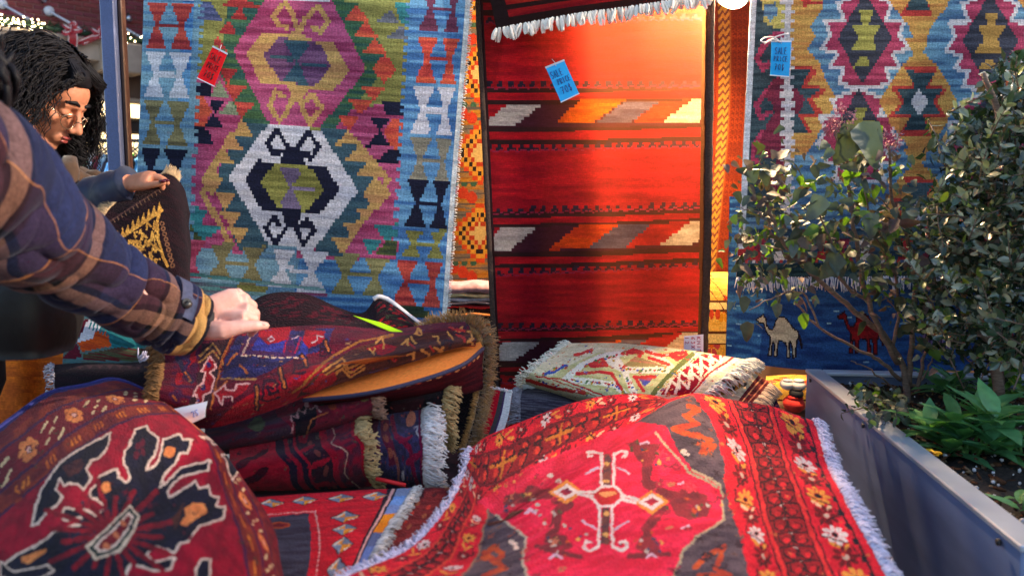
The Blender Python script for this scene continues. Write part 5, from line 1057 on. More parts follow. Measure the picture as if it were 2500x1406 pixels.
roll('crimson roll with dark flower bands and tan fringe in the middle of the heap', [(560, 1115), (680, 1092), (790, 1070), (868, 1042)], [(575, 1160), (700, 1140), (810, 1118), (890, 1085)], [(600, 1205), (720, 1205), (830, 1198), (912, 1185)], 170, 70, 181, paint2, 'right', fr_beige, .034, .0028, 130, 1.47, droop=.5, curl=.5, jit=.6)
def paint3(c):
    c.fill((C(62, 54, 92), C(46, 42, 66))); c.poly([(0, 0), (.3, 0), (.25, .6), (0, .5)], (C(96, 22, 46), C(76, 20, 44)), 'st'); c.poly([(.32, .1), (.45, .1), (.5, .7), (.36, .7)], C(96, 28, 50), 'st')
    for i in range(3): c.ell(.4, .2 + .2 * i, .04, .06, C(140, 70, 56), 'st')
    c.line([(.5, .1), (.55, .4), (.75, .6), (.9, .95)], (C(130, 20, 52), C(110, 20, 50)), .06, 'st', None, .6); c.line([(.6, .5), (.8, .45)], C(130, 20, 52), .05, 'st'); c.line([(.7, .7), (.95, .65)], C(130, 20, 52), .05, 'st'); c.ell(.8, .15, .09, .1, C(186, 110, 84), 'st', .3)
    c.line([(.86, .3), (.95, .25), (.9, .4), (.97, .5)], C(170, 160, 170), .03, 'st', None, .6); c.poly([(.94, 0), (1, 0), (1, 1), (.94, 1)], C(110, 18, 60), 'st'); c.line([(.45, .6), (.55, .75), (.5, .9)], C(140, 80, 70), .04, 'st'); c.ell(.62, .8, .03, .05, C(190, 170, 170), 'st')
roll('navy and plum roll ending in thick white fringe left of the bright red rug', [(885, 1058), (930, 1045), (985, 1036), (1030, 1030)], [(895, 1115), (945, 1108), (990, 1100), (1034, 1090)], [(915, 1192), (955, 1200), (1000, 1205), (1042, 1205)], 110, 80, 191, paint3, 'right', fr_white, .05, .003, 230, 1.5, droop=.5, curl=.55, jit=.5)
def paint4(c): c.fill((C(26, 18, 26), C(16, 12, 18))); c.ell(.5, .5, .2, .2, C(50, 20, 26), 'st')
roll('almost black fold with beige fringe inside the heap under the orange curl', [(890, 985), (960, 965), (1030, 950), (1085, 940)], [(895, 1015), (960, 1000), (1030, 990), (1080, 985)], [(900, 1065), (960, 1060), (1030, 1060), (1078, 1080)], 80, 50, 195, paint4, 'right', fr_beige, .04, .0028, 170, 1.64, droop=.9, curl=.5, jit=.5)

# small red rug with diamonds lying low in front
fn = Cloth([[(610, 1215, 1.0), (740, 1205, .985), (880, 1196, .975), (1008, 1190, .965)], [(640, 1270, .985), (740, 1262, .98), (860, 1255, .975), (975, 1245, .965)], [(660, 1330, .98), (750, 1325, .975), (840, 1320, .97), (932, 1308, .962)], [(670, 1440, .975), (740, 1440, .97), (800, 1440, .965), (868, 1430, .958)]], 170, 130, seed=201, knots=2.0, mode='z')
fn.fill((C(214, 18, 40), C(180, 12, 34)))
fn.poly([(.84, 0), (.865, 0), (.865, 1), (.84, 1)], C(30, 20, 36), 'st'); fn.poly([(.865, 0), (.885, 0), (.885, 1), (.865, 1)], C(236, 170, 160), 'st'); fn.poly([(.885, 0), (.9, 0), (.9, 1), (.885, 1)], C(30, 20, 36), 'st')
for i, c in enumerate([C(140, 150, 180), C(110, 150, 210), C(120, 140, 190), C(240, 140, 20), C(236, 130, 10), C(90, 100, 140), C(100, 120, 180), C(190, 190, 205)]): fn.poly([(.9, i / 8), (1, i / 8), (1, (i + 1) / 8), (.9, (i + 1) / 8)], c, 'st')
def dia(cx, cy, k=1.0):
    a, b = .095 * k, .07 * k
    fn.poly([(cx - a * 1.15, cy), (cx, cy - b * 1.15), (cx + a * 1.15, cy), (cx, cy + b * 1.15)], C(60, 16, 30), 'st')
    for sx, sy, c in ((-1, -1, C(214, 196, 180)), (1, -1, C(110, 120, 140)), (-1, 1, C(120, 130, 150)), (1, 1, C(226, 140, 40))): fn.poly([(cx, cy), (cx + sx * a, cy), (cx, cy + sy * b)], c, 'st')
    fn.poly([(cx - a * .5, cy - b * .1), (cx, cy - b * .7), (cx, cy)], C(230, 140, 30), 'st'); fn.poly([(cx + a, cy + b * .1), (cx + a * .5, cy + b * .6), (cx + a * .2, cy + b * .6)], C(226, 210, 196), 'st')
for i in range(4): dia(.12 + i * .22, .10, .85)
for i in range(5): dia(.62 + .02 * i, .36 + i * .17)
fn.poly([(0, .3), (.38, .28), (.36, 1), (0, 1)], (C(66, 62, 78), C(48, 40, 56)), 'st'); fn.ell(.12, .42, .1, .05, C(170, 70, 30), 'st'); fn.ell(.12, .42, .08, .03, C(110, 16, 30), 'st')
for i in range(26): fn.ell(.02 + i * .016, .26, .005, .01, C(226, 170, 160), 'st'); fn.ell(.42 + .002 * i, .28 + i * .028, .008, .01, C(226, 170, 160), 'st')
fn.noise(.14, 12, 12, 203)
t6 = thing('pile_rug', pxz(800, 1350, .96), 'small red rug with rows of grey and orange diamonds between the two front rugs', 'rug', 'pile rugs on the table'); fn.build('knotted_pile', M_PILE, t6, .008, C(90, 40, 40), grain=.16)
fringe(fn, 'right', 260, .022, .0028, pbr('pale mixed fringe', C(206, 196, 190), rough=.9, scale=40, noise=.3), t6, seed=205, jit=.7, curl=.5)
fo2 = Cloth([[(985, 1195, .958), (1040, 1190, .955), (1120, 1190, .95)], [(950, 1275, .952), (1010, 1275, .95), (1080, 1270, .948)], [(880, 1380, .948), (940, 1385, .945), (1010, 1360, .942)], [(800, 1480, .94), (880, 1490, .94), (950, 1480, .94)]], 80, 90, seed=207, mode='z')
fo2.fill((C(140, 44, 46), C(110, 30, 36)))
rr = random.Random(4)
for i in range(50): fo2.ell(rr.random(), rr.random(), .04, .02, rr.choice([C(206, 60, 50), C(160, 90, 60), C(80, 24, 34)]), 'st')
t7 = thing('pile_rug', pxz(960, 1320, .94), 'worn brownish red rug showing between white fringes at bottom centre', 'rug', 'pile rugs on the table'); fo2.build('knotted_pile', M_PILE, t7, .006, C(80, 40, 40))
fringe(fo2, 'left', 200, .03, .0036, fr_white, t7, a=.35, seed=209, jit=.7, curl=.6)
# loose red cord on the fold
m = MB(); m.tube([px(918, 1168, 1.47), px(955, 1176, 1.465), px(990, 1184, 1.47)], .004, 6); tag(m.build('edging_cord', pbr('scarlet cord', C(206, 24, 30), rough=.7, scale=90), None), 'short scarlet cord end lying below the navy roll', 'cord')

# striped corner and grey fringed rugs behind
fs_ = Cloth([[(1196, 948, 2.0), (1222, 952, 1.99), (1250, 958, 1.98)], [(1180, 1010, 1.95), (1208, 1015, 1.94), (1240, 1018, 1.93)], [(1150, 1090, 1.86), (1180, 1095, 1.85), (1215, 1090, 1.84)]], 60, 60, seed=211)
fs_.fill(C(170, 20, 36))
for a, b, c in ((0, .22, C(150, 110, 84)), (.22, .5, C(190, 20, 38)), (.5, .66, C(70, 66, 68)), (.66, .74, C(76, 44, 90)), (.74, 1, C(226, 222, 220))): fs_.poly([(a, 0), (b, 0), (b, 1), (a, 1)], c, 'st')
t8 = thing('flat_rug', px(1200, 1085, 1.86), 'striped red grey and white rug corner standing between golden fringe and red rug', 'rug'); fs_.build('woven_field', M_FLAT, t8, .006); fringe(fs_, 'top', 40, .008, .003, fr_white, t8, seed=213, curl=.5)
fg = Cloth([[(1275, 948, 2.12), (1330, 940, 2.12), (1420, 960, 2.12), (1480, 985, 2.12)], [(1270, 975, 2.06), (1330, 978, 2.04), (1420, 992, 2.02), (1480, 1005, 2.02)], [(1270, 1030, 2.05), (1330, 1040, 2.03), (1420, 1050, 2.0), (1480, 1050, 2.0)]], 70, 40, seed=215)
fg.fill((C(110, 104, 116), C(70, 62, 76))); t9 = thing('flat_rug', px(1340, 1035, 2.05), 'grey fringed rug folded directly under the cream kilim', 'rug'); fg.build('woven_field', M_FLAT, t9, .01)
fringe(fg, 'top', 130, .04, .0026, fr_grey, t9, seed=217, droop=1.2, curl=.5, lift=.6); fringe(fg, 'left', 90, .04, .0026, fr_grey, t9, seed=218, droop=.9, curl=.5)
mbx = MB(); P, D, N_ = fg.edge('top', 14, 0, .7); mbx.tube([Vector(p) + Vector((0, -.012, .008 + .003 * math.sin(i * 2))) for i, p in enumerate(P)], .011, 7); mbx.build('white_roll_edge', pbr('pale blue white wool', C(206, 212, 218), rough=.9, scale=120, noise=.12, bump=.4), t9)

# cream embroidered kilim on its pile ------------------------------------------
ck = Cloth([[(1395, 846, 1.045), (1500, 846, 1.03), (1650, 862, 1.02), (1815, 890, .99)], [(1390, 838, 1.085), (1500, 838, 1.09), (1650, 851, 1.085), (1822, 878, 1.07)], [(1352, 866, 1.085), (1475, 872, 1.09), (1620, 888, 1.085), (1780, 908, 1.06)], [(1308, 900, 1.075), (1440, 912, 1.065), (1585, 934, 1.055), (1735, 946, 1.03)], [(1282, 926, 1.045), (1412, 956, 1.025), (1555, 990, 1.005), (1690, 990, .99)], [(1290, 945, 1.0), (1415, 985, .98), (1545, 1030, .95), (1660, 1040, .94)]], 220, 120, seed=221, knots=1.6, mode='z')
zc = zm(3.125, 1200, 800)
CRE = (C(226, 216, 176), C(210, 200, 156)); GRN = (C(208, 200, 142), C(190, 184, 118)); SAL = (C(214, 66, 54), C(190, 40, 48))
ck.fill(CRE)
def c_(p, col): ck.poly(zc(p), col, 'px')
def cl_(p, col, w): ck.line(zc(p), col, w, 'px')
c_([(440, 380), (560, 300), (800, 190), (1250, 180), (1560, 190), (1350, 420), (1250, 520), (900, 520)], GRN)
for p in ([(560, 390), (930, 430), (1060, 540)], [(560, 390), (680, 290), (840, 220), (1020, 190)], [(930, 200), (1000, 310), (1090, 500)], [(1000, 320), (1340, 325)], [(880, 240), (1010, 330)], [(1200, 170), (1370, 290)]): cl_(p, C(232, 222, 200), 15)
for p in ([(650, 350), (820, 335), (915, 345), (960, 420), (1010, 500)], [(720, 290), (850, 240), (885, 285), (760, 290)], [(1090, 375), (1250, 372)], [(1100, 385), (1160, 480)], [(1180, 180), (1300, 215), (1480, 185)], [(1360, 210), (1420, 245), (1490, 205)], [(1000, 195), (1080, 170), (1150, 190), (1010, 195)], [(1010, 300), (1130, 210)], [(1200, 230), (1350, 280)], [(640, 210), (760, 170)]): cl_(p, SAL, 8)
c_([(760, 290), (850, 235), (880, 282)], SAL); c_([(1010, 290), (1100, 215), (1350, 300)], (C(150, 130, 80), C(190, 110, 90))); c_([(1360, 215), (1500, 205), (1420, 250)], SAL); c_([(1120, 385), (1230, 385), (1170, 450)], (C(70, 80, 150), C(200, 80, 70)))
rr = random.Random(12)
for i in range(150):
    a = rr.random(); base = rr.choice([[(560, 390), (930, 430)], [(930, 430), (1060, 540)], [(680, 290), (1020, 190)], [(930, 200), (1090, 500)], [(1000, 320), (1340, 325)], [(400, 350), (570, 290)], [(330, 400), (700, 490)], [(1240, 520), (1600, 190)]])
    x = base[0][0] + (base[1][0] - base[0][0]) * a; y = base[0][1] + (base[1][1] - base[0][1]) * a; ck.ell(*zc([(x + rr.gauss(0, 8), y + rr.gauss(0, 6))])[0], 3.2, 2.4, rr.choice([C(60, 74, 150), C(200, 50, 50), C(196, 150, 40), C(90, 120, 70)]), 'px')
cl_([(390, 370), (440, 330), (420, 350), (480, 335), (560, 285)], C(60, 84, 160), 5); cl_([(250, 395), (480, 460), (720, 500)], SAL, 8); cl_([(340, 370), (540, 395), (860, 520)], SAL, 4); cl_([(470, 400), (560, 430), (800, 520)], C(200, 90, 60), 3)
c_([(1290, 510), (1440, 340), (1600, 205), (1790, 200), (1640, 340), (1500, 520)], (C(160, 20, 40), C(136, 16, 40)))
for k in range(2):
    off = k * 70; cl_([(1330 + off, 500), (1370 + off, 400), (1430 + off, 480 - 20), (1440 + off, 330), (1530 + off, 400), (1520 + off, 270), (1610 + off, 330), (1590 + off, 220), (1690 + off, 270), (1670 + off, 200)], C(232, 214, 190), 6)
cl_([(1240, 520), (1350, 380), (1560, 200)], C(232, 222, 190), 7); cl_([(1540, 510), (1680, 360), (1900, 225)], C(232, 222, 190), 8); cl_([(1510, 520), (1660, 350), (1860, 215)], C(186, 40, 50), 5); cl_([(1220, 520), (1330, 390), (1530, 200)], C(100, 110, 60), 12)
ck.ornaments(330, np.ones((ck.nt, ck.ns), bool), [C(206, 70, 52), C(196, 60, 60), C(170, 160, 90), C(232, 222, 196), C(70, 84, 150), C(220, 130, 70)], .0075, 9, .6)
ck.noise(.1, 20, 20, 223)
t10 = thing('embroidered_kilim', px(1540, 960, 2.0), 'cream embroidered kilim folded on top of the pile before the red hung kilim', 'kilim'); ck.build('woven_field', M_FLAT, t10, .008, C(200, 190, 160), grain=.16)
fringe(ck, 'left', 150, .032, .0026, pbr('ivory tassels', C(228, 220, 200), rough=.9, scale=100), t10, a=.12, seed=225, curl=.6, jit=.8); fringe(ck, 'right', 150, .05, .0028, pbr('ivory grey fringe', C(206, 202, 194), rough=.9, scale=60, noise=.2), t10, a=.1, b=.85, seed=226, droop=.9, jit=.4, curl=.3)
cu = Cloth([[(1780, 900, 2.16), (1830, 905, 2.15), (1880, 935, 2.14)], [(1740, 940, 2.1), (1790, 955, 2.06), (1845, 975, 2.05)], [(1700, 985, 2.05), (1760, 1000, 2.02), (1820, 1000, 2.02)]], 70, 60, seed=227)
cu.fill((C(206, 184, 150), C(180, 150, 120))); cu.poly([(.72, 0), (1, 0), (1, 1), (.72, 1)], (C(110, 40, 40), C(80, 30, 34)), 'st'); cu.line([(.8, 0), (.8, 1)], C(190, 130, 90), .03, 'st'); cu.line([(.92, 0), (.92, 1)], C(190, 110, 80), .03, 'st'); cu.poly([(0, .7), (.8, .75), (.8, 1), (0, 1)], (C(110, 44, 40), C(84, 30, 36)), 'st')
for q in ((.3, .3), (.5, .4), (.35, .55)): cu.ell(q[0], q[1], .06, .12, C(160, 100, 40), 'st', .4); cu.ell(q[0] + .1, q[1] - .1, .05, .06, C(60, 50, 50), 'st', .4)
t11 = thing('flat_rug', px(1800, 1000, 2.04), 'tan bordered rug corner with pink grey fringe sticking out under the cream kilim', 'rug'); cu.build('woven_field', M_FLAT, t11, .006); fringe(cu, 'right', 90, .04, .0024, pbr('pinkish fringe', C(176, 150, 130), rough=.9, scale=80, noise=.2), t11, seed=229, droop=.8, jit=.3)
cd_ = Cloth([[(1840, 985, 2.12), (1860, 975, 2.12), (1890, 965, 2.12)], [(1830, 1010, 2.08), (1860, 1010, 2.06), (1905, 1000, 2.08)], [(1830, 1060, 2.08), (1860, 1060, 2.06), (1905, 1050, 2.08)]], 30, 30, seed=231); cd_.fill((C(30, 30, 56), C(60, 20, 40)))
t12 = thing('flat_rug', px(1865, 1050, 2.08), 'dark navy folded rug edge in shade right of the tan fringed corner', 'rug'); cd_.build('woven_field', M_FLAT, t12, .01)

# goods deep in the stall, seen through the gaps ---------------------------------
tb = thing('back_table', (.2, 2.98, 0), 'low table at the back of the stall carrying folded textiles', 'table')
m = MB(); m.box((.22, 3.0, .72), (1.6, .42, .03)); m.build('table_top', wood, tb, False)
for x in (-.5, .95):
    for y in (2.85, 3.17): m = MB(); m.box((x, y, .35), (.04, .04, .7)); m.build('leg', wood, tb, False)
def flatcloth(label, quad, y, col, z_thick=.25, wav=.004, seed=0, name='folded_textile'):
    (u0, v0), (u1, v1) = quad; t = thing(name, px((u0 + u1) / 2, v1, y), label, 'textile', 'folded textiles on the back table'); mb = MB(); n = 14; pr_ = []
    h = (px(u0, v0, y) - px(u0, v1, y)).z; z0 = px(u0, v1, y).z; x0, x1 = px(u0, v0, y).x, px(u1, v0, y).x; vs = []
    for j in range(n + 1):
        x = x0 + (x1 - x0) * j / n; w = wav * math.sin(j * .9 + seed * 2.1)
        for a in np.linspace(-math.pi / 2, math.pi / 2, 6): vs.append((x, y + h * .5 - h * .5 * math.cos(a), z0 + h / 2 + w + h / 2 * math.sin(a)))
        vs.append((x, y + z_thick, z0 + h + w)); vs.append((x, y + z_thick, z0 + w))
    k = 8; fs = [(j * k + a, (j + 1) * k + a, (j + 1) * k + (a + 1) % k, j * k + (a + 1) % k) for j in range(n) for a in range(k)] + [tuple(range(k)), tuple(n * k + a for a in range(k - 1, -1, -1))]
    mb.add(vs, fs); mb.build('folded_layer', pbr('folded cotton', col, rough=.9, scale=50, noise=.25, bump=.2), t)
lay = [(692, 718, C(206, 160, 170), 'pinkish brown patterned'), (718, 727, C(236, 214, 160), 'pale yellow'), (727, 738, C(196, 196, 212), 'bluish white'), (738, 745, C(40, 36, 60), 'navy'), (745, 753, C(206, 44, 50), 'scarlet'), (753, 766, C(50, 24, 26), 'dark brown'), (766, 772, C(196, 120, 60), 'thin orange'), (772, 786, C(60, 22, 26), 'maroon'), (786, 796, C(230, 206, 150), 'cream'), (796, 860, C(226, 140, 40), 'marigold')]
for i, (a, b, c, nm) in enumerate(lay): flatcloth(nm + ' folded cloth in the stack left of the red kilim', ((1040, a), (1230, b)), 2.86 + .006 * (i % 3), c, .25, .003, i)
def print_panel(label, u0, v0, u1, v1, y, seed, top=.0):
    c = Cloth([[(u0, v0, y + top), ((u0 + u1) / 2, v0 - 4, y + top), (u1, v0, y + top)], [(u0, v0 + 30, y), ((u0 + u1) / 2, v0 + 30, y - .01), (u1, v0 + 30, y)], [(u0, v1, y - .01), ((u0 + u1) / 2, v1, y - .02), (u1, v1, y - .01)]], 90, 140, seed=seed)
    c.fill((C(236, 190, 90), C(226, 170, 70))); r = random.Random(seed)
    for i in range(16):
        s, t = r.random(), r.random(); k = r.choice([C(206, 60, 30), C(222, 150, 30), C(186, 90, 50), C(196, 70, 80)])
        if i % 2: c.flower(s, t, .12, k, C(226, 110, 40), 'st', 1.6, 6)
        else: c.poly([(s, t), (s + .14, t + .05), (s + .1, t + .12), (s - .02, t + .1)], k, 'st')
    for t in (.62, .8): c.poly([(0, t), (1, t), (1, t + .06), (0, t + .06)], C(240, 214, 140), 'st'); c.line([(0, t), (1, t)], C(90, 50, 30), .012, 'st'); c.line([(0, t + .06), (1, t + .06)], C(90, 50, 30), .012, 'st')
    for i in range(14): c.line([(r.random(), r.random()), (r.random(), r.random())], C(110, 60, 40), .01, 'st') if i < 4 else c.ell(r.random(), .7, .03, .03, C(206, 70, 40), 'st')
    t = thing('printed_textile', px((u0 + u1) / 2, v1, y), label, 'textile'); c.build('printed_cloth', M_PRINT, t, .006, C(220, 170, 80)); return t
print_panel('yellow printed textile with flowers hanging in the gap right of the red kilim', 1670, 668, 1850, 900, 2.84, 5, .12)
print_panel('bright yellow and red printed textile low in the gap beside the planter corner', 1870, 918, 2010, 1100, 2.72, 9, .1)
sl_m = pbr('white felt slipper', C(226, 216, 206), rough=.85, scale=30, noise=.1); rd_m = pbr('scarlet printed cotton', C(206, 30, 26), rough=.8, scale=40, noise=.3, col2=C(226, 60, 40)); bk_m = pbr('black cotton', C(24, 22, 26), rough=.8, scale=30)
for i, (u, v, mt, lb, rr_) in enumerate(((1921, 938, sl_m, 'white felt slipper left of two beside the planter', .022), (1948, 940, sl_m, 'white felt slipper right beside the planter corner', .024), (1938, 985, rd_m, 'scarlet rounded pouch in front of the white slippers', .034), (1944, 960, bk_m, 'small black pouch between slippers and scarlet pouch', .022))):
    c = px(u, v, 2.62 - .01 * i); t = thing('felt_slipper' if mt is sl_m else 'cloth_pouch', c - Vector((0, 0, rr_)), lb, 'slipper' if mt is sl_m else 'pouch')
    m = MB(); vs = []; n = 10
    m.ball(c, rr_, 12, 9, (1, 1.5, .85)); m.build('upper' if mt is sl_m else 'pouch_body', mt, t)
    m = MB(); m.tube([c + Vector((rr_ * .6 * math.cos(a), -rr_ * .3 + rr_ * .7 * math.sin(a), rr_ * .72)) for a in np.linspace(0, 6.28, 12)], rr_ * .16, 6, False); m.build('rim', mt, t)
gs = thing('display_shelf', (.78, 2.72, 0), 'low shelf behind the planter holding slippers and printed cloth', 'shelf'); m = MB(); m.box((.75, 2.74, .80), (.5, .26, .03)); m.build('board', wood, gs, False)
for x in (.53, .97): m = MB(); m.box((x, 2.74, .39), (.03, .24, .78)); m.build('side_panel', wood, gs, False)

# left edge: teal kilim, dark folded rugs, orange cloth, black bag ------------------
ft = Cloth([[(170, 770, 1.98), (250, 778, 1.97), (320, 812, 1.95), (385, 850, 1.93)], [(158, 830, 1.92), (230, 838, 1.89), (300, 855, 1.87), (380, 872, 1.87)], [(150, 915, 1.93), (230, 915, 1.9), (300, 915, 1.88), (380, 915, 1.88)]], 110, 70, seed=241)
zt = zm(3.4286, 0, 650); ft.fill((C(70, 110, 120), C(90, 100, 96)))
for p, c in (([(590, 480), (760, 440), (640, 640), (690, 770), (520, 780), (600, 700), (570, 540)], C(90, 20, 40)), ([(740, 450), (860, 490), (780, 620), (650, 640)], C(206, 200, 206)), ([(800, 540), (940, 560), (940, 670), (690, 720), (650, 640), (780, 610)], (C(206, 80, 26), C(170, 60, 28))), ([(880, 500), (1060, 520), (1250, 640), (1200, 690), (940, 690)], (C(40, 120, 130), C(30, 96, 100))), ([(700, 740), (1000, 680), (1300, 700), (1300, 800), (700, 790)], (C(90, 26, 36), C(70, 84, 60)))): ft.poly(zt(p), c, 'px', (2, 2))
for i in range(6): ft.line(zt([(765 + i * 28, 455 + i * 14), (750 + i * 28, 520 + i * 12)]), C(30, 110, 120), 4, 'px')
t13 = thing('folded_kilim', px(260, 912, 1.9), 'folded teal orange and white kilim under the plaid sleeve', 'kilim'); ft.build('woven_field', M_FLAT, t13, .008)
fk = Cloth([[(130, 890, 1.92), (220, 884, 1.9), (310, 882, 1.88), (392, 880, 1.86)], [(132, 905, 1.86), (220, 905, 1.83), (310, 905, 1.81), (392, 905, 1.79)], [(134, 960, 1.84), (220, 960, 1.82), (310, 960, 1.8), (392, 960, 1.78)], [(136, 1040, 1.86), (220, 1040, 1.84), (310, 1040, 1.82), (392, 1040, 1.8)]], 100, 70, seed=243)
fk.fill((C(32, 14, 24), C(20, 14, 22)))
for i in range(7): fk.poly([(.2 + i * .09, .14), (.24 + i * .09, .3), (.28 + i * .09, .14)], C(64, 36, 44), 'st')
t14 = thing('pile_rug', px(250, 1035, 1.84), 'nearly black folded rug with grey fringe at far left of the table', 'rug', 'pile rugs on the table'); fk.build('knotted_pile', M_PILE, t14, .008); fringe(fk, 'left', 60, .03, .0026, fr_grey, t14, seed=245, droop=.8, curl=.5, jit=.5)
m = strands((np.array([tuple(px(335 + i * 1.5, 872 + (i % 4) * 4, 1.8)) for i in range(14)]), np.tile([.5, -.2, .8], (14, 1)), np.tile([0, -1., 0], (14, 1))), .022, .002, 3, .2, .5, 6); tag(m.build('tuft', fr_lav, t14), kind='stuff')
oc = thing('table_cloth', px(70, 1000, 1.95), 'orange brown cloth hanging beside the table at far left', 'cloth'); c = Cloth([[(-60, 820, 1.97), (40, 820, 1.95), (110, 820, 1.98), (200, 820, 1.95)], [(-60, 950, 1.95), (40, 950, 1.92), (110, 950, 1.97), (200, 950, 1.93)], [(-60, 1500, 1.9), (40, 1500, 1.95), (110, 1500, 1.9), (200, 1500, 1.95)]], 60, 80, seed=247); c.fill((C(206, 104, 30), C(170, 80, 30))); c.noise(.1, 5, 5, 3); c.build('draped_cloth', M_FLAT, oc, .004)
# ------------------------------------------------------------------ planter
ZP = 0.98
pf, pn = pxz(1966, 900, ZP), pxz(2492, 1332, ZP)
ax_ = (pn - pf); ax_.z = 0; PL = ax_.length; ax_.normalize(); bx_ = Vector((-ax_.y, ax_.x, 0))
if bx_.x < 0: bx_ = -bx_
PW_ = 1.0; PB = Matrix((ax_, bx_, Vector((0, 0, 1)))).transposed()
def pp_(a, b, z): return pf + ax_ * a + bx_ * b + Vector((0, 0, z - ZP))
metal = pbr('brushed zinc sheet', C(112, 126, 164), rough=.5, metal=.1, scale=3, noise=.16, stretch=(1, 1, 6)); metal_r = pbr('bright zinc rim', C(190, 196, 210), rough=.35, metal=.4, scale=10, noise=.08)
plt = thing('metal_planter', pp_(PL / 2, PW_ / 2, 0.02), 'grey zinc sheet planter box with folded rim at right of the rug table', 'planter')
def pbox(name, a0, a1, b0, b1, z0, z1, mat, par=plt, bev=.002):
    m = MB(); m.box(pp_((a0 + a1) / 2, (b0 + b1) / 2, (z0 + z1) / 2), (a1 - a0, b1 - b0, z1 - z0), PB, bev); return m.build(name, mat, par, False)
pbox('side_panel', .004, PL - .004, .004, .012, .02, ZP - .012, metal); pbox('side_panel', .004, PL - .004, PW_ - .012, PW_ - .004, .02, ZP - .012, metal)
pbox('end_panel', .004, .012, .014, PW_ - .014, .02, ZP - .012, metal); pbox('end_panel', PL - .012, PL - .004, .014, PW_ - .014, .02, ZP - .012, metal)
jt = PL * .42
for a0, a1 in ((0, jt - .001), (jt + .001, PL)): pbox('rim', a0, a1, 0, .05, ZP - .011, ZP, metal_r)
pbox('rim', 0, PL, PW_ - .05, PW_, ZP - .011, ZP, metal_r); pbox('rim', 0, .05, .052, PW_ - .052, ZP - .0112, ZP - .0005, metal_r); pbox('rim', PL - .05, PL, .052, PW_ - .052, ZP - .0112, ZP - .0005, metal_r)
for a in (.08, jt + .03, PL - .06): m = MB(); m.tube([pp_(a, -.001, ZP - .02), pp_(a, -.006, ZP - .02)], .006, 8); m.build('rivet', dark_m, plt)
soil_m = pbr('dark potting soil', C(44, 34, 28), rough=.95, scale=120, noise=.6, bump=.8)
n = 60; vs = [tuple(pp_(.01 + (PL - .02) * i / n, .013 + (PW_ - .026) * j / n, ZP - .05 + random.uniform(-.007, .01) + .012 * math.sin(i * .5) * math.sin(j * .4))) for i in range(n + 1) for j in range(n + 1)]
m = MB(); m.add(vs, [(i * (n + 1) + j, i * (n + 1) + j + 1, (i + 1) * (n + 1) + j + 1, (i + 1) * (n + 1) + j) for i in range(n) for j in range(n)]); m.build('soil', soil_m, plt)
def chips(name, mat, cnt, r0, r1, seed):
    r = random.Random(seed); m = MB()
    for i in range(cnt):
        c = pp_(.03 + (PL - .06) * r.random(), .06 + (PW_ - .12) * r.random(), ZP - .036 + r.uniform(-.004, .008)); s = r.uniform(r0, r1)
        m.ball(c, s, 5, 3, (r.uniform(.5, 1.6), r.uniform(.4, .9), r.uniform(.15, .4) if name != 'perlite_grain' else .7), Euler((r.uniform(-.6, .6), r.uniform(-.6, .6), r.uniform(0, 3))).to_matrix())
    tag(m.build(name, mat, plt), kind='stuff')
chips('perlite_grain', pbr('white perlite', C(206, 200, 200), rough=.95, spec=.1), 420, .0025, .007, 1); chips('bark_chip', pbr('bark chips', C(78, 50, 34), rough=.95, noise=.5, spec=.1), 1300, .003, .014, 2); chips('leaf_litter', pbr('pale dry litter', C(120, 96, 72), rough=.95, noise=.4, spec=.1), 420, .004, .011, 3)

# ------------------------------------------------------------------ leaves and plants
def leaf_mat(name, c, trans=.25, rough=.38, rnd=.35, spec=.5):
    m = pbr(name, c, rough=rough, scale=60, noise=.2, rnd=rnd, spec=spec, bump=.25); n_, l_ = m.node_tree.nodes, m.node_tree.links; b = n_['Principled BSDF']
    tr = n_.new('ShaderNodeBsdfTranslucent'); ms = n_.new('ShaderNodeMixShader'); ms.inputs[0].default_value = trans; tr.inputs['Color'].default_value = rgba(np.clip(np.array(c) * [1.3, 1.7, .6], 0, 1))
    l_.new(b.outputs[0], ms.inputs[1]); l_.new(tr.outputs[0], ms.inputs[2]); l_.new(ms.outputs[0], n_['Material Output'].inputs['Surface']); return m
def leaf_verts(L, W, fold, curl, kind='oval', seed=0):
    r = random.Random(seed); nx = 7; vs = []; fs = []
    for i in range(nx + 1):
        f = i / nx
        w = {'oval': math.sin(math.pi * min(1, f * .97 + .03)) ** .75, 'lance': math.sin(math.pi * f ** .8) ** .9, 'heart': (1 - f) ** .55 * min(1, f * 5 + .15) * 1.1}[kind] * W / 2
        x = L * f; z = curl * L * f * f
        for j, s in enumerate((-1, -.5, 0, .5, 1)): vs.append((x + r.uniform(-.02, .02) * L * abs(s), s * w * (1 + r.uniform(-.08, .08)), z + fold * abs(s) * w + r.uniform(-.03, .03) * W * abs(s)))
    for i in range(nx):
        for j in range(4): a = i * 5 + j; fs.append((a, a + 5, a + 6, a + 1))
    return vs, fs
def leaf_mesh(name, mat, *a, **k):
    m = MB(); m.add(*leaf_verts(*a, **k)); me = m.mesh(name); me.materials.append(mat); me.polygons.foreach_set('use_smooth', np.ones(len(me.polygons), bool)); return me
def leaf_M(p, d, up, s):
    d = Vector(d).normalized(); u = Vector(up); y = u.cross(d); y = y.normalized() if y.length > 1e-3 else d.orthogonal().normalized(); z = d.cross(y)
    return Matrix.Translation(p) @ Matrix((d, y, z)).transposed().to_4x4() @ Matrix.Scale(s, 4)
def put_leaf(me, M, parent, name='leaf'):
    o = bpy.data.objects.new(name, me); COL.objects.link(o); o.matrix_world = M; o.matrix_basis = M; return attach(o, parent)
rl = random.Random(42)
def rv(s=1): return Vector((rl.gauss(0, s), rl.gauss(0, s), rl.gauss(0, s)))
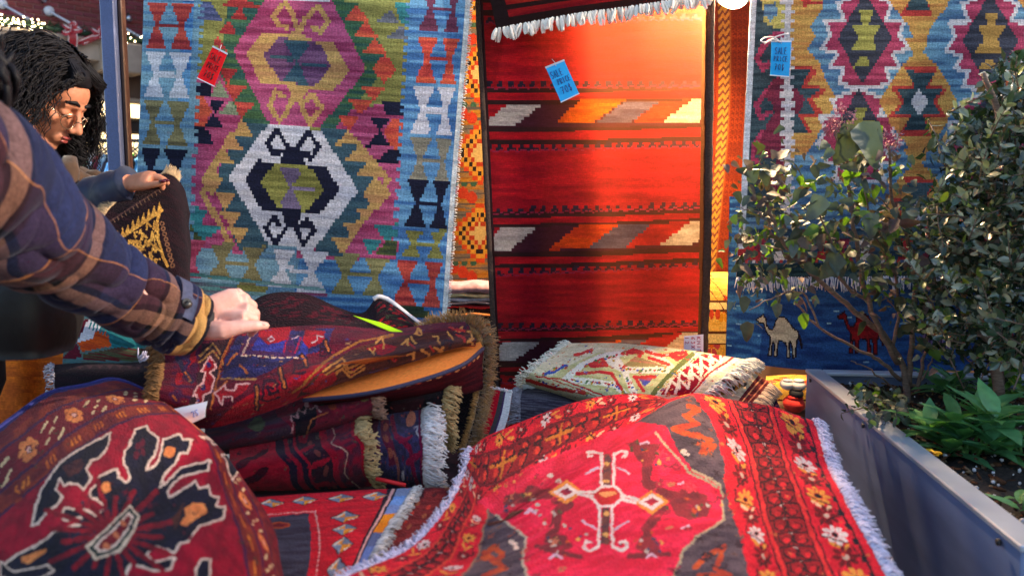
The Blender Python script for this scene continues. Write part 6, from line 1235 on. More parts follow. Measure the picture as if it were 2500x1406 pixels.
bark = pbr('grey brown bark', C(112, 92, 80), rough=.85, scale=60, noise=.35, bump=.6, stretch=(1, 1, 4))
lg = [leaf_mat('dusty grey green leaf', C(74, 84, 78), .15, .5, .35, .3), leaf_mat('bright green leaf', C(84, 112, 34), .35, .5), leaf_mat('dull olive leaf', C(62, 66, 50), .15, .5, .35, .3), leaf_mat('withered leaf', C(84, 66, 60), .15, .7)]

# shrub with sparse dusty leaves
shb = thing('shrub', px(2215, 985, 2.2), 'half bare shrub with bent stems and dusty withered leaves at planter corner', 'shrub')
stems = [([(2215, 990, 2.2), (2205, 900, 2.19), (2165, 830, 2.16), (2100, 770, 2.12), (2040, 720, 2.08), (1960, 645, 2.04), (1900, 570, 2.0), (1868, 480, 1.98)], .010),
         ([(2200, 930, 2.19), (2150, 880, 2.14), (2090, 850, 2.1), (2000, 800, 2.04), (1940, 740, 2.0)], .006), ([(2000, 800, 2.04), (1960, 715, 2.02), (1890, 725, 1.98), (1830, 760, 1.96)], .003),
         ([(2190, 885, 2.17), (2140, 790, 2.12), (2105, 680, 2.08), (2085, 560, 2.04), (2070, 420, 2.0), (2075, 330, 1.98)], .008), ([(2120, 735, 2.1), (2060, 690, 2.05), (2030, 600, 2.0), (1990, 500, 1.97)], .005),
         ([(2218, 940, 2.2), (2225, 840, 2.16), (2235, 720, 2.12), (2220, 600, 2.08), (2180, 480, 2.04), (2170, 350, 2.02)], .008), ([(2180, 850, 2.17), (2195, 740, 2.16), (2170, 640, 2.1), (2130, 560, 2.06), (2110, 470, 2.03)], .005),
         ([(2240, 950, 2.22), (2260, 850, 2.2), (2280, 740, 2.18)], .006), ([(1960, 645, 2.04), (1900, 610, 2.0), (1840, 590, 1.98)], .003), ([(1900, 570, 2.0), (1850, 520, 1.99), (1800, 505, 1.98)], .0025), ([(2200, 960, 2.19), (2120, 900, 2.1), (2080, 880, 2.06)], .003), ([(2070, 420, 2.0), (2040, 340, 1.97), (2058, 285, 1.97)], .003), ([(2250, 930, 2.2), (2275, 880, 2.18), (2285, 850, 2.16)], .003)]
for pts, r in stems:
    P = cr_mat(len(pts), len(pts) * 4) @ np.array([tuple(px(*p)) for p in pts]); k = len(P); P += np.random.default_rng(k).normal(0, .002, P.shape); m = MB(); m.tube([Vector(p) for p in P], [r * (1 - .65 * i / k) for i in range(k)], 7); m.build('stem', bark, shb)
lm = [[leaf_mesh('leaf', mt, .05, .036, .25, -.25 + .2 * k, 'heart', seed=k) for k in range(3)] for mt in lg]
clus = [(1872, 440, 42, 50, 30), (1930, 500, 45, 40, 20), (1850, 560, 40, 40, 20), (1960, 580, 50, 40, 22), (2080, 400, 55, 40, 22), (2060, 480, 55, 45, 26), (2110, 560, 60, 45, 30), (2020, 620, 50, 40, 18), (2180, 620, 50, 60, 26), (2170, 480, 45, 60, 22), (1835, 660, 26, 40, 12), (1920, 690, 40, 30, 8), (2230, 760, 30, 60, 12), (2140, 690, 35, 35, 10)]
nl = 0
for cu, cv, su, sv, k in clus:
    for i in range(k):
        if nl >= 292: break
        p = px(cu + rl.gauss(0, su), cv + rl.gauss(0, sv), 2.03 + rl.gauss(0, .06)); d = Vector((rl.gauss(0, .7), rl.gauss(-.2, .5), rl.gauss(-.5, .6)))
        me = lm[rl.choices((0, 1, 2, 3), (5, 1.6, 4, 3))[0]][rl.randrange(3)]; put_leaf(me, leaf_M(p, d, Vector((0, -.5, 1)) + rv(.6), rl.uniform(.45, 1.05)), shb); nl += 1
for k in range(4):     # smaller withered leaves filling the twigs
    m = MB(); lv, lf = leaf_verts(.05, .036, .35, -.3, 'heart', seed=k + 20)
    for i in range(170):
        cu, cv, su, sv, _ = clus[rl.randrange(len(clus))]; p = px(cu + rl.gauss(0, su * 1.05), cv + rl.gauss(0, sv * 1.1), 2.05 + rl.gauss(0, .06)); M = leaf_M(p, Vector((rl.gauss(0, .7), rl.gauss(-.2, .6), rl.gauss(-.5, .6))), Vector((0, -.5, 1)) + rv(.8), rl.uniform(.25, .6)); m.add([M @ Vector(q) for q in lv], lf)
    tag(m.build('small_leaves', lg[k], shb), kind='stuff')
for u, v, y, s, k, d in ((1822, 785, 1.95, 1.05, 2, (.1, -.1, -1)), (1958, 765, 2.0, .9, 1, (.3, 0, -1)), (1895, 740, 1.98, .8, 0, (.2, 0, -1)), (2100, 300, 1.95, 2.3, 0, (.35, -.3, -.9)), (2095, 310, 1.96, 2.1, 2, (-.5, -.2, -.8)), (2120, 520, 1.94, 1.3, 0, (.2, -.2, -1)), (2010, 480, 1.93, 1.4, 0, (-.5, -.2, -.7)), (2050, 620, 1.94, 1.5, 2, (-.6, -.2, -.8)), (2270, 850, 2.1, .9, 1, (.5, -.3, -.6))): put_leaf(lm[k][0], leaf_M(px(u, v, y), d, (0, -1, .3), s), shb)
fh = pbr('dry pink flower head', C(140, 84, 96), rough=.9, scale=60, noise=.4)
for u, v, R in ((2058, 285, .034), (2175, 345, .03), (2030, 310, .02)):
    m = MB(); c = px(u, v, 1.97)
    for i in range(110):
        d = rv().normalized(); p = c + d * R * rl.uniform(.5, 1); w = d.orthogonal().normalized() * .004; m.add([p - w, p + w, p + d * .007 + rv(.003)], [(0, 1, 2)])
    m.build('flower_head', fh, shb, False)

# dense evergreen bush
bsh = thing('evergreen_bush', px(2440, 960, 2.0), 'dense dark evergreen bush with small glossy leaves at right edge', 'bush')
env = [(2520, 120), (2450, 140), (2395, 200), (2410, 255), (2345, 290), (2300, 345), (2250, 360), (2290, 440), (2225, 480), (2190, 590), (2235, 690), (2195, 790), (2260, 850), (2380, 890), (2520, 890), (2700, 800), (2700, 90)]
def inside(x, y, P):
    c = False
    for (x1, y1), (x2, y2) in zip(P, P[1:] + P[:1]):
        if (y1 > y) != (y2 > y) and x < (x2 - x1) * (y - y1) / (y2 - y1) + x1: c = not c
    return c
gl = [leaf_mat('glossy evergreen leaf', C(48, 68, 48), .12, .24, .45, .9), leaf_mat('grey backed evergreen leaf', C(136, 142, 122), .12, .3, .35, .9), leaf_mat('yellow green evergreen leaf', C(96, 108, 40), .3, .35)]
gm = [leaf_mesh('leaf', mt, .03, .015, .2, -.12, 'oval', seed=k) for k, mt in enumerate(gl)]
twigs = []; tries = 0
while len(twigs) < 300 and tries < 6000:
    tries += 1; u, v = rl.uniform(2190, 2700), rl.uniform(100, 890)
    if inside(u, v, env): twigs.append((u, v, rl.uniform(1.72, 2.22)))
leaves = []; tw = MB(); core = px(2480, 620, 2.02)
for u, v, y in twigs:
    p = px(u, v, y); d = (p - core); d.z = abs(d.z) * .3 + .25 * d.length; d = (d.normalized() + rv(.5)).normalized(); L = rl.uniform(.08, .15); q = p - d * L
    tw.tube([q, q + d * L * .5 + rv(.004), p], [.0022, .0018, .001], 4)
    for i in range(13):
        f = i / 12; pos = q + d * L * f; s = d.orthogonal().normalized(); s = (Matrix.Rotation(i * 2.4, 3, d) @ s); dl = (s * (1 - .5 * f) + d * (.45 + .7 * f) + rv(.15)).normalized()
        k = rl.choices((0, 1, 2), (6, 3, .7))[0]; leaves.append((pos, leaf_M(pos, dl, d + rv(.3), rl.uniform(.65, 1.2)), k))
tag(tw.build('twigs', bark, bsh), kind='stuff')
leaves.sort(key=lambda t: t[0].y)
for pos, M, k in leaves[:296]: put_leaf(gm[k], M, bsh)
for k in range(3):
    m = MB(); lv, lf = leaf_verts(.03, .015, .2, -.12, 'oval', seed=k)
    lv = [lv[i] for i in range(len(lv))]
    for pos, M, kk in leaves[296:]:
        if kk == k: m.add([M @ Vector(p) for p in lv], lf)
    tag(m.build('foliage', gl[k], bsh), kind='stuff')
# shaded inner mass of small leaves and the trunks
m = MB(); lv, lf = [(0, 0, 0), (.018, -.009, .002), (.036, 0, 0), (.018, .009, .002)], [(0, 1, 2, 3)]
for i in range(5200):
    u, v = rl.uniform(2230, 2700), rl.uniform(150, 880)
    if not inside(u, v, env) or (u < 2330 and rl.random() < .6): continue
    M = leaf_M(px(u, v, rl.uniform(2.0, 2.32)), rv(), rv(), rl.uniform(.7, 1.2)); m.add([M @ Vector(p) for p in lv], lf)
tag(m.build('inner_foliage', gl[0], bsh), kind='stuff')
for pts, r in (([(2440, 965, 2.0), (2430, 850, 2.0), (2445, 700, 2.02), (2420, 500, 2.03), (2440, 300, 2.0), (2400, 180, 1.98)], .014), ([(2430, 850, 2.0), (2350, 760, 2.05), (2310, 620, 2.05), (2300, 480, 2.03)], .008), ([(2445, 700, 2.02), (2520, 560, 2.0), (2540, 380, 2.0)], .01)):
    P = cr_mat(len(pts), 24) @ np.array([tuple(px(*p)) for p in pts]); m = MB(); m.tube([Vector(p) for p in P], [r * (1 - .6 * i / 24) for i in range(24)], 7); m.build('trunk', bark, bsh)

# low broad leaved plants, sprig at the rim, ivy, yellow flower
bl = leaf_mat('broad blue green leaf', C(84, 136, 88), .25, .45, .25); bl2 = leaf_mat('broad mid green leaf', C(104, 150, 84), .3, .4, .25)
bm3 = [leaf_mesh('leaf', mt, .1, .036, .2, cu, 'lance', seed=k) for k, (mt, cu) in enumerate(((bl, -.25), (bl2, -.4), (bl, -.1)))]
def rosette(label, u, v, nl, stem, L, seed, z=ZP - .045):
    r = random.Random(seed); c = pxz(u, v, z); t = thing('bedding_plant', c, label, 'plant', None)
    for s_ in range(stem):
        a = r.uniform(0, 6.28); q_ = r.uniform(.02, .1) if stem > 2 else .03; top = c + Vector((math.cos(a) * q_, math.sin(a) * q_, r.uniform(.03, .11))); m = MB(); m.tube([c + Vector((math.cos(a) * .01, math.sin(a) * .01, 0)), (c + top) / 2 + Vector((0, 0, .01)), top], [.004, .0035, .002], 5); m.build('stem', bl2, t)
        for i in range(nl):
            b = i * 2.4 + r.uniform(-.3, .3); f = i / nl; d = Vector((math.cos(b), math.sin(b), .1 + .9 * f)); put_leaf(bm3[r.randrange(3)], leaf_M(top - Vector((0, 0, .03 * (1 - f))), d, (0, 0, 1), L * r.uniform(.6, 1.1)), t)
rosette('broad leaved green bedding plant in the middle of the planter', 2372, 1120, 12, 7, 1.15, 1); rosette('smaller dark green bedding plant near the far rim of the planter', 2330, 985, 10, 4, 1.0, 2); rosette('green bedding plant cut by right edge of the photo', 2500, 1110, 11, 5, 1.0, 3); rosette('lone green seedling at bottom right inside the near rim', 2510, 1275, 6, 1, .6, 4)
c = pxz(2272, 1112, ZP - .02); t = thing('yellow_flower', c - Vector((0, 0, .025)), 'small yellow blossom just behind the planter rim', 'flower'); ym = pbr('yellow petal', C(236, 176, 20), rough=.6, scale=40, noise=.1)
for i in range(9):
    a = i * .7; put_leaf(leaf_mesh('petal', ym, .026, .018, .2, -.2, 'oval', seed=i) if i == 0 else bpy.data.meshes['petal'], leaf_M(c + Vector((0, 0, .003 * (i % 3))), (math.cos(a), math.sin(a), .35), (0, 0, 1), .9), t, 'petal')
m = MB(); m.tube([c - Vector((0, 0, .03)), c], .002, 5); m.build('stem', bl2, t); m = MB(); m.ball(c + Vector((0, 0, .004)), .006, 8, 5); m.build('flower_centre', pbr('brown centre', C(120, 60, 20), rough=.8), t)
spm = leaf_mat('tiny grey green leaf', C(70, 82, 70), .12, .5); spg = leaf_mesh('leaf', spm, .022, .014, .2, -.2, 'oval', seed=3); spv = leaf_mesh('leaf', lg[1], .024, .016, .2, -.2, 'oval', seed=4)
sp = thing('sprig_plant', pxz(2160, 1020, ZP - .045), 'low grey green sprig spilling over the planter rim beside the shrub', 'plant')
n = 0
for i in range(22):
    b = pxz(2165 + rl.gauss(0, 18), 1015 + rl.gauss(0, 8), ZP - .045); tip = pxz(2145 + rl.uniform(-95, 85), 985 + rl.uniform(-45, 55), ZP + rl.uniform(.0, .05)); m = MB(); m.tube([b, (b + tip) / 2 + Vector((0, 0, .02)), tip], [.002, .0018, .001], 4); m.build('stem', bark, sp)
    for k in range(12): f = .25 + .75 * k / 11; p = b.lerp(tip, f) + Vector((0, 0, .02 * math.sin(math.pi * f))); put_leaf(spv if rl.random() < .1 else spg, leaf_M(p, rv() + (tip - b).normalized(), rv(.4) + Vector((0, 0, 1)), rl.uniform(.7, 1.25)), sp)
iv = thing('ivy', pxz(2470, 930, ZP - .04), 'patch of bright green ivy in the far right corner of the planter', 'ivy'); ivm = leaf_mesh('leaf', leaf_mat('bright ivy leaf', C(84, 124, 40), .4, .35), .03, .028, .2, -.2, 'heart', seed=9)
for i in range(70): put_leaf(ivm, leaf_M(px(2465 + rl.gauss(0, 22), 905 + rl.gauss(0, 26), 2.22 + rl.gauss(0, .03)), rv() + Vector((0, -.3, -.4)), Vector((0, -1, .6)) + rv(.4), rl.uniform(.7, 1.2)), iv)

# ------------------------------------------------------------------ price tickets
GLY = {'S': [[(.9, .1), (.5, 0), (.1, .2), (.3, .45), (.75, .6), (.8, .85), (.4, 1), (.05, .88)]], 'A': [[(0, 1), (.45, 0), (.9, 1)], [(.2, .62), (.72, .6)]], 'L': [[(.1, 0), (.12, 1), (.8, .95)]], 'E': [[(.85, .02), (.12, 0), (.1, 1), (.88, .97)], [(.1, .5), (.7, .48)]],
       'P': [[(.1, 1), (.12, 0), (.75, .1), (.8, .4), (.12, .55)]], 'R': [[(.1, 1), (.12, 0), (.75, .1), (.78, .38), (.12, .52), (.85, 1)]], 'I': [[(.4, 0), (.42, 1)]], 'C': [[(.9, .15), (.5, 0), (.12, .4), (.2, .85), (.6, 1), (.9, .85)]], '7': [[(.05, .05), (.85, 0), (.35, 1)], [(.25, .5), (.8, .45)]], '0': [[(.5, 0), (.12, .35), (.2, .85), (.55, 1), (.85, .6), (.75, .15), (.5, 0)]],
       '$': [[(.85, .15), (.45, .08), (.15, .3), (.8, .65), (.6, .92), (.1, .85)], [(.5, -.1), (.46, 1.1)]], 'K': [[(.1, 0), (.12, 1)], [(.8, 0), (.15, .5), (.85, 1)]], 'M': [[(.05, 1), (.15, 0), (.5, .6), (.85, 0), (.95, 1)]], 'T': [[(0, 0), (.9, .02)], [(.45, 0), (.45, 1)]], '6': [[(.75, 0), (.25, .4), (.15, .8), (.5, 1), (.8, .75), (.5, .55), (.2, .7)]], '3': [[(.1, .05), (.75, .1), (.35, .45), (.8, .7), (.5, 1), (.1, .9)]], 'X': [[(.1, 0), (.85, 1)], [(.85, 0), (.1, 1)]], '1': [[(.4, 0), (.42, 1)]], '-': [[(.1, .5), (.8, .5)]], '2': [[(.1, .2), (.5, 0), (.8, .25), (.1, 1), (.9, .95)]], '5': [[(.8, 0), (.2, .02), (.15, .4), (.7, .5), (.7, .9), (.1, .95)]]}
def ticket(label, corners, y, col, lines, ink, name='price_ticket', cat='price tag', sw=.0011, bend=0.0, dy=None, pocket=True):
    """corners TL TR BR BL in photo pixels; a card of real thickness with hand written strokes"""
    dy = dy or (0, 0, 0, 0); P = [px(u, v, y + d) for (u, v), d in zip(corners, dy)]; nrm = (P[1] - P[0]).cross(P[3] - P[0]).normalized()
    if nrm.y > 0: nrm = -nrm
    def at(s, t, h=0): return P[0].lerp(P[1], s).lerp(P[3].lerp(P[2], s), t) + nrm * (h + bend * math.sin(math.pi * t))
    ctr = at(.5, .5); t_ = thing(name, ctr, label, cat)
    def slab(nm, mat, h0, h1, s0=0, s1=1, t0=0, t1=1):
        m = MB(); n = 6; vs = [at(s, t0 + (t1 - t0) * i / n, h) for i in range(n + 1) for s, h in ((s0, h0), (s1, h0), (s1, h1), (s0, h1))]
        m.add(vs, [(i * 4 + a, i * 4 + (a + 1) % 4, (i + 1) * 4 + (a + 1) % 4, (i + 1) * 4 + a) for i in range(n) for a in range(4)] + [(3, 2, 1, 0), (n * 4, n * 4 + 1, n * 4 + 2, n * 4 + 3)]); return m.build(nm, mat, t_, False)
    slab('card', pbr(label.split(' ')[0] + ' card', col, rough=.6, scale=30, noise=.05, spec=.2), 0, .0012)
    if pocket:
        pk = pbr('clear plastic edge', C(196, 200, 214), rough=.15, scale=10, spec=.8); slab('pocket_edge', pk, -.0004, .0018, -.02, 1.02, 1.0, 1.03); slab('pocket_edge', pk, -.0004, .0018, -.02, 1.02, -.05, 0)
        m = MB(); m.tube([at(.5, .05, .002), at(.52, -.06, .006), at(.46, -.18, .002)], .0009, 5); m.build('plastic_tie', pk, t_)
    m = MB()
    for txt, s0, t0, s1, t1 in lines:
        k = len(txt); cw = (s1 - s0) / max(k, 1)
        for i, ch in enumerate(txt):
            for st in GLY.get(ch, []): m.tube([at(s0 + cw * (i + .82 * a), t0 + (t1 - t0) * b, .0016) for a, b in st], sw, 4)
    if lines: m.build('lettering', pbr(label[:12] + ' ink', ink, rough=.6), t_)
    return t_
SP_ = [('SALE', .12, .14, .85, .34), ('PRICE', .18, .42, .92, .60), ('70$', .22, .68, .85, .88)]
ticket('red price ticket reading sale price 70$ pinned on the blue kilim', [(519, 116), (554, 134), (523, 210), (482, 190)], 2.395, C(232, 14, 24), SP_, C(70, 8, 16))
ticket('sky blue price ticket reading sale price 70$ on the red striped kilim', [(1333, 168), (1378, 150), (1413, 228), (1369, 249)], 2.455, C(40, 160, 226), [('SALE', .08, .14, .72, .34), ('PRICE', .25, .40, .95, .56), ('70$', .25, .64, .85, .84)], C(16, 60, 130))
tk3 = ticket('blue price ticket hanging by white yarn on the right hand kilim', [(1883, 104), (1931, 104), (1926, 187), (1880, 183)], 2.50, C(30, 150, 216), [('SALE', .2, .16, .85, .36), ('PRICE', .15, .42, .9, .58), ('70$', .2, .66, .75, .84)], C(14, 50, 110), bend=.002)
m = MB()
for pts in ([(1905, 104), (1890, 92), (1870, 92), (1858, 100), (1872, 104), (1895, 90), (1925, 82)], [(1905, 104), (1885, 97), (1866, 108)]): P = cr_mat(len(pts), 24) @ np.array([tuple(px(u, v, 2.495)) for u, v in pts]); m.tube([Vector(p) for p in P], .0022, 5)
m.build('yarn_loop', fr_white, tk3)
ticket('white paper label with magenta writing at lower right of the red kilim', [(1670, 820), (1717, 816), (1717, 872), (1669, 876)], 2.44, C(206, 204, 226), [], C(150, 20, 70), 'paper_label', 'label', pocket=False)
wl_ = [o for o in bpy.data.objects if o.name.startswith('paper_label')][0]
m = MB()
for j, (txt, u0) in enumerate((('KMIT-', 1706), ('63X', 1692), ('12', 1677))):
    for i, ch in enumerate(txt):
        for st in GLY[ch]: m.tube([px(u0 + 9 * (.5 - b), 822 + i * 10.5 + 8 * a, 2.4375) for a, b in st], .0011, 4)
m.build('lettering', pbr('magenta ink', C(170, 24, 80), rough=.6), wl_)
ticket('acid green paper ticket lying on the burgundy rug below the dark upturned corner', [(862, 771), (930, 788), (992, 814), (972, 818)], 1.80, C(176, 226, 20), [], C(20, 60, 20), 'paper_ticket', 'ticket', dy=(0, .0, -.02, -.02), pocket=False)
ticket('white paper label with faint blue pen marks tucked behind the medallion rug', [(424, 998), (507, 979), (501, 1018), (462, 1036)], 1.44, C(222, 226, 236), [('25', .45, .35, .75, .7)], C(110, 130, 190), 'paper_label', 'label', pocket=False, bend=.004)
# ------------------------------------------------------------------ people
def fuse(mb, name, voxel, mat, parent, smooth=6, M=None):
    """union of overlapping volumes -> one continuous skin"""
    me = mb.mesh('tmp'); o = bpy.data.objects.new('tmp', me); COL.objects.link(o)
    r = o.modifiers.new('r', 'REMESH'); r.mode = 'VOXEL'; r.voxel_size = voxel
    s = o.modifiers.new('s', 'SMOOTH'); s.iterations = smooth; s.factor = .5
    dg = bpy.context.evaluated_depsgraph_get(); me2 = bpy.data.meshes.new_from_object(o.evaluated_get(dg)); bpy.data.objects.remove(o); bpy.data.meshes.remove(me)
    me2.name = name; return link(name, me2, mat, parent)
def skin_mat(name, c, c2):
    m = pbr(name, c, rough=.6, scale=60, col2=c2, bump=.15); b = m.node_tree.nodes['Principled BSDF']; b.inputs['Subsurface Weight'].default_value = .12; b.inputs['Subsurface Radius'].default_value = (.01, .004, .002); return m
skA = skin_mat('fair skin', C(216, 156, 142), C(226, 172, 158)); skB = skin_mat('warm lit skin tone', C(184, 116, 84), C(194, 126, 94))  # the woman's skin colour carries some of the warm light on her face
hair_m = pbr('black brown hair', C(18, 14, 18), rough=.6, scale=80, noise=.3, spec=.25)

# --- the shopper in the plaid jacket (only arm, shoulder and hair ends are in view)
A = thing('person', (-1.13, 1.0, 0), 'person in navy and brown plaid jacket reaching in from the left to lift a rug', 'person')
ab = MB()
sh = px(-230, 340, .97); el = px(146, 622, 1.28); wr = px(462, 785, 1.50)
ab.tube([(-1.13, 1.0, .92), (-1.13, 1.0, 1.15), (-1.12, 1.0, 1.4), (-1.08, 1.0, 1.52)], [.13, .12, .14, .08], 12); ab.tube([(-1.1, 1.0, 1.48), (-1.07, 1.01, 1.6)], .055, 10)
ab.tube([(-1.12, 1.0, 1.46), sh, (sh + el) / 2, el], [.07, .062, .05, .042], 10); ab.tube([el, (el + wr) / 2, wr], [.042, .04, .027], 10)
ab.ball((-1.04, 1.02, 1.72), .1, 14, 10, (.95, .8, 1.2)); ab.ball((-1.0, 1.04, 1.66), .07, 12, 8); ab.ball((-.95, 1.05, 1.69), .018, 8, 6)
for s in (-.09, .09): ab.tube([(-1.13 + s, 1.0, .95), (-1.13 + s, 1.0, .5), (-1.13 + s, .98, .08)], [.085, .06, .042], 10); ab.tube([(-1.13 + s, 1.03, .05), (-1.1 + s, .9, .04)], [.045, .04], 8)
# hand: palm and back of hand, four bent fingers, thumb along the rug
ab.tube([wr, px(490, 778, 1.51), px(530, 762, 1.52), px(572, 748, 1.535), px(592, 742, 1.54)], [.026, .03, .037, .039, .034], 14, True, .55, up=(.3, -.9, -.25))
kn = [((596, 772, 1.505), (618, 778, 1.53), (622, 800, 1.57), (612, 815, 1.60)), ((604, 752, 1.525), (622, 764, 1.555), (622, 790, 1.60), (610, 806, 1.62)), ((598, 732, 1.545), (616, 746, 1.585), (612, 775, 1.62), (600, 790, 1.635)), ((582, 716, 1.565), (600, 728, 1.60), (598, 755, 1.63), (588, 770, 1.64))]
for i, f in enumerate(kn):
    q = [px(*p) for p in f]; base = px(530, 770 - 14 * i, 1.515 + .012 * i); R = .0108 - .0008 * (i == 3); ab.tube([base, q[0], q[1], q[2], q[3]], [.012, R * 1.12, R, R * .92, R * .75], 10); ab.ball(q[3], R * .76, 8, 6)
th = [px(*p) for p in ((500, 806, 1.495), (548, 806, 1.485), (590, 799, 1.49), (625, 795, 1.50), (648, 795, 1.512))]; ab.tube(th, [.02, .0185, .0125, .011, .0082], 10); ab.ball(th[-1], .0084, 8, 6)
fuse(ab, 'body', .003, skA, A, 5)
m = MB(); m.ball(px(640, 791, 1.503), .0062, 8, 6, (1.3, .6, .5)); m.build('fingernail', pbr('natural nail', C(226, 180, 168), rough=.25), A)
# plaid sleeve
SETT = [(.080, C(32, 38, 70)), (.004, C(160, 104, 64)), (.052, C(52, 28, 36)), (.010, C(8, 8, 14)), (.028, C(122, 88, 70)), (.010, C(8, 8, 14)), (.055, C(24, 26, 48))]
SL_ = sum(w for w, c in SETT)
def sett(x):
    x = np.mod(x, SL_); out = np.zeros(x.shape + (3,)); a = 0
    for w, c in SETT: mk = (x >= a) & (x < a + w); out[mk] = c; a += w
    return out
def plaid_tube(name, pts, rad, ns, nt, parent, off=(0, 0), flat=1.0, wr_=.006, seed=1, mat=M_COAT):
    W = cr_mat(len(pts), nt + 1); P = W @ np.array([tuple(p) for p in pts]); R = W @ np.array(rad); T = np.gradient(P, axis=0); T /= np.linalg.norm(T, axis=1, keepdims=True)
    N1_ = np.cross(T, [0, -1.0, .001]); N1_ /= np.linalg.norm(N1_, axis=1, keepdims=True); N2 = np.cross(T, N1_); a = np.linspace(0, 2 * np.pi, ns + 1)
    nz = (vnoise(nt + 1, ns, 16, 5, seed) - .5) * 2; nz = np.concatenate([nz, nz[:, :1]], 1); nz2 = (vnoise(nt + 1, ns, 7, 3, seed + 1) - .5) * 2; nz2 = np.concatenate([nz2, nz2[:, :1]], 1)
    nz3 = np.abs(vnoise(nt + 1, ns, 11, 4, seed + 2) - .5) * 2; nz3 = np.concatenate([nz3, nz3[:, :1]], 1); nz4 = np.abs(vnoise(nt + 1, ns, 26, 7, seed + 3) - .5) * 2; nz4 = np.concatenate([nz4, nz4[:, :1]], 1)
    RR_ = R[:, None] + wr_ * .6 * nz + wr_ * 1.1 * nz2 + wr_ * (1.1 - 2.2 * np.exp(-nz3 * 5)) + wr_ * (.3 - .6 * np.exp(-nz4 * 6))
    V = P[:, None] + RR_[..., None] * (np.cos(a)[None, :, None] * N1_[:, None] + flat * np.sin(a)[None, :, None] * N2[:, None])
    c = Cloth([[(0, 900, 1), (10, 900, 1)], [(0, 950, 1), (10, 950, 1)]], ns, nt, seed=seed); c.V = V
    L = np.concatenate([[0], np.cumsum(np.linalg.norm(np.diff(P, axis=0), axis=1))]); l = (L[1:] + L[:-1]) / 2; ang = (a[1:] + a[:-1]) / 2
    X = sett(l[:, None] + off[0] + 0 * ang[None]); Y = sett(ang[None] * R.mean() + off[1] + 0 * l[:, None]); c.col = .52 * X + .48 * Y; c.lv = l
    c.col *= (.85 + .3 * vnoise(nt, ns, 60, 60, seed + 4))[..., None]
    return c, P, N1_, N2, R
slv = [px(-360, 372, .93), px(-210, 392, 1.0), px(-85, 434, 1.08), px(0, 492, 1.14), px(60, 556, 1.2), px(146, 622, 1.28), px(230, 678, 1.35), px(292, 714, 1.4), px(380, 754, 1.455), px(430, 776, 1.48), px(476, 794, 1.505)]
c, P, N1_, N2, R = plaid_tube('s', slv, [.12, .11, .102, .096, .085, .078, .071, .067, .063, .062, .054], 210, 340, A, (.045, .03), 1.0, .0062, 3)
c.col[c.lv > c.lv[-1] - .030] = C(166, 126, 74); c.col[c.lv > c.lv[-1] - .006] = C(30, 26, 34)
jk = c.build('jacket_sleeve', M_COAT, A, noback=True, grain=.2)
# inside of the cuff
m = MB(); m.tube([px(474, 792, 1.505), px(455, 780, 1.49)], [.049, .046], 18, False); m.build('cuff_lining', pbr('dark lining', C(30, 26, 30), rough=.8), jk)
# cuff tab and button
def on_sleeve(i, ang, h): return Vector(P[i] + (R[i] + h) * (math.cos(ang) * N1_[i] + math.sin(ang) * N2[i]))
best = min(((abs(proj(on_sleeve(i, a, .004))[0] - 432) + abs(proj(on_sleeve(i, a, .004))[1] - 712), i, a) for i in range(290, 336, 2) for a in np.linspace(0, 6.28, 60) if on_sleeve(i, a, 0).y < P[i][1]), key=lambda t: t[0])
_, bi, ba = best
m = MB(); vs = []; na, nn_ = 9, 5
for i in range(na):
    for j in range(nn_): vs.append(on_sleeve(min(340, bi - 16 + int(32 * j / (nn_ - 1))), ba - .75 + 1.5 * i / (na - 1), .009))
for i in range(na):
    for j in range(nn_): vs.append(on_sleeve(min(340, bi - 16 + int(32 * j / (nn_ - 1))), ba - .75 + 1.5 * i / (na - 1), .002))
k = na * nn_; fs = [(i * nn_ + j, i * nn_ + j + 1, (i + 1) * nn_ + j + 1, (i + 1) * nn_ + j) for i in range(na - 1) for j in range(nn_ - 1)]
rim = [j for j in range(nn_)] + [i * nn_ + nn_ - 1 for i in range(1, na)] + [(na - 1) * nn_ + j for j in range(nn_ - 2, -1, -1)] + [i * nn_ for i in range(na - 2, 0, -1)]
fs += [(rim[i], rim[(i + 1) % len(rim)], rim[(i + 1) % len(rim)] + k, rim[i] + k) for i in range(len(rim))]
m.add(vs, fs); tb_ = m.build('cuff_tab', pbr('navy wool tab', C(62, 66, 92), rough=.9, scale=120, noise=.2, bump=.3), jk)
b0 = min((on_sleeve(bi, ba + d, .011) for d in np.linspace(-.7, .7, 30)), key=lambda p: abs(proj(p)[0] - 421) + abs(proj(p)[1] - 740)); bn = (b0 - Vector(P[bi])).normalized()
m = MB(); m.tube([b0, b0 + bn * .003, b0 + bn * .0045, b0 + bn * .003], [.0095, .0095, .007, .005], 16); m.build('button', pbr('horn button', C(60, 58, 56), rough=.25, scale=90, noise=.4), tb_)
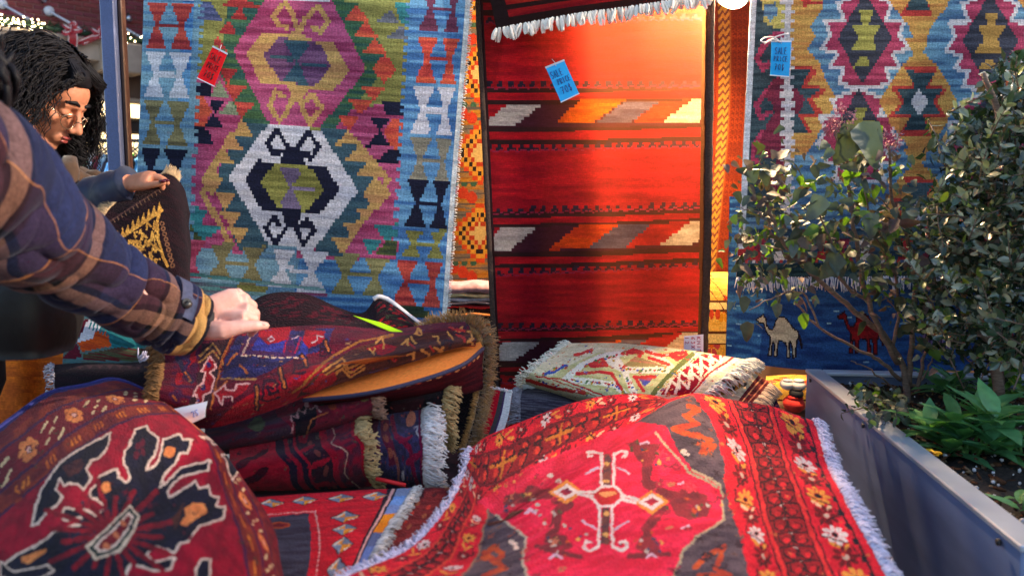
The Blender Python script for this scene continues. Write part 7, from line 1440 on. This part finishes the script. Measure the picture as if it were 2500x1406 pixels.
# jacket body and trousers out of frame, hair ends in frame
c, *_ = plaid_tube('b', [Vector((-1.13, 1.0, .8)), Vector((-1.14, 1.0, 1.05)), Vector((-1.13, 1.0, 1.3)), Vector((-1.1, 1.0, 1.5)), Vector((-1.08, 1.0, 1.56))], [.17, .165, .175, .14, .07], 120, 120, A, flat=1.0, seed=5); c.build('jacket_body', M_COAT, A, noback=True)
for s in (-.09, .09): m = MB(); m.tube([(-1.13 + s, 1.0, .95), (-1.13 + s, 1.0, .5), (-1.13 + s, .98, .1)], [.105, .085, .075], 12); m.build('trouser_leg', pbr('black trousers', C(22, 22, 26), rough=.85), A)
m = MB(); rh = random.Random(3); m.ball((-1.05, 1.0, 1.76), .115, 16, 12, (1, .9, 1.1))
for i in range(150):
    a = px(-60 + rh.gauss(0, 30), 110 + rh.uniform(-40, 20), 1.16 + rh.gauss(0, .03)); b = px(-2 + rh.gauss(0, 14), 285 + rh.gauss(0, 26), 1.17 + rh.gauss(0, .03)); mid = px(6 + rh.gauss(0, 13), 190 + rh.gauss(0, 10), 1.14 + rh.gauss(0, .03)); m.tube([Vector(p) for p in cr_mat(3, 9) @ np.array([tuple(a), tuple(mid), tuple(b)])], [.002, .0045, .005, .005, .005, .0045, .004, .003, .001], 4)
m.build('hair', hair_m, A)

# --- black bag under the sleeve
bag_m = pbr('black leather', C(20, 18, 20), rough=.55, scale=60, noise=.3, bump=.3)
bg = thing('shoulder_bag', px(70, 858, 1.5), 'soft black bag hanging under the plaid sleeve at left edge', 'bag'); mb = MB(); vs = []; nr = 9
for j in range(nr):
    f = j / (nr - 1); v = 640 + 222 * f; hw = 92 + 16 * math.sin(math.pi * f); cx_ = 72 - 10 * f; dd = .05 + .045 * math.sin(math.pi * (.15 + .7 * f))
    for i in range(20):
        a = i * math.tau / 20; sx = math.copysign(abs(math.cos(a)) ** .55, math.cos(a)); sy = math.copysign(abs(math.sin(a)) ** .55, math.sin(a)); q = px(cx_ + hw * sx, v, 1.52); vs.append((q.x, q.y + dd * sy, q.z))
mb.add(vs, [(j * 20 + i, j * 20 + (i + 1) % 20, (j + 1) * 20 + (i + 1) % 20, (j + 1) * 20 + i) for j in range(nr - 1) for i in range(20)] + [tuple(range(20)), tuple((nr - 1) * 20 + i for i in range(19, -1, -1))]); mb.build('bag_body', bag_m, bg)
m = MB(); m.tube([px(20, 650, 1.5), px(-40, 520, 1.35), px(-120, 400, 1.1)], .012, 8, True, .35); m.build('strap', bag_m, bg)
m = MB(); m.tube([px(-14, 860, 1.56), px(-4, 930, 1.56), px(-26, 1010, 1.56)], [.03, .022, .012], 8, True, .4); m.build('strap_end', bag_m, bg)

# --- the woman with glasses
Bp = thing('person', (-1.33, 2.16, 0), 'woman with dark curly hair and thin glasses bending over the rugs', 'person')
F_ = Vector((.85, .0, -.53)).normalized(); Lf = Vector((0, 0, 1)).cross(F_).normalized(); Up = F_.cross(Lf).normalized(); HS = .96
HM = Matrix.Translation(px(112, 230, 1.97)) @ Matrix((F_, Lf, Up)).transposed().to_4x4() @ Matrix.Scale(HS, 4)
def h(x, y, z): return HM @ Vector((x, y, z))
H3 = HM.to_3x3()
bb = MB()
def hb(c, sc, nu=16, nv=12): bb.ball(h(*c), 1, nu, nv, sc, H3)
def ht(pts, r, n=10): bb.tube([h(*p) for p in pts], [q * HS for q in r] if hasattr(r, '__len__') else r * HS, n)
hb((-.012, 0, .026), (.094, .078, .093), 24, 18); hb((.028, 0, -.04), (.062, .060, .078), 20, 16); hb((.066, 0, -.104), (.02, .024, .017)); hb((.05, 0, .03), (.042, .06, .05))
for s in (-1, 1):
    ht([(-.005, s * .056, -.045), (.03, s * .046, -.085), (.062, s * .014, -.106)], .017); hb((.058, s * .04, -.032), (.022, .022, .02)); hb((.076, s * .031, -.008), (.0135, .017, .012)); hb((.104, s * .011, -.045), (.0095, .0085, .0085)); hb((-.006, s * .078, -.012), (.016, .007, .03))
ht([(.072, -.045, .010), (.084, -.02, .016), (.086, 0, .014), (.084, .02, .016), (.072, .045, .010)], .0105); ht([(.086, 0, .012), (.098, 0, -.012), (.112, 0, -.036)], [.0075, .0085, .0115]); hb((.113, 0, -.040), (.0125, .0115, .0105)); hb((.076, 0, -.074), (.02, .028, .024)); hb((.092, 0, -.0685), (.0095, .02, .0065)); hb((.0895, 0, -.0805), (.0095, .018, .0075))
nk = h(-.035, 0, -.09); ch_ = Vector((-1.27, 2.08, 1.36)); bb.tube([nk, (nk + ch_) / 2 + Vector((0, 0, .02)), ch_], [.054, .052, .06], 12)
hip = Vector((-1.38, 2.2, .95)); bb.tube([ch_ + Vector((0, 0, .03)), (ch_ + hip) / 2, hip], [.11, .12, .13], 14)
for s in (-1, 1): bb.tube([hip + Vector((.02 * s, .09 * s, 0)), hip + Vector((.02, .09 * s, -.45)), hip + Vector((0, .09 * s, -.88))], [.085, .06, .042], 10); bb.tube([hip + Vector((-.02, .09 * s, -.9)), hip + Vector((.14, .08 * s, -.91))], [.042, .035], 8)
sB = Vector((-1.2, 2.0, 1.40)); eB = px(185, 520, 1.92); wB = px(318, 447, 1.86)
bb.tube([ch_ + Vector((0, -.05, .02)), sB, (sB + eB) / 2, eB], [.07, .06, .05, .04], 10); bb.tube([eB, (eB + wB) / 2, wB], [.04, .036, .025], 10)
sB2 = Vector((-1.3, 2.22, 1.38)); bb.tube([ch_, sB2, sB2 + Vector((.05, .05, -.25)), sB2 + Vector((.2, .02, -.35))], [.07, .055, .042, .026], 10)
q = [px(*p) for p in ((318, 447, 1.86), (336, 444, 1.85), (356, 441, 1.84), (372, 440, 1.835))]; bb.tube(q, [.024, .027, .029, .025], 12, True, .6, up=(0, -.7, .7))
for f in (((368, 434, 1.84), (386, 433, 1.84), (402, 441, 1.838), (409, 447, 1.838)), ((362, 437, 1.86), (384, 436, 1.865), (396, 450, 1.87), (398, 470, 1.875)), ((358, 440, 1.88), (376, 440, 1.885), (386, 455, 1.89), (386, 474, 1.89)), ((352, 444, 1.90), (366, 446, 1.905), (374, 460, 1.91), (374, 476, 1.91)), ((338, 452, 1.835), (358, 454, 1.815), (380, 450, 1.81), (400, 447, 1.812))):
    w = [px(*p) for p in f]; bb.tube([px(346, 444, 1.85)] + w, [.011, .0105, .0092, .0082, .0062], 9); bb.ball(w[-1], .0064, 8, 6)
fuse(bb, 'body', .0032, skB, Bp, 4)
for u, v, y in ((405, 441, 1.829), (396, 443, 1.803)): m = MB(); m.ball(px(u, v, y), .0058, 8, 6, (1.5, .6, .7)); m.build('fingernail', pbr('dark red varnish', C(80, 10, 26), rough=.15), Bp)
lip_m = pbr('lips', C(150, 66, 62), rough=.4, scale=40); m = MB(); m.ball(h(.0965, 0, -.0685), HS, 12, 8, (.007, .0185, .005), H3 * (1 / HS)); m.ball(h(.094, 0, -.0795), HS, 12, 8, (.0075, .016, .006), H3 * (1 / HS)); m.build('lips', lip_m, Bp)
for s in (-1, 1):
    m = MB(); m.tube([h(.092, s * .012, .020), h(.0925, s * .03, .026), h(.078, s * .050, .019)], [.004, .005, .003], 6); m.build('eyebrow', hair_m, Bp)
    m = MB(); m.tube([h(.0915, s * .018, -.014), h(.093, s * .031, -.017), h(.083, s * .045, -.013)], [.0014, .002, .0012], 5); m.build('eyelash', hair_m, Bp)
gm_ = pbr('thin gold wire', C(206, 180, 150), rough=.2, metal=.9, scale=10); gls = thing('eyeglasses', h(.1, 0, -.02), 'thin wire eyeglasses worn by the curly haired woman', 'glasses')
lens = bpy.data.materials.new('clear lens'); n_, l_ = nodes(lens); n_['Principled BSDF'].inputs['Transmission Weight'].default_value = 1; n_['Principled BSDF'].inputs['Roughness'].default_value = .02; n_['Principled BSDF'].inputs['IOR'].default_value = 1.02
for s in (-1, 1):
    ring = [(.104 - .012 * abs(math.cos(a)) * (s * math.cos(a) > 0), s * .033 + .023 * math.cos(a), -.022 + .02 * math.sin(a)) for a in np.linspace(0, math.tau, 25)]
    m = MB(); m.tube([h(*p) for p in ring], .0011, 5, False); fr_ = m.build('rim', gm_, gls); m = MB(); m.add([h(p[0] - .001, p[1], p[2]) for p in ring[:-1]], [tuple(range(24))]); m.build('lens', lens, fr_)
    m = MB(); m.tube([h(.094, s * .056, -.016), h(.05, s * .074, -.006), h(-.005, s * .083, .004)], .0013, 5); m.build('temple_arm', gm_, gls)
m = MB(); m.tube([h(.106, -.011, -.018), h(.116, 0, -.014), h(.106, .011, -.018)], .0012, 5); m.build('bridge', gm_, gls)
# hair: cap plus many corkscrew locks
cap = MB(); cap.ball(h(-.026, 0, .042), HS, 28, 20, (.097, .090, .091), H3 * (1 / HS)); cap.ball(h(-.05, -.045, -.04), HS, 18, 14, (.07, .05, .10), H3 * (1 / HS)); cap.ball(h(-.05, .045, -.04), HS, 18, 14, (.07, .05, .10), H3 * (1 / HS)); 
cap.ball(h(.028, 0, .074), HS, 20, 14, (.054, .07, .034), H3 * (1 / HS)); vsn = []
for (x, y, z) in cap.v: vsn.append((x + rh.uniform(-.004, .004), y + rh.uniform(-.004, .004), z + rh.uniform(-.004, .004)))
cap.v = vsn; hr = cap
G = Vector((.12, -.05, -1)).normalized(); hc = HM @ Vector((-.02, 0, .03))
for i in range(1500):
    while True:
        d = Vector((rh.gauss(0, 1), rh.gauss(0, 1), rh.gauss(0, 1))).normalized()
        if d.z > -.35 and not (d.x > .42 and d.z < .45 and abs(d.y) < .68): break
    root = HM @ (Vector((-.02, 0, .035)) + Vector((d.x * .094, d.y * .086, d.z * .09))); out = (H3 @ d).normalized()
    side = 1 if d.y > 0 else -1; L = rh.uniform(.10, .27) if d.z > .3 else rh.uniform(.14, .30); n = 22; c = root.copy(); pts = [];
    rad = rh.uniform(.002, .006) if d.z > .45 else rh.uniform(.004, .010); ph = rh.uniform(0, 6.3); turns = L / rh.uniform(.03, .05); vel = (out * .25 + (H3 @ Vector((-.45, side * .55, -.25))) * .8 + rv(.12)).normalized()
    e1 = G.orthogonal().normalized(); e2 = G.cross(e1)
    for k in range(n + 1):
        f = k / n; vel = (vel + G * (.16 + .12 * f) + (H3 @ Vector((-.06, side * .05, 0))) * (d.x > .1)).normalized(); c = c + vel * L / n; loc = HM.inverted() @ c
        rel = loc - Vector((-.02, 0, .02)); q = Vector((rel.x / .105, rel.y / .098, rel.z / .12))
        if q.length < 1.0 and loc.z > -.1: c = HM @ (Vector((-.02, 0, .02)) + Vector((q.normalized().x * .105, q.normalized().y * .098, q.normalized().z * .12)))
        if loc.x > .035 and loc.z < .06 and abs(loc.y) < .075: loc.y = side * (.075 + rh.uniform(0, .02)); c = HM @ loc
        a = ph + f * turns * 6.28; g = min(1, f * 4); pts.append(c + (e1 * math.cos(a) + e2 * math.sin(a)) * rad * g)
    hr.tube(pts, [.0021 * (1 - .55 * (k / n)) for k in range(n + 1)], 3, False)
for i in range(230):       # locks falling over ear and cheek on the near side
    c = HM @ Vector((rh.uniform(-.07, -.012), -rh.uniform(.074, .094), rh.uniform(-.02, .06))); L = rh.uniform(.16, .30); pts = []; ph = rh.uniform(0, 6.3); rad = rh.uniform(.004, .010); drift = rv(.10); tn = L / .045
    for k in range(23): f = k / 22; a = ph + f * tn * 6.28; pts.append(c + Vector((-.03 * f, 0, 0)) + (Vector((-.04, 0, -1)) + drift * .4) * L * f + Vector((math.cos(a), math.sin(a), .3 * math.sin(a))) * rad * min(1, f * 4))
    hr.tube(pts, [.002 * (1 - .5 * k / 22) for k in range(23)], 3, False)
for i in range(120):       # loose locks on the far side of the face
    c = HM @ Vector((rh.uniform(-.03, .02), rh.uniform(.075, .09), rh.uniform(-.04, .03))); L = rh.uniform(.12, .26); pts = []; ph = rh.uniform(0, 6.3); rad = rh.uniform(.005, .012); drift = rv(.12); tn = L / .04
    for k in range(23): f = k / 22; a = ph + f * tn * 6.28; pts.append(c + Vector((.05 * f * L, 0, 0)) + (G + drift * .35) * L * f + Vector((math.cos(a), math.sin(a), .3 * math.sin(a))) * rad)
    hr.tube(pts, [.002 * (1 - .5 * k / 22) for k in range(23)], 3, False)
for i in range(420):       # front locks parted over the forehead, swept to both sides
    sd_ = rh.choice((-1, 1)); y0_ = sd_ * rh.uniform(.0, .05); n = 20; L = rh.uniform(.14, .30); ph = rh.uniform(0, 6.3); rad = rh.uniform(.003, .008); lift = rh.uniform(.0, .016)
    way = [(.035, y0_, .1 + lift), (.078, y0_ + sd_ * .022, .078 + lift), (.074, sd_ * (.062 + rh.uniform(0, .014)), .058 + lift), (.034, sd_ * (.084 + rh.uniform(0, .02)), .012), (-.005, sd_ * (.088 + rh.uniform(0, .02)), -.06), (-.04 + rh.uniform(-.02, .02), sd_ * (.092 + rh.uniform(-.01, .02)), -.06 - L * .7)]
    base = cr_mat(6, n + 1) @ np.array([tuple(h(*p)) for p in way]); base[12:] += (np.array([.01, .0, -.05]) * (np.arange(n - 11) / 9)[:, None] ** 1.5)
    hr.tube([Vector(p) + Vector((math.cos(ph + k * 1.1), math.sin(ph + k * 1.1), .4 * math.sin(ph + k))) * rad * min(1, k / 8) for k, p in enumerate(base)], [.0021 * (1 - .5 * k / n) for k in range(n + 1)], 3, False)
hr.build('hair', hair_m, Bp)
# tan scarf, navy coat
tan_m = pbr('tan wool scarf', C(70, 46, 26), rough=.9, scale=50, noise=.25, bump=.5, sheen=.2)
sc_ = px(124, 412, 1.97); m = MB()
for k, (rx, rz_, dz, tr_) in enumerate(((.08, .03, -.02, .03),)): m.tube([sc_ + Vector((rx * math.cos(a) + .02, rx * .8 * math.sin(a), dz + rz_ * math.cos(a) * -.6 + .006 * math.sin(5 * a + k))) for a in np.linspace(0, 6.0, 26)], [tr_ * (1 + .04 * math.sin(i * 1.7 + k)) for i in range(26)], 10)
m.build('scarf_wrap', tan_m, Bp); m = MB(); m.tube([px(170, 385, 1.91), px(166, 420, 1.89), px(158, 450, 1.88), px(168, 500, 1.87), px(176, 560, 1.87)], [.016, .026, .03, .028, .02], 12, True, .6); m.build('scarf_end', tan_m, Bp)
nav = pbr('navy quilted coat', C(26, 32, 58), rough=.55, scale=40, noise=.2, bump=.25, sheen=.15)
def coat(name, pts, rad, seed, n=18, w=.006, flat=1.0):
    k = 44; W = cr_mat(len(pts), k); P = W @ np.array([tuple(p) for p in pts]); R = W @ np.array(rad); nz = vnoise(k, n, 14, 4, seed) - .5; m = MB(); m.tube([Vector(p) for p in P], list(R), n, True, flat)
    for j in range(k):
        for i in range(n): v = Vector(m.v[j * n + i]); c = Vector(P[j]); m.v[j * n + i] = tuple(v + (v - c).normalized() * (nz[j, i] * w * 2 + w * .6 * math.cos(j * 1.15)))
    return m.build(name, nav, Bp)
coat('coat_body', [hip + Vector((0, 0, -.25)), hip, (ch_ + hip) / 2, ch_ + Vector((0, 0, .02)), ch_ + Vector((.02, -.01, .09))], [.19, .18, .175, .16, .09], 3)
coat('coat_sleeve', [ch_ + Vector((.02, -.03, .0)), sB, (sB + eB) / 2, eB, (eB + wB) / 2, wB], [.09, .085, .075, .062, .054, .04], 4); coat('coat_sleeve', [ch_, sB2, sB2 + Vector((.05, .05, -.25)), sB2 + Vector((.2, .02, -.35))], [.09, .075, .06, .045], 5)
for s in (-1, 1): m = MB(); m.tube([hip + Vector((0, .09 * s, 0)), hip + Vector((.02, .09 * s, -.45)), hip + Vector((0, .09 * s, -.86))], [.1, .08, .065], 12); m.build('trouser_leg', pbr('dark trousers', C(28, 28, 34), rough=.85), Bp)

# the dark rug she lifts, with gold pattern and tan fringe
fh_ = Cloth([[(385, 430, 1.90), (405, 424, 1.90), (425, 432, 1.91), (447, 455, 1.95), (461, 520, 2.0)], [(318, 468, 1.86), (372, 470, 1.86), (415, 480, 1.87), (450, 510, 1.9), (463, 560, 1.97)], [(262, 515, 1.82), (340, 540, 1.82), (410, 560, 1.83), (452, 590, 1.86), (464, 630, 1.94)], [(232, 600, 1.78), (320, 640, 1.79), (408, 660, 1.8), (450, 680, 1.83), (463, 700, 1.91)], [(225, 760, 1.76), (320, 780, 1.77), (405, 790, 1.79), (448, 800, 1.82), (462, 800, 1.88)]], 160, 200, seed=261, wave=.006)
fh_.fill((C(34, 16, 22), C(22, 12, 18))); z2 = zm(2.8114, 0, 400); GO_ = (C(206, 152, 70), C(170, 120, 54))
def HP(p, c): fh_.poly(z2(p), c, 'px')
fh_.line(z2([(640, 470), (1100, 170)]), C(70, 46, 46), 4, 'px')
for i in range(16): x = 700 + i * 26; y = 430 - i * 17; fh_.line(z2([(x, y), (x + 12, y + 22)]), C(104, 76, 60), 2.5, 'px')
fh_.line(z2([(780, 540), (1110, 320)]), GO_, 8, 'px'); fh_.line(z2([(1100, 300), (1080, 400), (1085, 520), (1120, 640), (1150, 700)]), GO_, 7, 'px')
for i in range(9): x = 800 + i * 36; y = 520 - i * 25; HP([(x - 14, y + 12), (x + 6, y - 62), (x + 20, y - 6)], GO_)
r3 = random.Random(2)
for i in range(46):
    x = r3.uniform(880, 1080); y = r3.uniform(max(400, 560 - (x - 800) * .55), 690); fh_.line(z2([(x, y), (x + r3.uniform(-14, 20), y - r3.uniform(16, 60)), (x + r3.uniform(0, 34), y - r3.uniform(-10, 30))]), GO_, r3.uniform(2.5, 5), 'px')
HP([(880, 520), (970, 525), (960, 550), (870, 550)], GO_)
for i in range(9): fh_.ell(*z2([(1112 + i * 9, 410 + i * 36)])[0], 6, 6, C(120, 80, 56), 'px'); fh_.ell(*z2([(1112 + i * 9, 410 + i * 36)])[0], 3, 3, C(30, 14, 20), 'px')
t15 = thing('pile_rug', px(340, 790, 1.77), 'dark rug with gold pattern held up by the woman with glasses', 'rug', 'pile rugs on the table'); fh_.build('knotted_pile', M_PILE, t15, .012, C(26, 16, 20), grain=.2)
fr_tan = pbr('tan woolly fringe', C(190, 160, 122), rough=.9, scale=90, noise=.2)
fringe(fh_, 'left', 420, .026, .0014, fr_tan, t15, a=0, b=.62, seed=263, jit=.5, droop=.2, taper=.3, curl=.2); fringe(fh_, 'top', 160, .024, .0014, fr_tan, t15, a=0, b=.4, seed=264, jit=.5, droop=.2, taper=.3)
